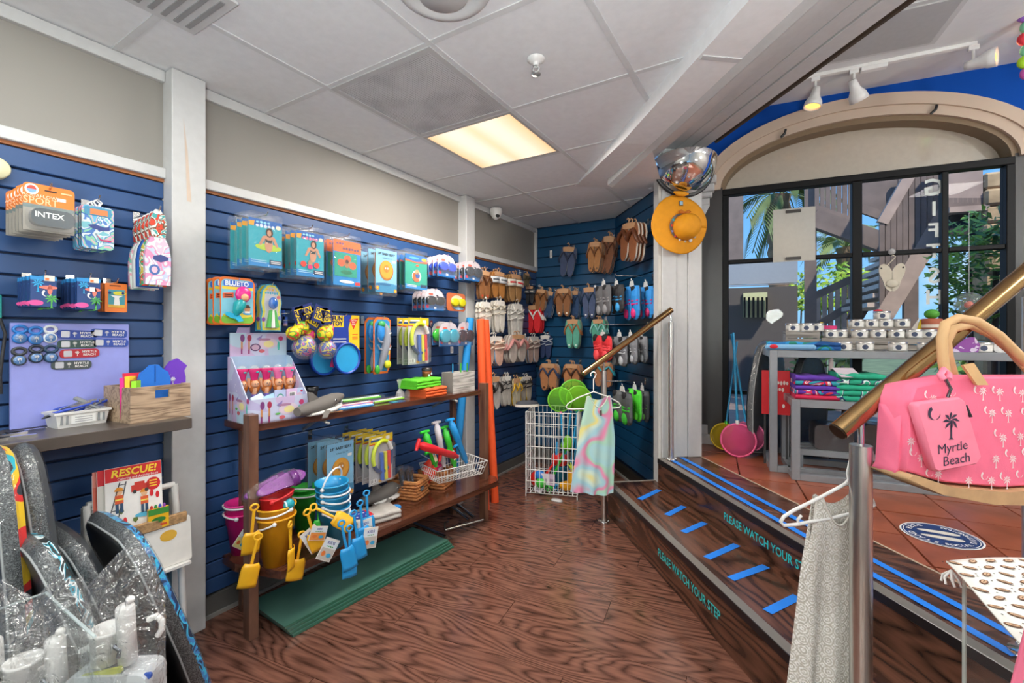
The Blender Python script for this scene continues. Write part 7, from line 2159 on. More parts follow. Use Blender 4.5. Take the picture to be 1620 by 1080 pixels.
MB().box((-.04,-.03,0),(.04,.03,.07),M('#c9c9c9',.4),.006).build('cover',t)
MB().tube([(-.03,-.03,.07),(-.03,-.03,.12),(.03,-.03,.12),(.03,-.03,.07)],.004,MET2,6).build('wire',t)
# flip-flop corner
TAN_H=M('#c99a72',.6)
FF={}
def flipflops(kind,w_,h_,sole,strap,edge,lab,loc,rz,dot=None,tilt=0.0,band2=None):
 key=(kind,round(w_,3),round(h_,3),sole,strap,edge,dot,band2)
 t=thing('flip_flops',lab,'flip-flops',loc,rz)
 if tilt:t.rotation_euler=(0,tilt,rz)
 if key in FF:
  for c in KID[FF[key]]:
   q=c.copy();COL.objects.link(q);q.parent=t;KID.setdefault(t.name,[]).append(q)
  return t
 FF[key]=t.name
 ms,mt,me=M(sole,.65,var=.10),M(strap,.5,var=.06),M(edge,.6)
 ws=w_*.50
 for s in(-1,1):
  T0=TR((s*w_*.25,0,0))@RY(s*rad(3))
  out=sole_outline(ws*.98,h_,-s)
  b_=MB().at(T0)
  b_.loft([[(x,y,z)for x,z in out]for y in(.016,.004)],me,True)
  b_.loft([[(x,.004,z)for x,z in out],[(x*.97,0,-h_/2+(z+h_/2)*.985)for x,z in out]],ms,True)
  if dot:b_.flat(ell(0,-h_*.88,ws*.10,ws*.10,12),-.0008,M(dot,.5))
  b_.build('sole',t)
  b_=MB().at(T0)
  if kind=='v':
   p0=(0,-.004,-h_*.17)
   for q in(-1,1):
    b_.tube([p0,(q*ws*.22,-.016,-h_*.27),(q*ws*.42,-.012,-h_*.42),(q*ws*.46,.008,-h_*.52)],[ws*.05,ws*.085,ws*.08,ws*.05],mt,7)
  elif kind=='slide':
   b_.sheet(lambda u,v:((u-.5)*ws*1.04,-.018*math.sin(u*PI)-.002,-h_*(.20+.24*v)),8,3,mt,.003)
   if band2:b_.sheet(lambda u,v:((u-.5)*ws*1.05,-.019*math.sin(u*PI)-.0035,-h_*(.28+.06*v)),8,1,M(band2,.5),.001)
  else:
   for z0,z1 in((-.14,-.30),(-.30,-.14),(-.44,-.36)):
    b_.tube([(-ws*.46,.004,h_*z0),(0,-.016,h_*(z0+z1)/2),(ws*.46,.004,h_*z1)],ws*.045,mt,6)
   b_.tube([(0,-.004,-h_*.10),(0,-.014,-h_*.24)],ws*.04,mt,6)
  b_.build('strap',t)
 b_=MB()
 hm=TAN_H if kind!='strappy' else M('#e2ded8',.5)
 b_.prism([(-w_*.26,-h_*.16),(w_*.26,-h_*.16),(w_*.30,-h_*.02),(w_*.1,h_*.0),(-w_*.1,h_*.0),(-w_*.30,-h_*.02)],-.006,-.002,hm)
 b_.tube([(0,-.004,0),(w_*.02,-.004,h_*.08),(-w_*.05,-.004,h_*.13),(-w_*.10,-.004,h_*.09)],.0045,hm,6)
 b_.build('hanger',t)
 return t
def ff_stack(wall,box,off,n,kind,sole,strap,edge,lab,place,sp=.028,dot=None,tilt=0.0,band2=None,yaw=0.0,minw=None):
 x0,x1,yt,yb_=box
 loc,W_,H_=rect(x0,yt,yb_,x1,off,wall)
 if minw:W_=max(W_,minw)
 hook(loc+ZV*.012,off,wall,'the '+lab+' '+place)
 for i in range(n):
  l=lab+(', '+ORD[i]if n>1 else '')+' '+place
  flipflops(kind,W_,H_,sole,strap,edge,l,loc+BACKV[wall]*(sp*i)+Vector((R.uniform(-.004,.004),R.uniform(-.004,.004),-.002*i)),RZS[wall]+yaw,dot,tilt,band2)
ff_stack('L',(757,779,426,472),.20,2,'v','#8a5a34','#5f3a22','#6b4a30','brown leather flip-flops','top left of the corner',dot='#c83a2a')
ff_stack('L',(777,803,427,470),.17,3,'slide','#a86f35','#c9ccd0','#8a5a2c','tan slides with white striped band','in the corner',band2='#5a6068')
ff_stack('L',(803,828,431,476),.15,3,'slide','#9c7448','#d8d2c6','#7a5a38','tan slides with red striped band','in the corner',band2='#d82630')
ff_stack('L',(829,839,431,452),.08,1,'v','#6a5f48','#4a4436','#5a5040','olive flip-flops','half hidden behind the red-banded slides')
ff_stack('L',(757,779,476,534),.20,2,'strappy','#d9d4cb','#b4ab9c','#cfc8bc','cream strappy sandals','under the brown flip-flops')
ff_stack('L',(780,801,474,526),.18,2,'strappy','#cdc8bf','#c3baa9','#b9b2a6','ivory strappy sandals','in the second row')
ff_stack('L',(806,830,479,538),.14,2,'strappy','#c9c6c0','#d9d6cf','#aaa59c','pale grey strappy sandals','beside the red flip-flops')
ff_stack('L',(764,801,532,582),.22,3,'strappy','#c99f8e','#d8c0ae','#8fb4d8','pink beaded flip-flops with blue edges','in the third row')
ff_stack('L',(803,836,529,575),.17,3,'v','#bfb2aa','#c88a86','#b8b0a8','grey flip-flops with rose straps','in the third row')
ff_stack('L',(834,856,532,575),.11,2,'strappy','#c2a69a','#d9c9be','#9fb8d2','small pink beaded flip-flops','at the end of the third row')
ff_stack('L',(767,796,598,653),.22,3,'v','#b9b4b0','#2c2a2a','#8fa6c4','grey flip-flops with black straps','in the lowest row')
ff_stack('L',(795,812,596,644),.18,2,'strappy','#b4aea6','#26262a','#d8d4cc','black strapped white sandals','in the lowest row')
ff_stack('L',(809,826,600,644),.15,2,'v','#c9bfa6','#d8a82a','#d0a628','yellow-edged flip-flops','in the lowest row')
ff_stack('L',(822,844,597,639),.12,2,'strappy','#bdb5a8','#2a2a2c','#d6b53c','yellow-edged grey sandals','at the end of the lowest row')
ff_stack('B',(828,847,453,481),.22,1,'slide','#2a2a2e','#3c4046','#222226','black striped slides','above the red flip-flops',band2='#b9b0a4')
ff_stack('B',(829,860,483,527),.16,3,'v','#d8242c','#e8e4e0','#c81f28','bright red flip-flops','in the corner',sp=.034)
ff_stack('B',(850,875,530,567),.06,1,'strappy','#24365e','#cfd6de','#1c2c50','navy sandals with white laces','below the red flip-flops')
ff_stack('B',(885,916,392,439),.12,1,'v','#3f4c6c','#26304a','#c9ccd2','lone navy flip-flops','at the top of the back wall',tilt=.12)
ff_stack('B',(928,956,384,431),.20,3,'v','#a8713f','#7a4a28','#e0d8cc','tan leather flip-flops','in the top row',dot='#5a3a20',tilt=.06)
ff_stack('B',(950,979,375,433),.12,3,'v','#7c4a2c','#5c321c','#d9d0c4','dark brown flip-flops','in the top row',tilt=.14)
ff_stack('D',(980,1014,362,419),.16,3,'v','#8a5434','#5a3018','#e0d6c8','brown flip-flops with a round tag','near the sun hat',tilt=.16)
ff_stack('B',(846,868,458,492),.18,2,'v','#8c5a30','#5e3a1e','#d8cfc2','brown flip-flops','left in the second row',tilt=.12)
ff_stack('B',(860,880,461,503),.12,2,'v','#24436a','#1a3252','#cfd4da','navy flip-flops','on the second hook, mid row',tilt=.12)
ff_stack('B',(875,906,457,501),.18,2,'v','#8f5e3a','#6a4022','#dcd2c4','brown flip-flops with crossed straps','mid second row',dot='#e8e0d4')
ff_stack('B',(900,919,460,503),.08,2,'v','#26446c','#1c3454','#d0d4da','navy flip-flops','behind the crossed-strap pair')
ff_stack('B',(917,945,455,504),.18,2,'v','#46557a','#1f3a58','#d8dade','slate blue flip-flops','right in the second row',dot='#e8e8e8')
ff_stack('B',(891,920,505,551),.20,3,'v','#5aa893','#a8683e','#d9cfae','sea green flip-flops','left in the third row',dot='#d9ece4')
ff_stack('B',(933,961,505,547),.20,3,'v','#4f9f8a','#8fd0cc','#c9c0a0','teal flip-flops','right in the third row')
ff_stack('B',(850,885,574,617),.22,3,'v','#b57a50','#2a3f62','#e0d0bc','tan flip-flops with navy straps','in the bottom row',dot='#4a2c1a')
ff_stack('B',(888,921,575,617),.22,3,'v','#b2764c','#4a2e20','#dccbb6','tan flip-flops with dark straps','in the bottom row',dot='#4a2c1a')
ff_stack('B',(936,974,572,611),.18,2,'v','#a9714e','#3fb0c0','#6fb0b4','tan flip-flops with turquoise straps','behind the handrail')
WSH={}
def water_shoes(box,wall,off,upper,sole,accent,lab,yaw=0.0):
 x0,x1,yt,yb_=box
 loc,W_,H_=rect(x0,yt,yb_,x1,off,wall)
 t=thing('water_shoes',lab,'water shoes',loc,RZS[wall]+yaw)
 for k,dx in enumerate((-.26,.26)):
  w2,h2=W_*.52,H_*.84
  T0=TR((W_*dx,.012*k,-H_*.16))@RY(rad(4*(1 if dx>0 else-1)))
  rings=[]
  for f,ww,dd in((0,.55,.6),(.12,.8,.95),(.3,.86,1.0),(.5,.88,.8),(.7,1.0,.62),(.86,.92,.45),(.96,.6,.28),(1.0,.25,.12)):
   rings.append([(w2/2*ww*math.cos(2*PI*j/14),-.002-.042*dd*max(0,math.sin(2*PI*j/14)),-h2*f)if math.sin(2*PI*j/14)>-.01 else(w2/2*ww*math.cos(2*PI*j/14),.0+.010*(-math.sin(2*PI*j/14)),-h2*f)for j in range(14)])
  MB().at(T0).loft(rings,M(upper,.7,bump=.2)).build('upper',t)
  rings2=[[(x*1.05,max(-.004,y)+(.004 if y>-.003 else 0),z*1.01)for x,y,z in r_]for r_ in rings]
  MB().at(T0).loft(rings2,M(sole,.6),True).build('sole',t)
  b_=MB().at(T0)
  for z in(.42,.52):b_.tube([(-w2*.40,-.012,-h2*z),(0,-.042+.012*z,-h2*(z+.03)),(w2*.40,-.012,-h2*z)],w2*.06,M(accent,.5),6)
  b_.ball((0,-.022,-h2*.80),w2*.26,M(accent,.6),10,6,(1,.5,1.1))
  b_.build('strap',t)
  MB().at(T0).ball((0,-.03,-h2*.10),w2*.22,M('#1a1a1e',.9),10,6,(1,.5,.8)).build('opening',t)
 b_=MB().prism([(-W_*.16,-H_*.16),(W_*.16,-H_*.16),(W_*.10,-H_*.02),(-W_*.10,-H_*.02)],-.004,0,M('#dcdcdc',.4))
 b_.tube([(0,-.002,-H_*.03),(0,-.002,.006),(-.008,-.002,.012),(-.012,-.002,.004)],.0025,M('#eeeeee',.3),6);b_.build('hanger',t)
 return loc
WS=[((946,965,446,500),'D',.34,'#5a5a5e','#1c1c1f','#8a8a8e','black and grey water shoes, first on the upper right hook'),((966,985,446,496),'D',.27,'#2a2a2e','#1c1c1f','#3a9ad8','black water shoes with blue laces on the upper right hook'),((989,1011,446,507),'D',.18,'#2484d0','#26303c','#d82a78','blue water shoes with pink toes, front pair on the upper hook'),((1011,1033,447,505),'D',.08,'#2a88d4','#26303c','#c8306e','blue water shoes with pink toes, pair nearest the white column'),((942,967,524,567),'D',.36,'#c8242c','#1e1e20','#e84a50','red and black water shoes on the middle right hook'),((970,991,524,577),'D',.26,'#6c6e74','#2a2c30','#b4b8be','dark grey water shoes, first behind the red ones'),((989,1007,524,574),'D',.20,'#7a7c82','#34363a','#a9adb4','grey water shoes, second behind the red ones'),((1005,1023,524,572),'D',.10,'#8a8c92','#3a3c40','#c4c8ce','light grey water shoes, last behind the red ones'),((973,998,606,663),'D',.28,'#55585a','#3c3e40','#3fc43a','dark grey water shoes with green collar, first on the lowest hook'),((995,1014,604,661),'D',.18,'#4ad02c','#4c4e52','#62e03a','bright green water shoes on the lowest hook'),((1008,1025,606,662),'D',.10,'#4a4d52','#3a3c40','#8ad86a','charcoal water shoes with green collar, last on the lowest hook')]
for box,wall,off,up,so_,ac,lab in WS:
 l=water_shoes(box,wall,off,up,so_,ac,lab)
for(px0,py0,px1,py1,lab)in((990,439,1034,437,'upper'),(953,516,1026,513,'middle'),(970,601,1022,602,'lowest')):
 a,c=PLANE['D'](px0,py0,.37),PLANE['D'](px1,py1,.0)
 p_=onplane(px1,py1,Pv,PD)
 t=thing('display_hook','long chrome hook for water shoes on the diagonal wall, '+lab+' one','hook',p_,RZ_DIAG)
 dl=(.38 if lab!='upper' else .30)
 MB().box((-.012,-.008,-.03),(.012,0,.02),HOOKM).build('plate',t)
 MB().tube([(0,0,0),(0,-dl,0),(0,-dl-.012,.014)],.004,HOOKM,6).build('rod',t)
p=BW(872,402,.004)
t=thing('price_plate','small white plate on the back wall left of the single navy pair','plate',p,0)
b_=MB().box((-.014,-.004,-.04),(.014,0,.04),WHITE);b_.at(TR((0,-.004,0)));quad(b_,-.006,-.02,.006,.02,M('#b9b9b9',.5));b_.build('plate',t)
# white wire bin with nets and beach toys
q0,q1=FL(832,784,0),FL(913,791,0)
ux=(q1-q0);bw_=ux.length;ux.normalize();uy=ZV.cross(ux)
BINO=(q0+q1)/2
bin_=thing('wire_bin','tall white wire bin of nets and beach toys before the flip-flop corner','wire bin',BINO,math.atan2(ux.y,ux.x))
BH,BDp=.675,.36
def grid(nm_,P,nu,nv,r=.0028):
 b_=MB()
 for i in range(nu+1):b_.tube([P(i/nu,0),P(i/nu,1)],r,WIRE,5)
 for j in range(nv+1):b_.tube([P(0,j/nv),P(1,j/nv)],r,WIRE,5)
 b_.build(nm_,bin_)
h2=bw_/2
grid('front_grid',lambda u,v:(-h2+bw_*u,0,.03+v*(BH-.03)),11,7)
grid('rear_grid',lambda u,v:(-h2+bw_*u,BDp,.03+v*(BH-.03)),11,7)
grid('side_grid',lambda u,v:(-h2,BDp*u,.03+v*(BH-.03)),9,7)
grid('side_grid',lambda u,v:(h2,BDp*u,.03+v*(BH-.03)),9,7)
grid('base_grid',lambda u,v:(-h2+bw_*u,BDp*v,.03),11,6)
for x in(-h2,h2):
 for y in(0,BDp):MB().tube([(x,y,0),(x,y,BH+.004)],.004,WIRE,6).build('corner_post',bin_)
def INB(x,y,z):return BINO+ux*x+uy*y+ZV*z
def net(disc_c,tip,r,colr,colh,capc,lab,face=None,cat='net'):
 """butterfly/sand net: rim ring, shallow mesh bag, tube handle to tip"""
 t=thing('hand_net',lab,cat,disc_c)
 d_=(Vector(tip)-Vector(disc_c));L_=d_.length;d_.normalize()
 fw=face or Vector((0,-1,0))
 fw=(fw-d_*fw.dot(d_)).normalized()
 s_=d_.cross(fw).normalized()
 T0=frame((0,0,0),s_,-fw,d_)
 b_=MB().at(T0);b_.tube([(r*math.cos(2*PI*k/24),0,r*math.sin(2*PI*k/24))for k in range(24)],r*.07,M(colr,.4),7,closed=True);b_.build('rim',t)
 b_=MB().at(T0@RX(-PI/2));b_.lathe([(r,0),(r*.93,-.012),(r*.6,-.024),(.001,-.028)],CLEAR('netfab'+colr,tuple(hexc(colr)),.45,.4),n=24);b_.build('net_cloth',t)
 b_=MB().at(T0);b_.tube([(0,.004,r*.97),(0,.004,r*1.22)],r*.13,M(capc,.4),10);b_.build('socket',t)
 b_=MB().at(T0);b_.tube([(0,.004,r*1.2),(0,.004,L_)],r*.075,M(colh,.35),8);b_.build('handle',t)
 return t
G1=AT(886,632,BINO.dot(Vector((-math.sin(YAW),math.cos(YAW),0)))+.03)
cf=-(Vector((-math.sin(YAW),math.cos(YAW),0)))
net(G1,G1+Vector((0.02,.03,-.50)),.095,'#7ac83a','#2a9fd8','#e02a86','green net with pink socket standing in the wire bin',cf)
G2=AT(930,612,BINO.length+.2)
net(INB(.15,.24,.80),INB(.06,.20,.06),.115,'#6fc23a','#2a9fd8','#e02a86','larger green net behind the handrail post in the wire bin',cf)
net(INB(.20,.18,.77),INB(.12,.12,.06),.10,'#86cc3a','#2a9fd8','#1f9a8a','green net leaning to the handrail side of the wire bin',cf)
net(INB(.19,.28,.74),INB(.15,.22,.06),.09,'#c8c83a','#2a9fd8','#2a70c8','yellow-green net rearmost in the wire bin',cf)
def toy_stick(a,c,r,col,lab,name='toy_rake',head=True):
 t=thing(name,lab,'beach toy',a);o=Vector(a);d_=Vector(c)-o
 MB().tube([(0,0,0),tuple(d_)],r,M(col,.4),8).build('handle',t)
 if head:
  dn=d_.normalized();s_=dn.cross(uy).normalized()
  b_=MB();b_.tube([tuple(-s_*.04),tuple(s_*.04)],r*1.1,M(col,.4),8)
  for k in range(4):b_.tube([tuple(s_*(-.036+.024*k)),tuple(s_*(-.036+.024*k)-dn*.045)],r*.6,M(col,.4),6)
  b_.build('rake_head',t)
toy_stick(INB(-.10,.07,.09),INB(.06,.09,.33),.011,'#d8241f','red toy rake slanting across the wire bin')
toy_stick(INB(-.04,.10,.06),INB(.10,.12,.36),.011,'#2fc03a','green toy rake slanting across the wire bin')
toy_stick(INB(.0,.14,.06),INB(.02,.2,.40),.010,'#1f93d0','blue toy shovel standing in the wire bin','toy_spade')
t=thing('toy_crab_mould','red, blue and green sand mould at the left of the wire bin','beach toy',INB(-.12,.10,.05))
MB().ball((0,0,.06),.075,M('#d8241f',.4),16,10,(1,.7,.95)).build('body',t)
MB().ball((.03,-.03,.10),.05,M('#2a80d8',.4),14,9,(1,.7,.9)).build('cap',t)
MB().ball((.045,-.04,.05),.045,M('#3fc03a',.4),14,9).build('side',t)
t=thing('toy_boot_mould','yellow boot-shaped sand mould at the right of the wire bin','beach toy',INB(.13,.09,.045))
MB().tube([(.035,0,.15),(.03,0,.08),(.02,0,.04),(-.03,-.01,.03),(-.07,-.015,.03)],[.045,.042,.045,.038,.024],M('#e8a81f',.4),14).build('boot',t)
b_=MB()
for k in range(5):b_.tube([(.035,0,.16),(.035+.04*math.cos(k*1.26),.04*math.sin(k*1.26),.215)],[.014,.004],M('#c8e03a',.45),7)
b_.build('star_top',t)
t=thing('toy_bucket_set','blue and teal bucket set in the middle of the wire bin','beach toy',INB(.04,.20,.045))
MB().lathe([(.001,0),(.055,0),(.075,.16),(.079,.165),(.07,.165)],M('#1f7fa8',.4),n=20).build('bucket',t)
MB().lathe([(.06,.17),(.07,.21),(.06,.25),(.001,.255)],M('#d8302a',.4),n=18).build('mould',t)
t=thing('toy_turtle_mould','lime green toy mould high in the right of the wire bin','beach toy',INB(.12,.09,.40))
MB().ball((0,0,.02),.05,M('#6fb82a',.45),14,9,(.8,.6,1.3)).build('shell',t)
MB().ball((-.03,-.02,.0),.03,M('#7ac832',.45),12,7,(.7,.6,1.2)).build('flipper',t)
for k,(x,z,w1,lab)in enumerate(((-.055,.10,.06,'white barcode tag in the wire bin, upper one'),(-.10,.035,.07,'white barcode tag in the wire bin, tilted one at the bottom'),(.0,.10,.05,'lilac tag in the wire bin beside the green rake'))):
 t=thing('hang_tag',lab,'hang tag',INB(x,.03,z+.05),math.atan2(ux.y,ux.x));t.rotation_euler=(0,.3*(k==1),math.atan2(ux.y,ux.x))
 b_=MB().box((-w1/2,0,-.06),(w1/2,.002,.03),M('#e2dde6' if k<2 else '#d8c0dc',.4));b_.at(TR((0,0,0)))
 for j in range(6):quad(b_,-w1*.3+j*w1*.1,-.045,-w1*.26+j*w1*.1,-.01,BLACK,1)
 b_.build('card',t)
t=thing('bin_foot_plate','small white oval foot plate at the base of the wire bin','plate',FL(881,792,0));MB().lathe([(.001,.012),(.045,.010),(.05,0),(.001,0)],M('#c9c9c9',.4),n=20,sx=1.0,sy=.6).build('plate',t)
p=AT(834,643,3.72)
t=thing('boat_shoe','single pale canvas shoe lying across the rear corner of the wire bin','shoe',p,RZ_LEFT-.9)
MB().loft([[(x*1.0,y,z)for x,y,z in[(math.cos(2*PI*k/14)*.10,math.sin(2*PI*k/14)*.035,zz)for k in range(14)]]for zz in(0,.02)],M('#d9d4ca',.6),True).build('sole',t)
MB().loft([[(math.cos(2*PI*k/14)*.095*s,math.sin(2*PI*k/14)*.032*s,zz)for k in range(14)]for zz,s in((.02,1),(.04,.9),(.05,.5))],M('#3a3c44',.7),True).build('upper',t)
# handrails
RAILM=M('#a8875c',.16,metal=1.0,var=.15,vscale=9)
POSTM=M('#dcdad6',.28,metal=1.0)
def handrail(dpl,pA,zA,pB,zB,e0,e1,r_rail,r_post,lab):
 t=thing('handrail',lab,'handrail',pd(pA,dpl,zA))
 o=pd(pA,dpl,zA)
 a,c=DW(*e0,dpl)-o,DW(*e1,dpl)-o
 b_=MB();b_.tube([tuple(a),tuple(a.lerp(c,.02)),tuple(c)],[r_rail,r_rail,r_rail],RAILM,18);b_.build('rail',t)
 d_=(c-a).normalized()
 for e_,s_ in((a,-1),(c,1)):
  b_=MB();b_.tube([tuple(e_+d_*.001*s_),tuple(e_+d_*.004*s_)],[r_rail*.98,r_rail*.9],M('#3a2c20',.3,metal=.6),18);b_.build('end_cap',t)
 for pp,zz in((pA,zA),(pB,zB)):
  base_=pd(pp,dpl,zz)-o
  f=(base_-a).dot(Pv)/(c-a).dot(Pv)
  top=a.lerp(c,f)
  zt=top.z-.085
  b_=MB();b_.tube([tuple(base_),(base_.x,base_.y,zt)],r_post,POSTM,18);b_.build('post',t)
  b_=MB();b_.tube([(base_.x,base_.y,zt),(base_.x,base_.y,zt+.03),(top.x,top.y,top.z-r_rail*.8)],r_post*.32,CHROME,10);b_.build('neck',t)
  b_=MB();b_.lathe([(.001,.008),(r_post*2.1,.006),(r_post*2.2,0),(.001,0)],CHROME,c=tuple(base_),n=22)
  for k in range(3):b_.ball((base_.x+r_post*1.7*math.cos(k*2.1),base_.y+r_post*1.7*math.sin(k*2.1),.008+base_.z),.006,CHROME,8,5)
  b_.build('base_flange',t)
 return t,o,a,c
h1=handrail(3.05,1.055,0.0,1.548,Z2+.0025,(923,591),(1062,490),.021,.0195,'far brass-toned handrail with two steel posts beside the white column')
h2_=handrail(1.05,1.055,0.0,1.595,Z2+.0025,(1326,682),(1640,418),.024,.025,'near brass-toned handrail holding the pink tote bag')
# clothes on hangers
def hanger(t,w_,m=WHITE,hook_h=.09,drop=.075):
 """tubular clothes hanger, hook top at the origin"""
 r=.0042
 b_=MB()
 n=12
 hk=[(.018*math.sin(PI*1.25*k/n)*-1+.0,0,-.018+.018*math.cos(PI*1.25*k/n)*1)for k in range(n,-1,-1)]
 hk=[(-.018,0,-.03),(-.02,0,-.014),(-.012,0,-.003),(0,0,0),(.012,0,-.004),(.018,0,-.016),(.012,0,-.032),(.0,0,-.05),(0,0,-hook_h)]
 b_.tube(hk,r*.9,m,8);b_.build('hook',t)
 b_=MB()
 z0=-hook_h
 b_.tube([(0,0,z0),(-w_*.28,0,z0-drop*.45),(-w_*.46,0,z0-drop*.9),(-w_*.5,0,z0-drop*1.15),(-w_*.47,0,z0-drop*1.32),(-w_*.40,0,z0-drop*1.35),(w_*.40,0,z0-drop*1.35),(w_*.47,0,z0-drop*1.32),(w_*.5,0,z0-drop*1.15),(w_*.46,0,z0-drop*.9),(w_*.28,0,z0-drop*.45),(0,0,z0)],r,m,8)
 b_.build('shoulders',t)
TIED=PATTERN('tiedye',['#e8dc8a','#a8d4d8','#a9d6c0','#e48ab0','#a4d0dc','#cfe4d8','#e6dc86','#b4d8c4'],4.6,.7,dist=.25,soft=True)
def tank_dress(name,lab,cat,loc,rz,wt,wb,ztop,L_,mat,hang_w,skew=0.0,neck=.09,hem=.0,thick=.012,trim=None,fold=.012):
 t=thing(name,lab,cat,loc,rz)
 def width(v):return wt+(wb-wt)*(v**.8)
 def top(u,back):
  a=abs(u-.5)*2
  s=.0
  if a<.62:s=-neck*(1 if not back else .35)*math.cos(a/.62*PI/2)**.8
  elif a>.80:s=-.16*((a-.80)/.20)**1.4
  return s
 def fn(back):
  def f(u,v):
   x=(u-.5)*width(v)*(1.0 if v>.25 else .86+.56*v)+skew*v
   a=abs(u-.5)*2
   zt=ztop+top(u,back)
   zb=ztop-L_+hem*math.sin(u*5.0+1.0)
   z=zt+(zb-zt)*v
   y=(-1 if not back else 1)*thick*math.sqrt(max(0.0,1-a*a))+fold*v*math.sin(u*21.0+1.0)*(.6+.4*v)
   return(x,y,z)
  return f
 b_=MB();b_.sheet(fn(False),44,26,mat);b_.build('front_panel',t)
 b_=MB();b_.sheet(fn(True),44,26,mat);b_.build('back_panel',t)
 if trim:
  b_=MB();f0=fn(False)
  b_.tube([f0(i/44,0)for i in range(0,45)],.003,trim,5);b_.build('edging',t)
 return t
q=onplane(939,588,Dv,2.99)
tz=q.copy()
RZP=math.atan2(Pv.y,Pv.x)
hg=thing('clothes_hanger','white hanger on the far handrail carrying the tie-dye dress','hanger',tz,RZP)
hanger(hg,.385,hook_h=.135,drop=.085)
wt_=.25
tank_dress('tank_dress','sleeveless pastel tie-dye dress hanging on the far handrail post','dress',tz+Vector((0,0,-.0))+Pv*.035,RZP,.235,.30,-.165,.66,TIED,.385,skew=-.045,neck=.075,hem=.014,trim=M('#d8e0d0',.6))
t=thing('price_tag','small price tag with string on the neck of the tie-dye dress','price tag',tz+Pv*.045-Dv*.02+ZV*-.24,RZP)
b_=MB().box((-.006,-.002,-.055),(.006,0,-.02),M('#4a3c34',.5));b_.tube([(0,0,0),(.004,0,-.02)],.001,BLACK,4);b_.build('tag',t)
def lace_mat():
 m,t_,b=base('lace')
 N,L=t_.nodes,t_.links
 tcn=N.new('ShaderNodeTexCoord')
 mp=N.new('ShaderNodeMapping');mp.inputs['Scale'].default_value=(46,46,36)
 L.new(tcn.outputs['Object'],mp.inputs['Vector'])
 sp=N.new('ShaderNodeSeparateXYZ');L.new(mp.outputs[0],sp.inputs[0])
 def ms(op,a,b2=None):
  n=N.new('ShaderNodeMath');n.operation=op
  for q_,ip in((a,0),(b2,1)):
   if q_ is None:continue
   if isinstance(q_,bpy.types.NodeSocket):L.new(q_,n.inputs[ip])
   else:n.inputs[ip].default_value=q_
  return n.outputs[0]
 fx=ms('SUBTRACT',ms('FRACT',sp.outputs[0]),.5);fz=ms('SUBTRACT',ms('FRACT',sp.outputs[2]),.5)
 dst=ms('SQRT',ms('ADD',ms('MULTIPLY',fx,fx),ms('MULTIPLY',fz,fz)))
 ring=ms('ABSOLUTE',ms('SUBTRACT',ms('FRACT',ms('MULTIPLY',dst,4.2)),.5))
 dia=ms('ABSOLUTE',ms('SUBTRACT',ms('ADD',ms('ABSOLUTE',fx),ms('ABSOLUTE',fz)),.5))
 vo=N.new('ShaderNodeTexVoronoi');vo.inputs['Scale'].default_value=160
 L.new(tcn.outputs['Object'],vo.inputs['Vector'])
 val=ms('ADD',ms('MULTIPLY',ring,.9),ms('MULTIPLY',vo.outputs['Distance'],.5))
 r=N.new('ShaderNodeValToRGB')
 r.color_ramp.elements[0].position=.26;r.color_ramp.elements[0].color=(*hexc('#f8f6f2'),1)
 r.color_ramp.elements[1].position=.62;r.color_ramp.elements[1].color=(*hexc('#bcb6ab'),1)
 L.new(val,r.inputs[0]);L.new(r.outputs[0],b.inputs['Base Color'])
 bp=N.new('ShaderNodeBump');bp.inputs['Strength'].default_value=.6;bp.inputs['Distance'].default_value=.003;bp.invert=True
 L.new(val,bp.inputs['Height']);L.new(bp.outputs[0],b.inputs['Normal'])
 setp(b,Roughness=.85)
 return m
LACE=lace_mat()
rv=Vector((math.cos(YAW),math.sin(YAW),0));fv=Vector((-math.sin(YAW),math.cos(YAW),0))
q=AT(1357,708,1.225)
hg=thing('clothes_hanger','white hanger hooked on the near handrail post, carrying the lace tunic','hanger',q)
def HP(px,py):return tuple(AT(px,py,1.228)-q)
b_=MB();b_.tube([HP(1381,728),HP(1379,714),HP(1368,707),HP(1354,712),HP(1345,730),HP(1341,748),HP(1343,758),HP(1338,764)],.0042,WHITE,8);b_.build('hook',hg)
b_=MB();b_.tube([HP(1340,764),HP(1297,787),HP(1256,807),HP(1240,817),HP(1235,825),HP(1240,831),HP(1262,829),HP(1320,818),HP(1374,806),HP(1383,798),HP(1380,790),HP(1362,776),HP(1340,764)],.0048,WHITE,8);b_.build('shoulders',hg)
b_=MB();b_.tube([HP(1268,815),HP(1262,822),HP(1264,829)],.004,WHITE,6);b_.build('notch',hg)
tank_dress('lace_tunic','sleeveless cream crochet lace tunic hanging on the near handrail post','dress',AT(1322,708,1.240),YAW+.02,.165,.245,-.130,.66,LACE,.26,skew=-.02,neck=.075,hem=.02,thick=.016,trim=M('#dcd8d0',.8),fold=.016)
# mirror dome and sun hat on the white column
DJ=3.085
def DJP(px,py,off=0.0):return onplane(px,py,Dv,DJ-off)
c=DJP(1080,258)
t=thing('dome_mirror','half-dome convex security mirror at the top of the white column','mirror',c,RZP)
rx_,rz_=.225,.232
b_=MB()
def dome(u,v):
 a=PI+PI*u
 q=v*PI/2
 return(rx_*math.cos(a)*math.sin(q),-.02-.20*math.cos(q),rz_*math.sin(a)*math.sin(q)+.03*math.cos(q))
b_.sheet(dome,40,20,CHROME);b_.build('mirror_shell',t)
b_=MB().add([(rx_*math.cos(PI-PI*k/20),-.02,.0)for k in(0,20)]+[(0,-.22,.03)],[(0,1,2)],CHROME)
b_.build('top_plate',t)
b_=MB();b_.tube([((rx_+.006)*math.cos(PI+PI*k/30),-.012,(rz_+.006)*math.sin(PI+PI*k/30))for k in range(31)],.014,M('#2a2a2c',.3),8);b_.build('rim',t)
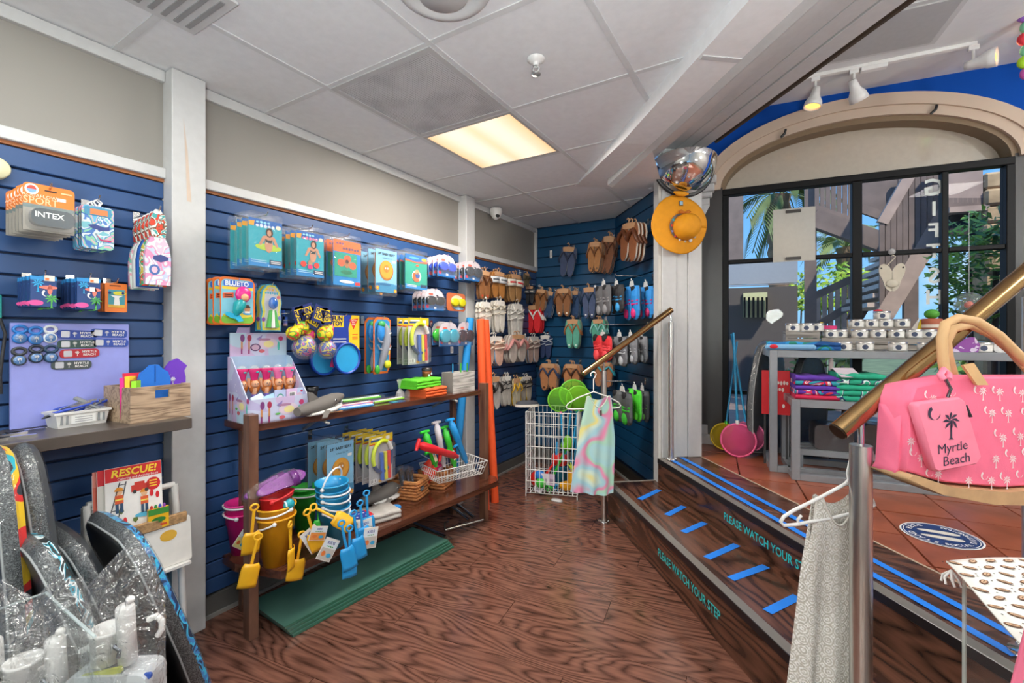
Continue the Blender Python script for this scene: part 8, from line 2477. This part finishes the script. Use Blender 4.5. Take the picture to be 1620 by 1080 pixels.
b_=MB();b_.tube([((rx_-.012)*math.cos(PI+PI*k/30),-.03,(rz_-.012)*math.sin(PI+PI*k/30))for k in range(31)],.006,M('#b9b9bb',.15,metal=1),6);b_.build('inner_ring',t)
HATM=M('#e0950a',.7,var=.04,bump=.2,bscale=600)
c=DJP(1074,360,.05)
t=thing('sun_hat','wide-brimmed mustard yellow sun hat with shell band, on the white column','hat',c,RZP)
T0=RX(PI/2)
rb=.198
b_=MB()
def brim(u,v):
 a=2*PI*u
 r_=.085+(1-.085/rb)*rb*v
 rr_=r_*(1+(.10*v)*math.sin(a)+.03*v*math.cos(2*a+.5))
 return(rr_*math.cos(a),-.012*v*math.sin(3*a+.7)-.03*(1-v),rr_*math.sin(a)*(1.08))
b_.sheet(brim,48,8,HATM,.004);b_.build('brim',t)
b_=MB().at(TR((.028,-.03,-.005))@RX(PI/2));b_.lathe([(.092,0),(.088,.05),(.078,.085),(.05,.105),(.02,.108),(.001,.106)],HATM,n=30);b_.build('crown',t)
b_=MB().at(TR((.028,-.03,-.005))@RX(PI/2));b_.lathe([(.094,.004),(.0935,.012)],M('#b8601a',.6),n=30);b_.build('band',t)
for k in range(9):
 a=rad(150+k*24)
 col=['#35b0c0','#d84a3a','#9a9ad0','#c83a3a','#d9d6d0','#c9b4a0','#e8e4de','#b0a8a0','#a8603a'][k]
 MB().ball((.028+.098*math.cos(a),-.036,-.005+.098*math.sin(a)),.009 if k!=6 else .014,M(col,.3),10,6,(1,.6,1)).build('shell_bead',t)
b_=MB()
for s in(-1,1):b_.tube([(.022,-.04,.098),(.022+s*.03,-.045,.112),(.022+s*.045,-.042,.102),(.022+s*.03,-.042,.094),(.022,-.04,.098)],.005,M('#c06a14',.6),6)
b_.build('bow',t)
b_=MB().box((-.008,-.022,.15),(.022,-.018,.185),M('#1a1a22',.3),.002);b_.box((-.004,-.0235,.156),(.018,-.022,.18),M('#8ab4d0',.3));b_.build('tag',t)
b_=MB();b_.tube([(-.05,-.02,.245),(-.02,-.03,.232),(.02,-.032,.228),(.06,-.02,.236)],[.006,.018,.018,.006],HATM,10);b_.build('fold',t)
# hand nets leaning by the window
for k,(px,py,r,tipx,tipy,cr_,lab)in enumerate(((1146,690,.095,1166,540,'#e0c020','yellow hand net leaning by the window, behind the pink ones'),(1184,690,.105,1157,528,'#e06a9a','rear pink hand net leaning by the window'),(1168,696,.115,1160,526,'#ef5f92','front pink hand net leaning by the window'))):
 cpt=WW(px,py,.30-.05*(k==0)+.05*(k==2));tip=WW(tipx,tipy,.10+.02*k)
 cpt.z=max(cpt.z,Z2+r*.98+.004)
 net(cpt,tip,r,cr_,'#2496c8',['#3fc03a','#2a86c8','#e8e8e8'][k],lab,(-Nv-Wv*.1))
bo=WW(1208,705,.22);bo.z=Z2+.003
zax=(Vector((0,0,1))*.97+Nv*.12+Wv*.06).normalized();xax=(Wv*.62+Nv*.79);xax=(xax-zax*xax.dot(zax)).normalized()
bodyboard(frame(bo,xax,zax.cross(xax),zax),.22,.42,.34,.83,'dark grey film-wrapped bodyboard standing by the window, left of the grey tables',M('#2c2e33',.35),M('#7b7f84',.25))
bo2=WW(1275,690,.26);bo2.z=Z2+.003
bodyboard(frame(bo2,xax,zax.cross(xax),zax),.22,.42,.34,.74,'second dark bodyboard standing behind the grey tables',M('#2c2e33',.35),M('#56595e',.25))
# nesting tables
TGM=M('#8d9196',.38,metal=.3,var=.04)
def frame_table(px,py,L_,D_,H_,lab):
 o=FL(px,py,Z2)
 t=thing('display_table',lab,'table',Vector((o.x,o.y,Z2)),gW)
 s=.045
 for x in(0,L_-s):
  for y in(0,D_-s):MB().box((x,y,0),(x+s,y+s,H_),TGM,.002).build('leg',t)
 for y in(0,D_-s):
  MB().box((s,y,H_-s),(L_-s,y+s,H_),TGM,.002).build('rail',t)
  MB().box((s,y,0),(L_-s,y+s,s*.9),TGM,.002).build('rail',t)
 for x in(0,L_-s):
  MB().box((x,s,H_-s),(x+s,D_-s,H_),TGM,.002).build('rail',t)
  MB().box((x,s,0),(x+s,D_-s,s*.9),TGM,.002).build('rail',t)
 MB().box((s,s,H_-.014),(L_-s,D_-s,H_-.002),M('#7d8288',.3)).build('top',t)
 return t,Vector((o.x,o.y,Z2)),H_
T1,O1,H1_=frame_table(1217.7,745.5,1.62,.60,.785,'tall grey steel frame table by the window, outer one of the nest')
T2_,O2,H2_=frame_table(1252.6,758.7,1.52,.46,.49,'low grey steel frame table nested under the tall one')
def T1P(x,y,z=0.0):return O1+Wv*x+Nv*y+ZV*(H1_+z)
def T2P(x,y,z=0.0):return O2+Wv*x+Nv*y+ZV*(H2_+z)
def onT1(px,y,z=0.0):
 """point of the tall table's top, y metres behind its front edge, under photo column px"""
 q=onplane(px,540,Nv,O1.dot(Nv)+y)
 return Vector((q.x,q.y,O1.z+H1_+z))
def onT2(px,y,z=0.0):
 q=onplane(px,620,Nv,O2.dot(Nv)+y)
 return Vector((q.x,q.y,O2.z+H2_+z))
BT=PATTERN('bluetowel',['#1c6fb0','#2a8fc8','#1f7a6a','#1c6fb0','#134a8a'],9,.8,dist=.4)
folded(onT1(1268,.10),gW-.08,.40,.17,.055,2,BT,'folded blue and green towel on the left corner of the tall grey table')
t=thing('towel_patch','light blue printed towel edge with a red heart on the tall grey table','towel',onT1(1255,.03,.002),gW-.08)
MB().box((-.16,-.045,0),(.12,-.018,.036),M('#7fb4dc',.8),.012).build('fold',t)
MB().ball((-.11,-.045,.022),.02,M('#d8283a',.8),12,7,(1.2,.3,.7)).build('heart',t)
GW=WOOD('greyplank','#6f6862','#a59d94',scale=(2,18,18),rough=.6,bump=.12,rings=3)
def crate_riser(px0,px1,y,D_,z1,lab,n=3):
 a,c_=onT1(px0,y),onT1(px1,y)
 L_=(c_-a).length
 t=thing('slatted_riser',lab,'riser',a,gW)
 for k in range(n):
  MB().box((0,0,z1*k/n+.002),(L_,.010,z1*(k+1)/n-.003),GW).build('slat',t)
 for x in(0,L_-.012):MB().box((x,.010,0),(x+.012,D_,z1-.01),GW).build('side',t)
 MB().box((0,0,z1-.003),(L_,D_,z1+.006),GW).build('top',t)
 return z1+.006
zr=crate_riser(1243,1297,.24,.13,.115,'grey slatted riser crate behind the blue towel')
zr1=crate_riser(1300,1478,.30,.10,.072,'long low grey riser under the middle row of tins',2)
zr2=crate_riser(1340,1440,.42,.10,.142,'taller grey riser under the upper row of tins',3)
TIN=M('#d6d3cd',.35)
def tin(loc,r,h,lab,dark=False,grp=None):
 t=thing('candle_tin',lab,'tin',loc,gW)
 MB().lathe([(.001,0),(r,0),(r,h*.78),(r*.98,h*.79)],TIN,n=22).build('body',t)
 MB().lathe([(r*1.03,h*.76),(r*1.03,h*.98),(r*.98,h),(.001,h)],M('#bdbab6',.25,metal=.7),n=22).build('lid',t)
 b_=MB()
 def lab_(u,v):
  a=-PI/2+(u-.5)*1.5
  return(r*1.012*math.cos(a),r*1.012*math.sin(a),h*(.10+.60*v))
 b_.sheet(lab_,8,1,M('#ece9e3',.45))
 def dot_(u,v):
  rr_=.27*h*u;an=2*PI*v
  a=-PI/2-.18+rr_*math.cos(an)/r
  return(r*1.022*math.cos(a),r*1.022*math.sin(a),h*.42+rr_*math.sin(an))
 b_.sheet(dot_,3,14,M('#3a4560' if not dark else '#2a2f3c',.5))
 b_.build('label',t)
 return t
TL=[(1334,.08,0,'bottom row, first from the blue towel'),(1368,.08,0,'bottom row, second from the blue towel'),(1420,.08,0,'bottom row, third from the blue towel'),(1467,.08,0,'bottom row, beside the handrail'),(1553,.08,0,'bottom row, beyond the handrail'),(1314,.34,zr1,'middle row, first from the slatted crate'),(1329,.37,zr1,'middle row, half hidden behind the first one'),(1360,.34,zr1,'middle row, second in front'),(1388,.34,zr1,'middle row, third in front'),(1417,.34,zr1,'middle row, fourth in front'),(1445,.34,zr1,'middle row, fifth in front'),(1467,.37,zr1,'middle row, last by the handrail'),(1255,.29,zr,'on the grey crate, first'),(1276,.29,zr,'on the grey crate, second'),(1291,.33,zr,'on the grey crate, at the back'),(1355,.47,zr2,'top row, first'),(1377,.47,zr2,'top row, second'),(1400,.47,zr2,'top row, third'),(1426,.47,zr2,'top row, last'),(1395,.49,zr2+.055,'stacked highest on the top row')]
for px,y,z,lab in TL:
 tin(onT1(px,y,z+.001),.046,.056,'white candle tin with dark round mark, '+lab)
t=thing('striped_jar','terracotta jar with white stripes among the tins, under the letter H','jar',onT1(1474,.46,0.0),gW)
MB().lathe([(.001,0),(.05,0),(.055,.06),(.05,.16),(.055,.2),(.045,.205),(.001,.2)],M('#a85a40',.7),n=22).build('body',t)
for z in(.085,.145):MB().lathe([(.0545,z),(.0538,z+.022)],M('#e4d6c8',.7),n=22).build('stripe',t)
MB().ball((0,0,.235),.04,M('#4f9a2f',.6),12,7,(1,1,.8)).build('plant',t)
t=thing('terracotta_bowl','brown terracotta bowl among the tins beside the striped jar','bowl',onT1(1448,.40,zr1+.001),gW)
MB().lathe([(.001,0),(.035,0),(.06,.04),(.062,.055),(.055,.055),(.03,.01)],M('#a5633c',.6),n=20).build('bowl',t)
t=thing('sailboat_figure','small white and yellow sailboat figure among the tins','figurine',onT1(1448,.47,0.0),gW)
MB().prism([(-.05,.06),(.055,.06),(.045,.02),(-.04,.02)],-.02,.02,M('#2f9ad8',.5)).build('hull',t)
MB().prism([(-.06,.07),(.0,.07),(.02,.21)],-.003,.003,M('#ece6da',.5)).build('sail',t)
MB().prism([(.005,.11),(.055,.12),(.04,.17),(.025,.205)],-.004,.004,M('#e8d02a',.5)).build('yellow_sail',t)
MB().box((-.045,-.02,0),(.045,.02,.022),M('#8a6a4a',.6)).build('stand',t)
t=thing('red_can','narrow red can with a blue band standing behind the tins by the mullion','can',onT1(1389,.53,zr2*0),gW)
MB().lathe([(.001,0),(.026,0),(.026,.27),(.001,.275)],M('#d02028',.35),n=16).build('body',t)
MB().lathe([(.0265,.21),(.0265,.24)],M('#6ab0c0',.35),n=16).build('band',t)
t=thing('pink_sachet','bright pink and yellow sachet lying on the grey riser crate','sachet',onT1(1312,.36,zr1+.058),gW)
MB().prism(rrect(-.04,0,.04,.025,.008),-.02,.02,M('#d82a72',.5)).build('pouch',t)
MB().box((-.052,-.012,0),(-.038,.012,.05),M('#d8b838',.5)).build('ribbon',t)
PD2=PATTERN('polka',['#8a4a9a','#8a4a9a','#d8c8e0'],60,.7,kind='voronoi',stops=[0,.5,.78])
t=thing('polka_pouch','purple polka-dot pouch on the tall table beyond the handrail','pouch',onT1(1524,.06,.001),gW)
MB().loft([[(x*k,y,z*1.0)for x,z in[(-.075,0),(.06,0),(.07,.04),(.045,.085),(.0,.075),(-.05,.05)]]for y,k in((-.025,.9),(0,1),(.025,.9))],PD2,True).build('pouch',t)
t=thing('white_pouch','small white dotted pouch on the tall table beside the purple one','pouch',onT1(1586,.07,.001),gW)
MB().loft([[(x*k,y,z)for x,z in rrect(-.05,0,.05,.055,.02)]for y,k in((-.02,.9),(0,1),(.02,.9))],M('#d9d6d4',.7,var=.2,vscale=40),True).build('pouch',t)
p=WW(1533,480,.10)
t=thing('glass_globe','round glass globe with a red centre hanging in the window behind the handrail','ornament',p,gW)
MB().ball((0,0,0),.075,CLEAR('globe',(.85,.92,.92),.12,.03),20,12).build('globe',t)
MB().ball((0,0,-.01),.025,M('#d8583a',.4),12,8).build('core',t)
MB().tube([(0,0,.07),(0,0,.60)],.0015,M('#cfcfcf',.4),5).build('thread',t)
PT=PATTERN('purpletowel',['#5a2a9a','#d8285a','#e8e2e8','#d82a3a','#4a2a8a','#2a9aa8'],14,.85,dist=1.2)
PT2=M('#c8204a',.85,var=.1);PT3=M('#5a34a0',.85,var=.1)
folded(onT2(1287,.14),gW,.225,.22,.145,5,None,'stack of folded purple and red towels on the low grey table',layers=[PT2,PT,PT3,PT,PT3])
GT=PATTERN('greentowel',['#1f9a7a','#1f9a7a','#16305a','#d8e8e4','#28ac88'],16,.85,dist=1.0);GT2=M('#1fa07e',.85,var=.1)
folded(onT2(1354,.14),gW,.24,.22,.165,5,None,'stack of folded sea-green towels on the low grey table',layers=[GT,GT,GT2,GT,GT2])
t=thing('towel_price_card','lilac card lying on top of the sea-green towels','card',onT2(1340,.07,.168),gW+.35)
MB().at(RX(.5)).box((-.06,-.05,0),(.06,.05,.002),M('#c4b9c4',.5)).build('card',t)
BT2=PATTERN('periwinkle',['#5a62b8','#7a86c8','#9ab0d8','#44509a'],12,.85)
folded(onT2(1412,.16),gW,.16,.18,.12,4,BT2,'folded periwinkle towels on the low table behind the handrail')
RED=M('#d0222c',.45)
p=WW(1226,616,.48)
t=thing('red_sign','red sign card standing behind the low grey table','sign',Vector((p.x,p.y,Z2)),gW)
b_=MB().box((-.08,-.004,.34),(.09,.004,.64),RED);b_.at(TR((0,-.004,0)));scrawl(b_,.02,.555,.12,.03,M('#e8d8d0',.5),7,2);scrawl(b_,.01,.51,.09,.03,M('#e8d8d0',.5),5,2);b_.flat(ell(.05,.40,.008,.014),-.0008,WHITE)
b_.build('card',t)
for x in(-.06,.07):MB().box((x-.006,0,0),(x+.006,.012,.64),M('#3a3a3c',.5)).build('leg',t)
for k,(px,w1,h1,lab)in enumerate(((1314,.22,.17,'black film-wrapped cushion pack under the low table, first'),(1390,.22,.19,'black film-wrapped cushion pack under the low table, second'),(1452,.16,.19,'black film-wrapped cushion pack under the low table, partly behind the post'))):
 q=onplane(px,690,Nv,O2.dot(Nv)+.36)
 t=thing('wrapped_cushion',lab,'pack',Vector((q.x,q.y,Z2+.14)),gW)
 MB().loft([[(x*k2,y,z*k2)for x,z in rrect(-w1/2,0,w1/2,h1,.03)]for y,k2 in((-.09,.94),(-.04,1),(.05,1),(.09,.94))],M('#2a2a2e',.25,coat=.5),True).build('cushion',t)
 MB().loft([[(x*k2,y,z*k2-.002)for x,z in rrect(-w1/2-.006,0,w1/2+.006,h1+.008,.03)]for y,k2 in((-.096,.94),(0,1),(.096,.94))],FILM,True).build('film',t)
t=thing('lower_shelf_rack','low grey slatted rack on the tiles under the nested tables','rack',O2+Wv*.06+Nv*.25,gW)
for y in(0,.1,.2):MB().box((0,y,.10),(1.38,y+.05,.14),TGM,.002).build('slat',t)
for x in(0,1.34):
 for y in(0,.2):MB().box((x,y,0),(x+.04,y+.05,.10),TGM).build('foot',t)
 # on the window glass
a,c_=WW(1223,415,.03),WW(1290,326,.03)
pw=c_.dot(Wv)-a.dot(Wv);ph=c_.z-a.z
t=thing('paper_sign','blank back of a white paper sign hung in the left window pane','sign',Vector(((a.x+c_.x)/2,(a.y+c_.y)/2,a.z)),gW)
MB().box((-pw/2,0,0),(pw/2,.004,ph),M('#b9b7b0',.6)).build('sheet',t)
for z in(.012,ph-.035):MB().prism(rrect(-.055,z,.045,z+.022,.004),-.010,0,M('#3a3634',.4)).build('clip',t)
p=WW(1411,398,.03)
t=thing('flip_flop_sign','cream wooden flip-flop sign hanging from a suction hook on the glass','sign',p,gW)
CRM=M('#c9c0ae',.6)
for s in(-1,1):
 out=sole_outline(.085,.20,-s)
 MB().at(TR((s*.055,.0,-.085))@RY(s*rad(14))).prism([(x,z)for x,z in out],-.006,.006,CRM).build('sole',t)
 b_=MB()
 for dx,dz in((s*.062,-.115),(s*.03,-.235)):b_.ball((dx,-.007,dz),.006,M('#2e2a26',.5),8,5,(1,.4,1))
 b_.build('peg',t)
MB().ball((.0,-.008,-.225),.032,CRM,14,8,(1.2,.3,.9)).build('heart',t)
b_=MB();b_.tube([(-.03,0,-.10),(-.01,0,-.075),(.012,0,-.05),(.02,0,-.035),(.01,0,-.025),(-.004,0,-.03)],.003,M('#d9d0b8',.4),6);b_.build('hanger',t)
b_=MB().at(RX(PI/2));b_.lathe([(.001,.012),(.016,.010),(.022,.0),(.022,-.004)],CLEAR('suction',(.9,.9,.9),.45,.1),n=18);b_.build('suction_cup',t)
# tote bag on the near handrail
PINK=M('#ef6f8f',.7,var=.04,bump=.15,bscale=500)
TANB=M('#c9a172',.65,var=.06)
dT=.985
bc=DW(1520,700,dT)
def BP(px,py):return DW(px,py,dT)
x0p,x1p=BP(1408,690).dot(Pv),BP(1640,690).dot(Pv)
zt0,zb0=BP(1420,607).z,BP(1420,757).z
xc=(x0p+x1p)/2
t=thing('tote_bag','pink tote bag printed with white palms and moons, hanging on the near handrail','tote bag',pd(xc,dT,0)+ZV*zt0,RZP)
hwid=(x1p-x0p)/2
def L2(px,py):
 q=BP(px,py);return(q.dot(Pv)-xc,q.z-zt0)
body=[L2(1408,738),L2(1470,757),L2(1560,765),L2(1625,762),L2(1632,690),L2(1618,592),L2(1500,592),L2(1424,607),L2(1412,640),L2(1414,700)]
def puff(poly,m,d0,d1,nm_,extra=None):
 cx=sum(p[0]for p in poly)/len(poly);cz=sum(p[1]for p in poly)/len(poly)
 b_=MB();b_.loft([[(cx+(x-cx)*k,y,cz+(z-cz)*k)for x,z in poly]for y,k in((d1,.96),(d1*.4+d0*.6,1.0),(d0+.004,.985),(d0,.95))],m,True)
 if extra:b_.at(TR((0,d0-.0006,0)));extra(b_)
 return b_.build(nm_,t)
PR=M('#f3dfe2',.7)
def tote_print(b_):
 sc=(BP(1500,640).z-BP(1500,740).z)/100
 for(px,py)in((1453,630),(1529,618),(1555,619),(1590,621),(1434,658),(1543,652),(1568,652),(1602,654),(1560,690),(1587,688),(1434,720),(1549,722),(1575,722),(1603,722),(1507,755),(1542,755),(1566,754),(1598,752),(1460,745),(1418,695)):
  x,z=L2(px,py);palm_flat(b_,x,z+.004,22*sc,PR,1)
 for(px,py)in((1444,620),(1481,617),(1520,613),(1548,613),(1581,614),(1421,645),(1536,644),(1562,645),(1593,646),(1445,679),(1551,679),(1580,677),(1609,678),(1421,708),(1568,710),(1594,708),(1446,740),(1531,745),(1585,742),(1560,745)):
  x,z=L2(px,py);moon_flat(b_,x,z,6.5*sc,PR,1)
puff(body,PINK,-.035,.045,'body',tote_print)
lowp=[L2(1398,746),L2(1455,772),L2(1540,788),L2(1628,790),L2(1630,762),L2(1560,768),L2(1470,760),L2(1410,740)]
puff(lowp,M('#b8936b',.7,var=.12),-.05,.06,'leather_base')
puff([L2(1408,738),L2(1402,746),L2(1420,752),L2(1432,700),L2(1420,640),L2(1414,640)],PINK,-.02,.04,'gusset')
rl=h2_
for k,(pts,yoff)in enumerate((([(1497,596),(1492,570),(1490,535),(1496,512),(1515,503),(1545,508),(1580,530),(1625,575)],-.03),([(1508,594),(1500,565),(1497,540),(1508,520),(1535,514),(1570,530),(1600,555),(1640,600)],.035))):
 P=[DW(px,py,dT-yoff*(-1))for px,py in pts]
 b_=MB();b_.tube([(q.dot(Pv)-xc,(q.dot(Dv)-dT),q.z-zt0)for q in P],.011,TANB,8);b_.build('handle',t)
b_=MB();x,z=L2(1500,585);x2,z2=L2(1521,598)
b_.prism([(x-.02,z+.015),(x+.01,z+.02),(x2+.012,z2-.012),(x2-.02,z2-.012)],-.05,-.043,TANB);b_.build('handle_tab',t)
PK2=M('#f2829c',.6,var=.03)
dP=.93
def BP2(px,py):return DW(px,py,dP)
pxc,pz=BP2(1490,632).dot(Pv),BP2(1490,632).z
t=thing('zip_pouch','pink zip pouch lettered Myrtle Beach, clipped to the pink tote bag','pouch',pd(pxc,dP,0)+ZV*pz,RZP)
def L3(px,py):
 q=BP2(px,py);return(q.dot(Pv)-pxc,q.z-pz)
pol=[L3(1472,742),L3(1478,745),L3(1540,733),L3(1547,722),L3(1520,632),L3(1512,627),L3(1446,636),L3(1443,642)]
cx=sum(p[0]for p in pol)/8;cz=sum(p[1]for p in pol)/8
b_=MB();b_.loft([[(cx+(x-cx)*k,y,cz+(z-cz)*k)for x,z in pol]for y,k in((.014,.95),(.004,1.0),(-.004,1.0),(-.010,.95))],PK2,True);b_.build('pouch',t)
INK=M('#2a2840',.6)
ang=math.atan2(L3(1540,733)[1]-L3(1478,745)[1],L3(1540,733)[0]-L3(1478,745)[0])
s1=abs(L3(1500,640)[1]-L3(1500,740)[1])/100
b_=MB().at(TR((0,-.0104,0)))
x,z=L3(1497,663);palm_flat(b_,x,z,46*s1,INK,1)
x,z=L3(1470,652);moon_flat(b_,x,z,11*s1,INK,1)
x,z=L3(1499,706);b_.text('Myrtle',x,-.0006,z,21*s1,INK,rot=ang,shear=.1)
x,z=L3(1505,725);b_.text('Beach',x,-.0006,z,21*s1,INK,rot=ang,shear=.1)
b_.build('print',t)
x,z=L3(1523,640);x2,z2=L3(1527,658)
MB().tube([(x,-.006,z),(x2,-.012,z2)],.0035,M('#3a3a3e',.3,metal=.8),6).build('zip_pull',t)
x,z=L3(1499,628);x2,z2=L3(1496,600);x3,z3=L3(1500,585)
b_=MB();b_.tube([(x,.0,z),(x+.004,-.004,z+.02),(x2,0,z2)],.004,M('#8a8a8e',.2,metal=1),6);b_.build('clasp',t)
b_=MB();b_.tube([(x2-.006,0,z2),(x2-.010,.004,(z2+z3)/2),(x3,.01,z3),(x3+.012,.008,(z2+z3)/2),(x2+.008,0,z2)],.007,PK2,8);b_.build('strap',t)
# floor sticker
c=FL(1488,847,Z2);e0,e1=FL(1422,836,Z2),FL(1555,858,Z2);f0,f1=FL(1470,867,Z2),FL(1506,826,Z2)
ra=(e1-e0).length/2
T0=frame(Vector((c.x,c.y,Z2+.0022)),(e1-e0).normalized(),-ZV,ZV.cross((e1-e0).normalized()))
t=tag(bpy.data.objects.new('floor_sticker',None),'round navy and white STAND HERE SOCIAL DISTANCING sticker on the tiles','sticker');COL.objects.link(t);t.location=T0.translation
R0=T0.copy();R0.translation=Vector((0,0,0))
b_=MB().at(R0);b_.flat(ell(0,0,ra,ra,40),0,WHITE);b_.flat(ell(0,0,ra*.95,ra*.95,40),-.0004,M('#23396a',.4));b_.flat(ell(0,0,ra*.91,ra*.91,40),-.0006,WHITE);b_.flat(ell(0,0,ra*.89,ra*.89,40),-.0008,M('#23396a',.4));b_.build('disc',t)
b_=MB().at(R0)
for s in(-1,1):
 out=sole_outline(ra*.34,ra*1.05,s)
 b_.flat([(z+ra*.52,x+s*ra*.22)for x,z in out],-.0012,M('#d8d3c8',.4))
b_.build('shoe_print',t)
b_=MB().at(R0)
def ringtext(txt,a0,a1,rr_,up,size):
 for k,ch in enumerate(txt):
  if ch==' ':continue
  a=rad(a0+(a1-a0)*k/max(1,len(txt)-1))
  b_.text(ch,rr_*math.cos(a),-.0012,rr_*math.sin(a),size,WHITE,rot=a+(-PI/2 if up else PI/2),off=.02)
ringtext('STAND HERE',250,120,ra*.75,True,ra*.22)
ringtext('SOCIAL DISTANCING',268,432,ra*.75,False,ra*.2)
b_.build('lettering',t)
# acrylic table with printed cloth at the right edge
ZT=.86
k0,k1_,k2_=FL(1523,900,ZT),FL(1618,1032,ZT),FL(1640,897,ZT)
ex=(k2_-k0).normalized();ey=ZV.cross(ex)
t=thing('acrylic_stand','clear acrylic display stand at the right edge under the printed cloth','stand',Vector((k0.x,k0.y,0)),math.atan2(ex.y,ex.x))
ACE2=CLEAR('acrylic_edge2',(.72,.78,.74),.45,.1)
dd=(k1_-k0).dot(-ey);dx=(k1_-k0).dot(ex)
for(a,c2,nm_)in(((0,-.004),(.5,0),'rear_panel'),):
 MB().box((0,-.005,0),(.5,0,ZT-.006),ACR).build('rear_panel',t)
MB().box((-.001,-.0055,0),(.0015,.0005,ZT-.006),ACE2).build('edge',t)
MB().prism([(0,0)]*0 or[(0,0),(.5,0),(.5,.005),(0,.005)],-.34,0,ACR).build('base_plate',t)
b_=MB();b_.add([(0,0,ZT-.006),(.5,0,ZT-.006),(.5,-dd,ZT-.006),(dx,-dd,ZT-.006),(0,0,ZT),(.5,0,ZT),(.5,-dd,ZT),(dx,-dd,ZT)],[(3,2,1,0),(4,5,6,7),(0,1,5,4),(1,2,6,5),(2,3,7,6),(3,0,4,7)],ACR);b_.build('top_plate',t)
b_=MB();b_.box((dx,-dd,0),(dx+.003,-dd+.003,ZT-.006),ACE2);b_.build('edge',t)
tc_=thing('printed_cloth','white cloth printed with brown footballs, laid over the acrylic stand','cloth',Vector((k0.x,k0.y,ZT+.003)),math.atan2(ex.y,ex.x))
CL=M('#e9e9e2',.8,bump=.15)
cor=[(-.02,.012),(.5,.02),(.5,-dd),(dx,-dd)]
b_=MB()
def cl(u,v):
 a=Vector((cor[0][0]+(cor[3][0]-cor[0][0])*v,cor[0][1]+(cor[3][1]-cor[0][1])*v,0));c3=Vector((cor[1][0]+(cor[2][0]-cor[1][0])*v,cor[1][1]+(cor[2][1]-cor[1][1])*v,0))
 q=a.lerp(c3,u);q.z=.004+.004*math.sin(u*9+v*5)*(1-v);return tuple(q)
b_.sheet(cl,16,16,CL,.003);b_.build('sheet',tc_)
b_=MB()
Dk=M('#6a4a34',.7);Lt=M('#c8a888',.7)
rr=random.Random(12)
kf=0
for i in range(15):
 for j in range(10):
  u=.02+(i+.5*(j%2))*.068;v=.06+j*.095
  if u>.97 or v>.97:continue
  q=Vector(cl(u,v));a=rr.choice((.2,.5,-.5,2.3))
  b_.T=TR((q.x,q.y,q.z+.0045))@RZM(a)@RX(-PI/2)
  r1=.0105
  b_.flat(ell(0,0,r1,r1*.52,14),0,Dk);b_.flat(ell(0,0,r1*.74,r1*.32,12),-.0005,Lt);b_.flat([(-r1*.4,-r1*.06),(r1*.4,-r1*.06),(r1*.4,r1*.06),(-r1*.4,r1*.06)],-.0009,Dk)
  b_.flat(ell(r1*1.5,r1*1.1,.0016,.0016,6),0,M('#333333',.7))
b_.build('print',tc_)
t=thing('tassel','small white tassel at the corner of the printed cloth','tassel',Vector((k0.x,k0.y,ZT-.002))-ex*.022)
b_=MB()
for k in range(7):b_.tube([(0,0,0),(.012*math.cos(k*.9),.012*math.sin(k*.9),-.012),(.014*math.cos(k*.9+.3),.014*math.sin(k*.9+.3),-.024)],.0022,M('#d9d6d2',.7),5)
b_.build('threads',t)
q=AT(1648,1060,.62)
t=thing('pink_cloth','pink fabric corner at the lower right edge of the photo','cloth',q,gW)
b_=MB();b_.sheet(lambda u,v:(-.012-.035*v+.22*u,.01*math.sin(u*12),.085-.20*v),14,8,M('#e0708c',.75),.004);b_.build('drape',t)
t=thing('hanging_toy','strip of colourful hanging toys at the upper right edge of the photo','toys',WW(1622,70,.55),gW)
for k,c3 in enumerate(('#8a5ab8','#7fc8a0','#d83040','#7fd0a8','#a8d82a','#c85ab0')):
 MB().ball((.012*(k%2),0,.16-.065*k),.036,M(c3,.5),12,8,(1,.7,1)).build('toy',t)
MB().tube([(0,0,.19),(0,0,.45)],.002,BLACK,5).build('string',t)
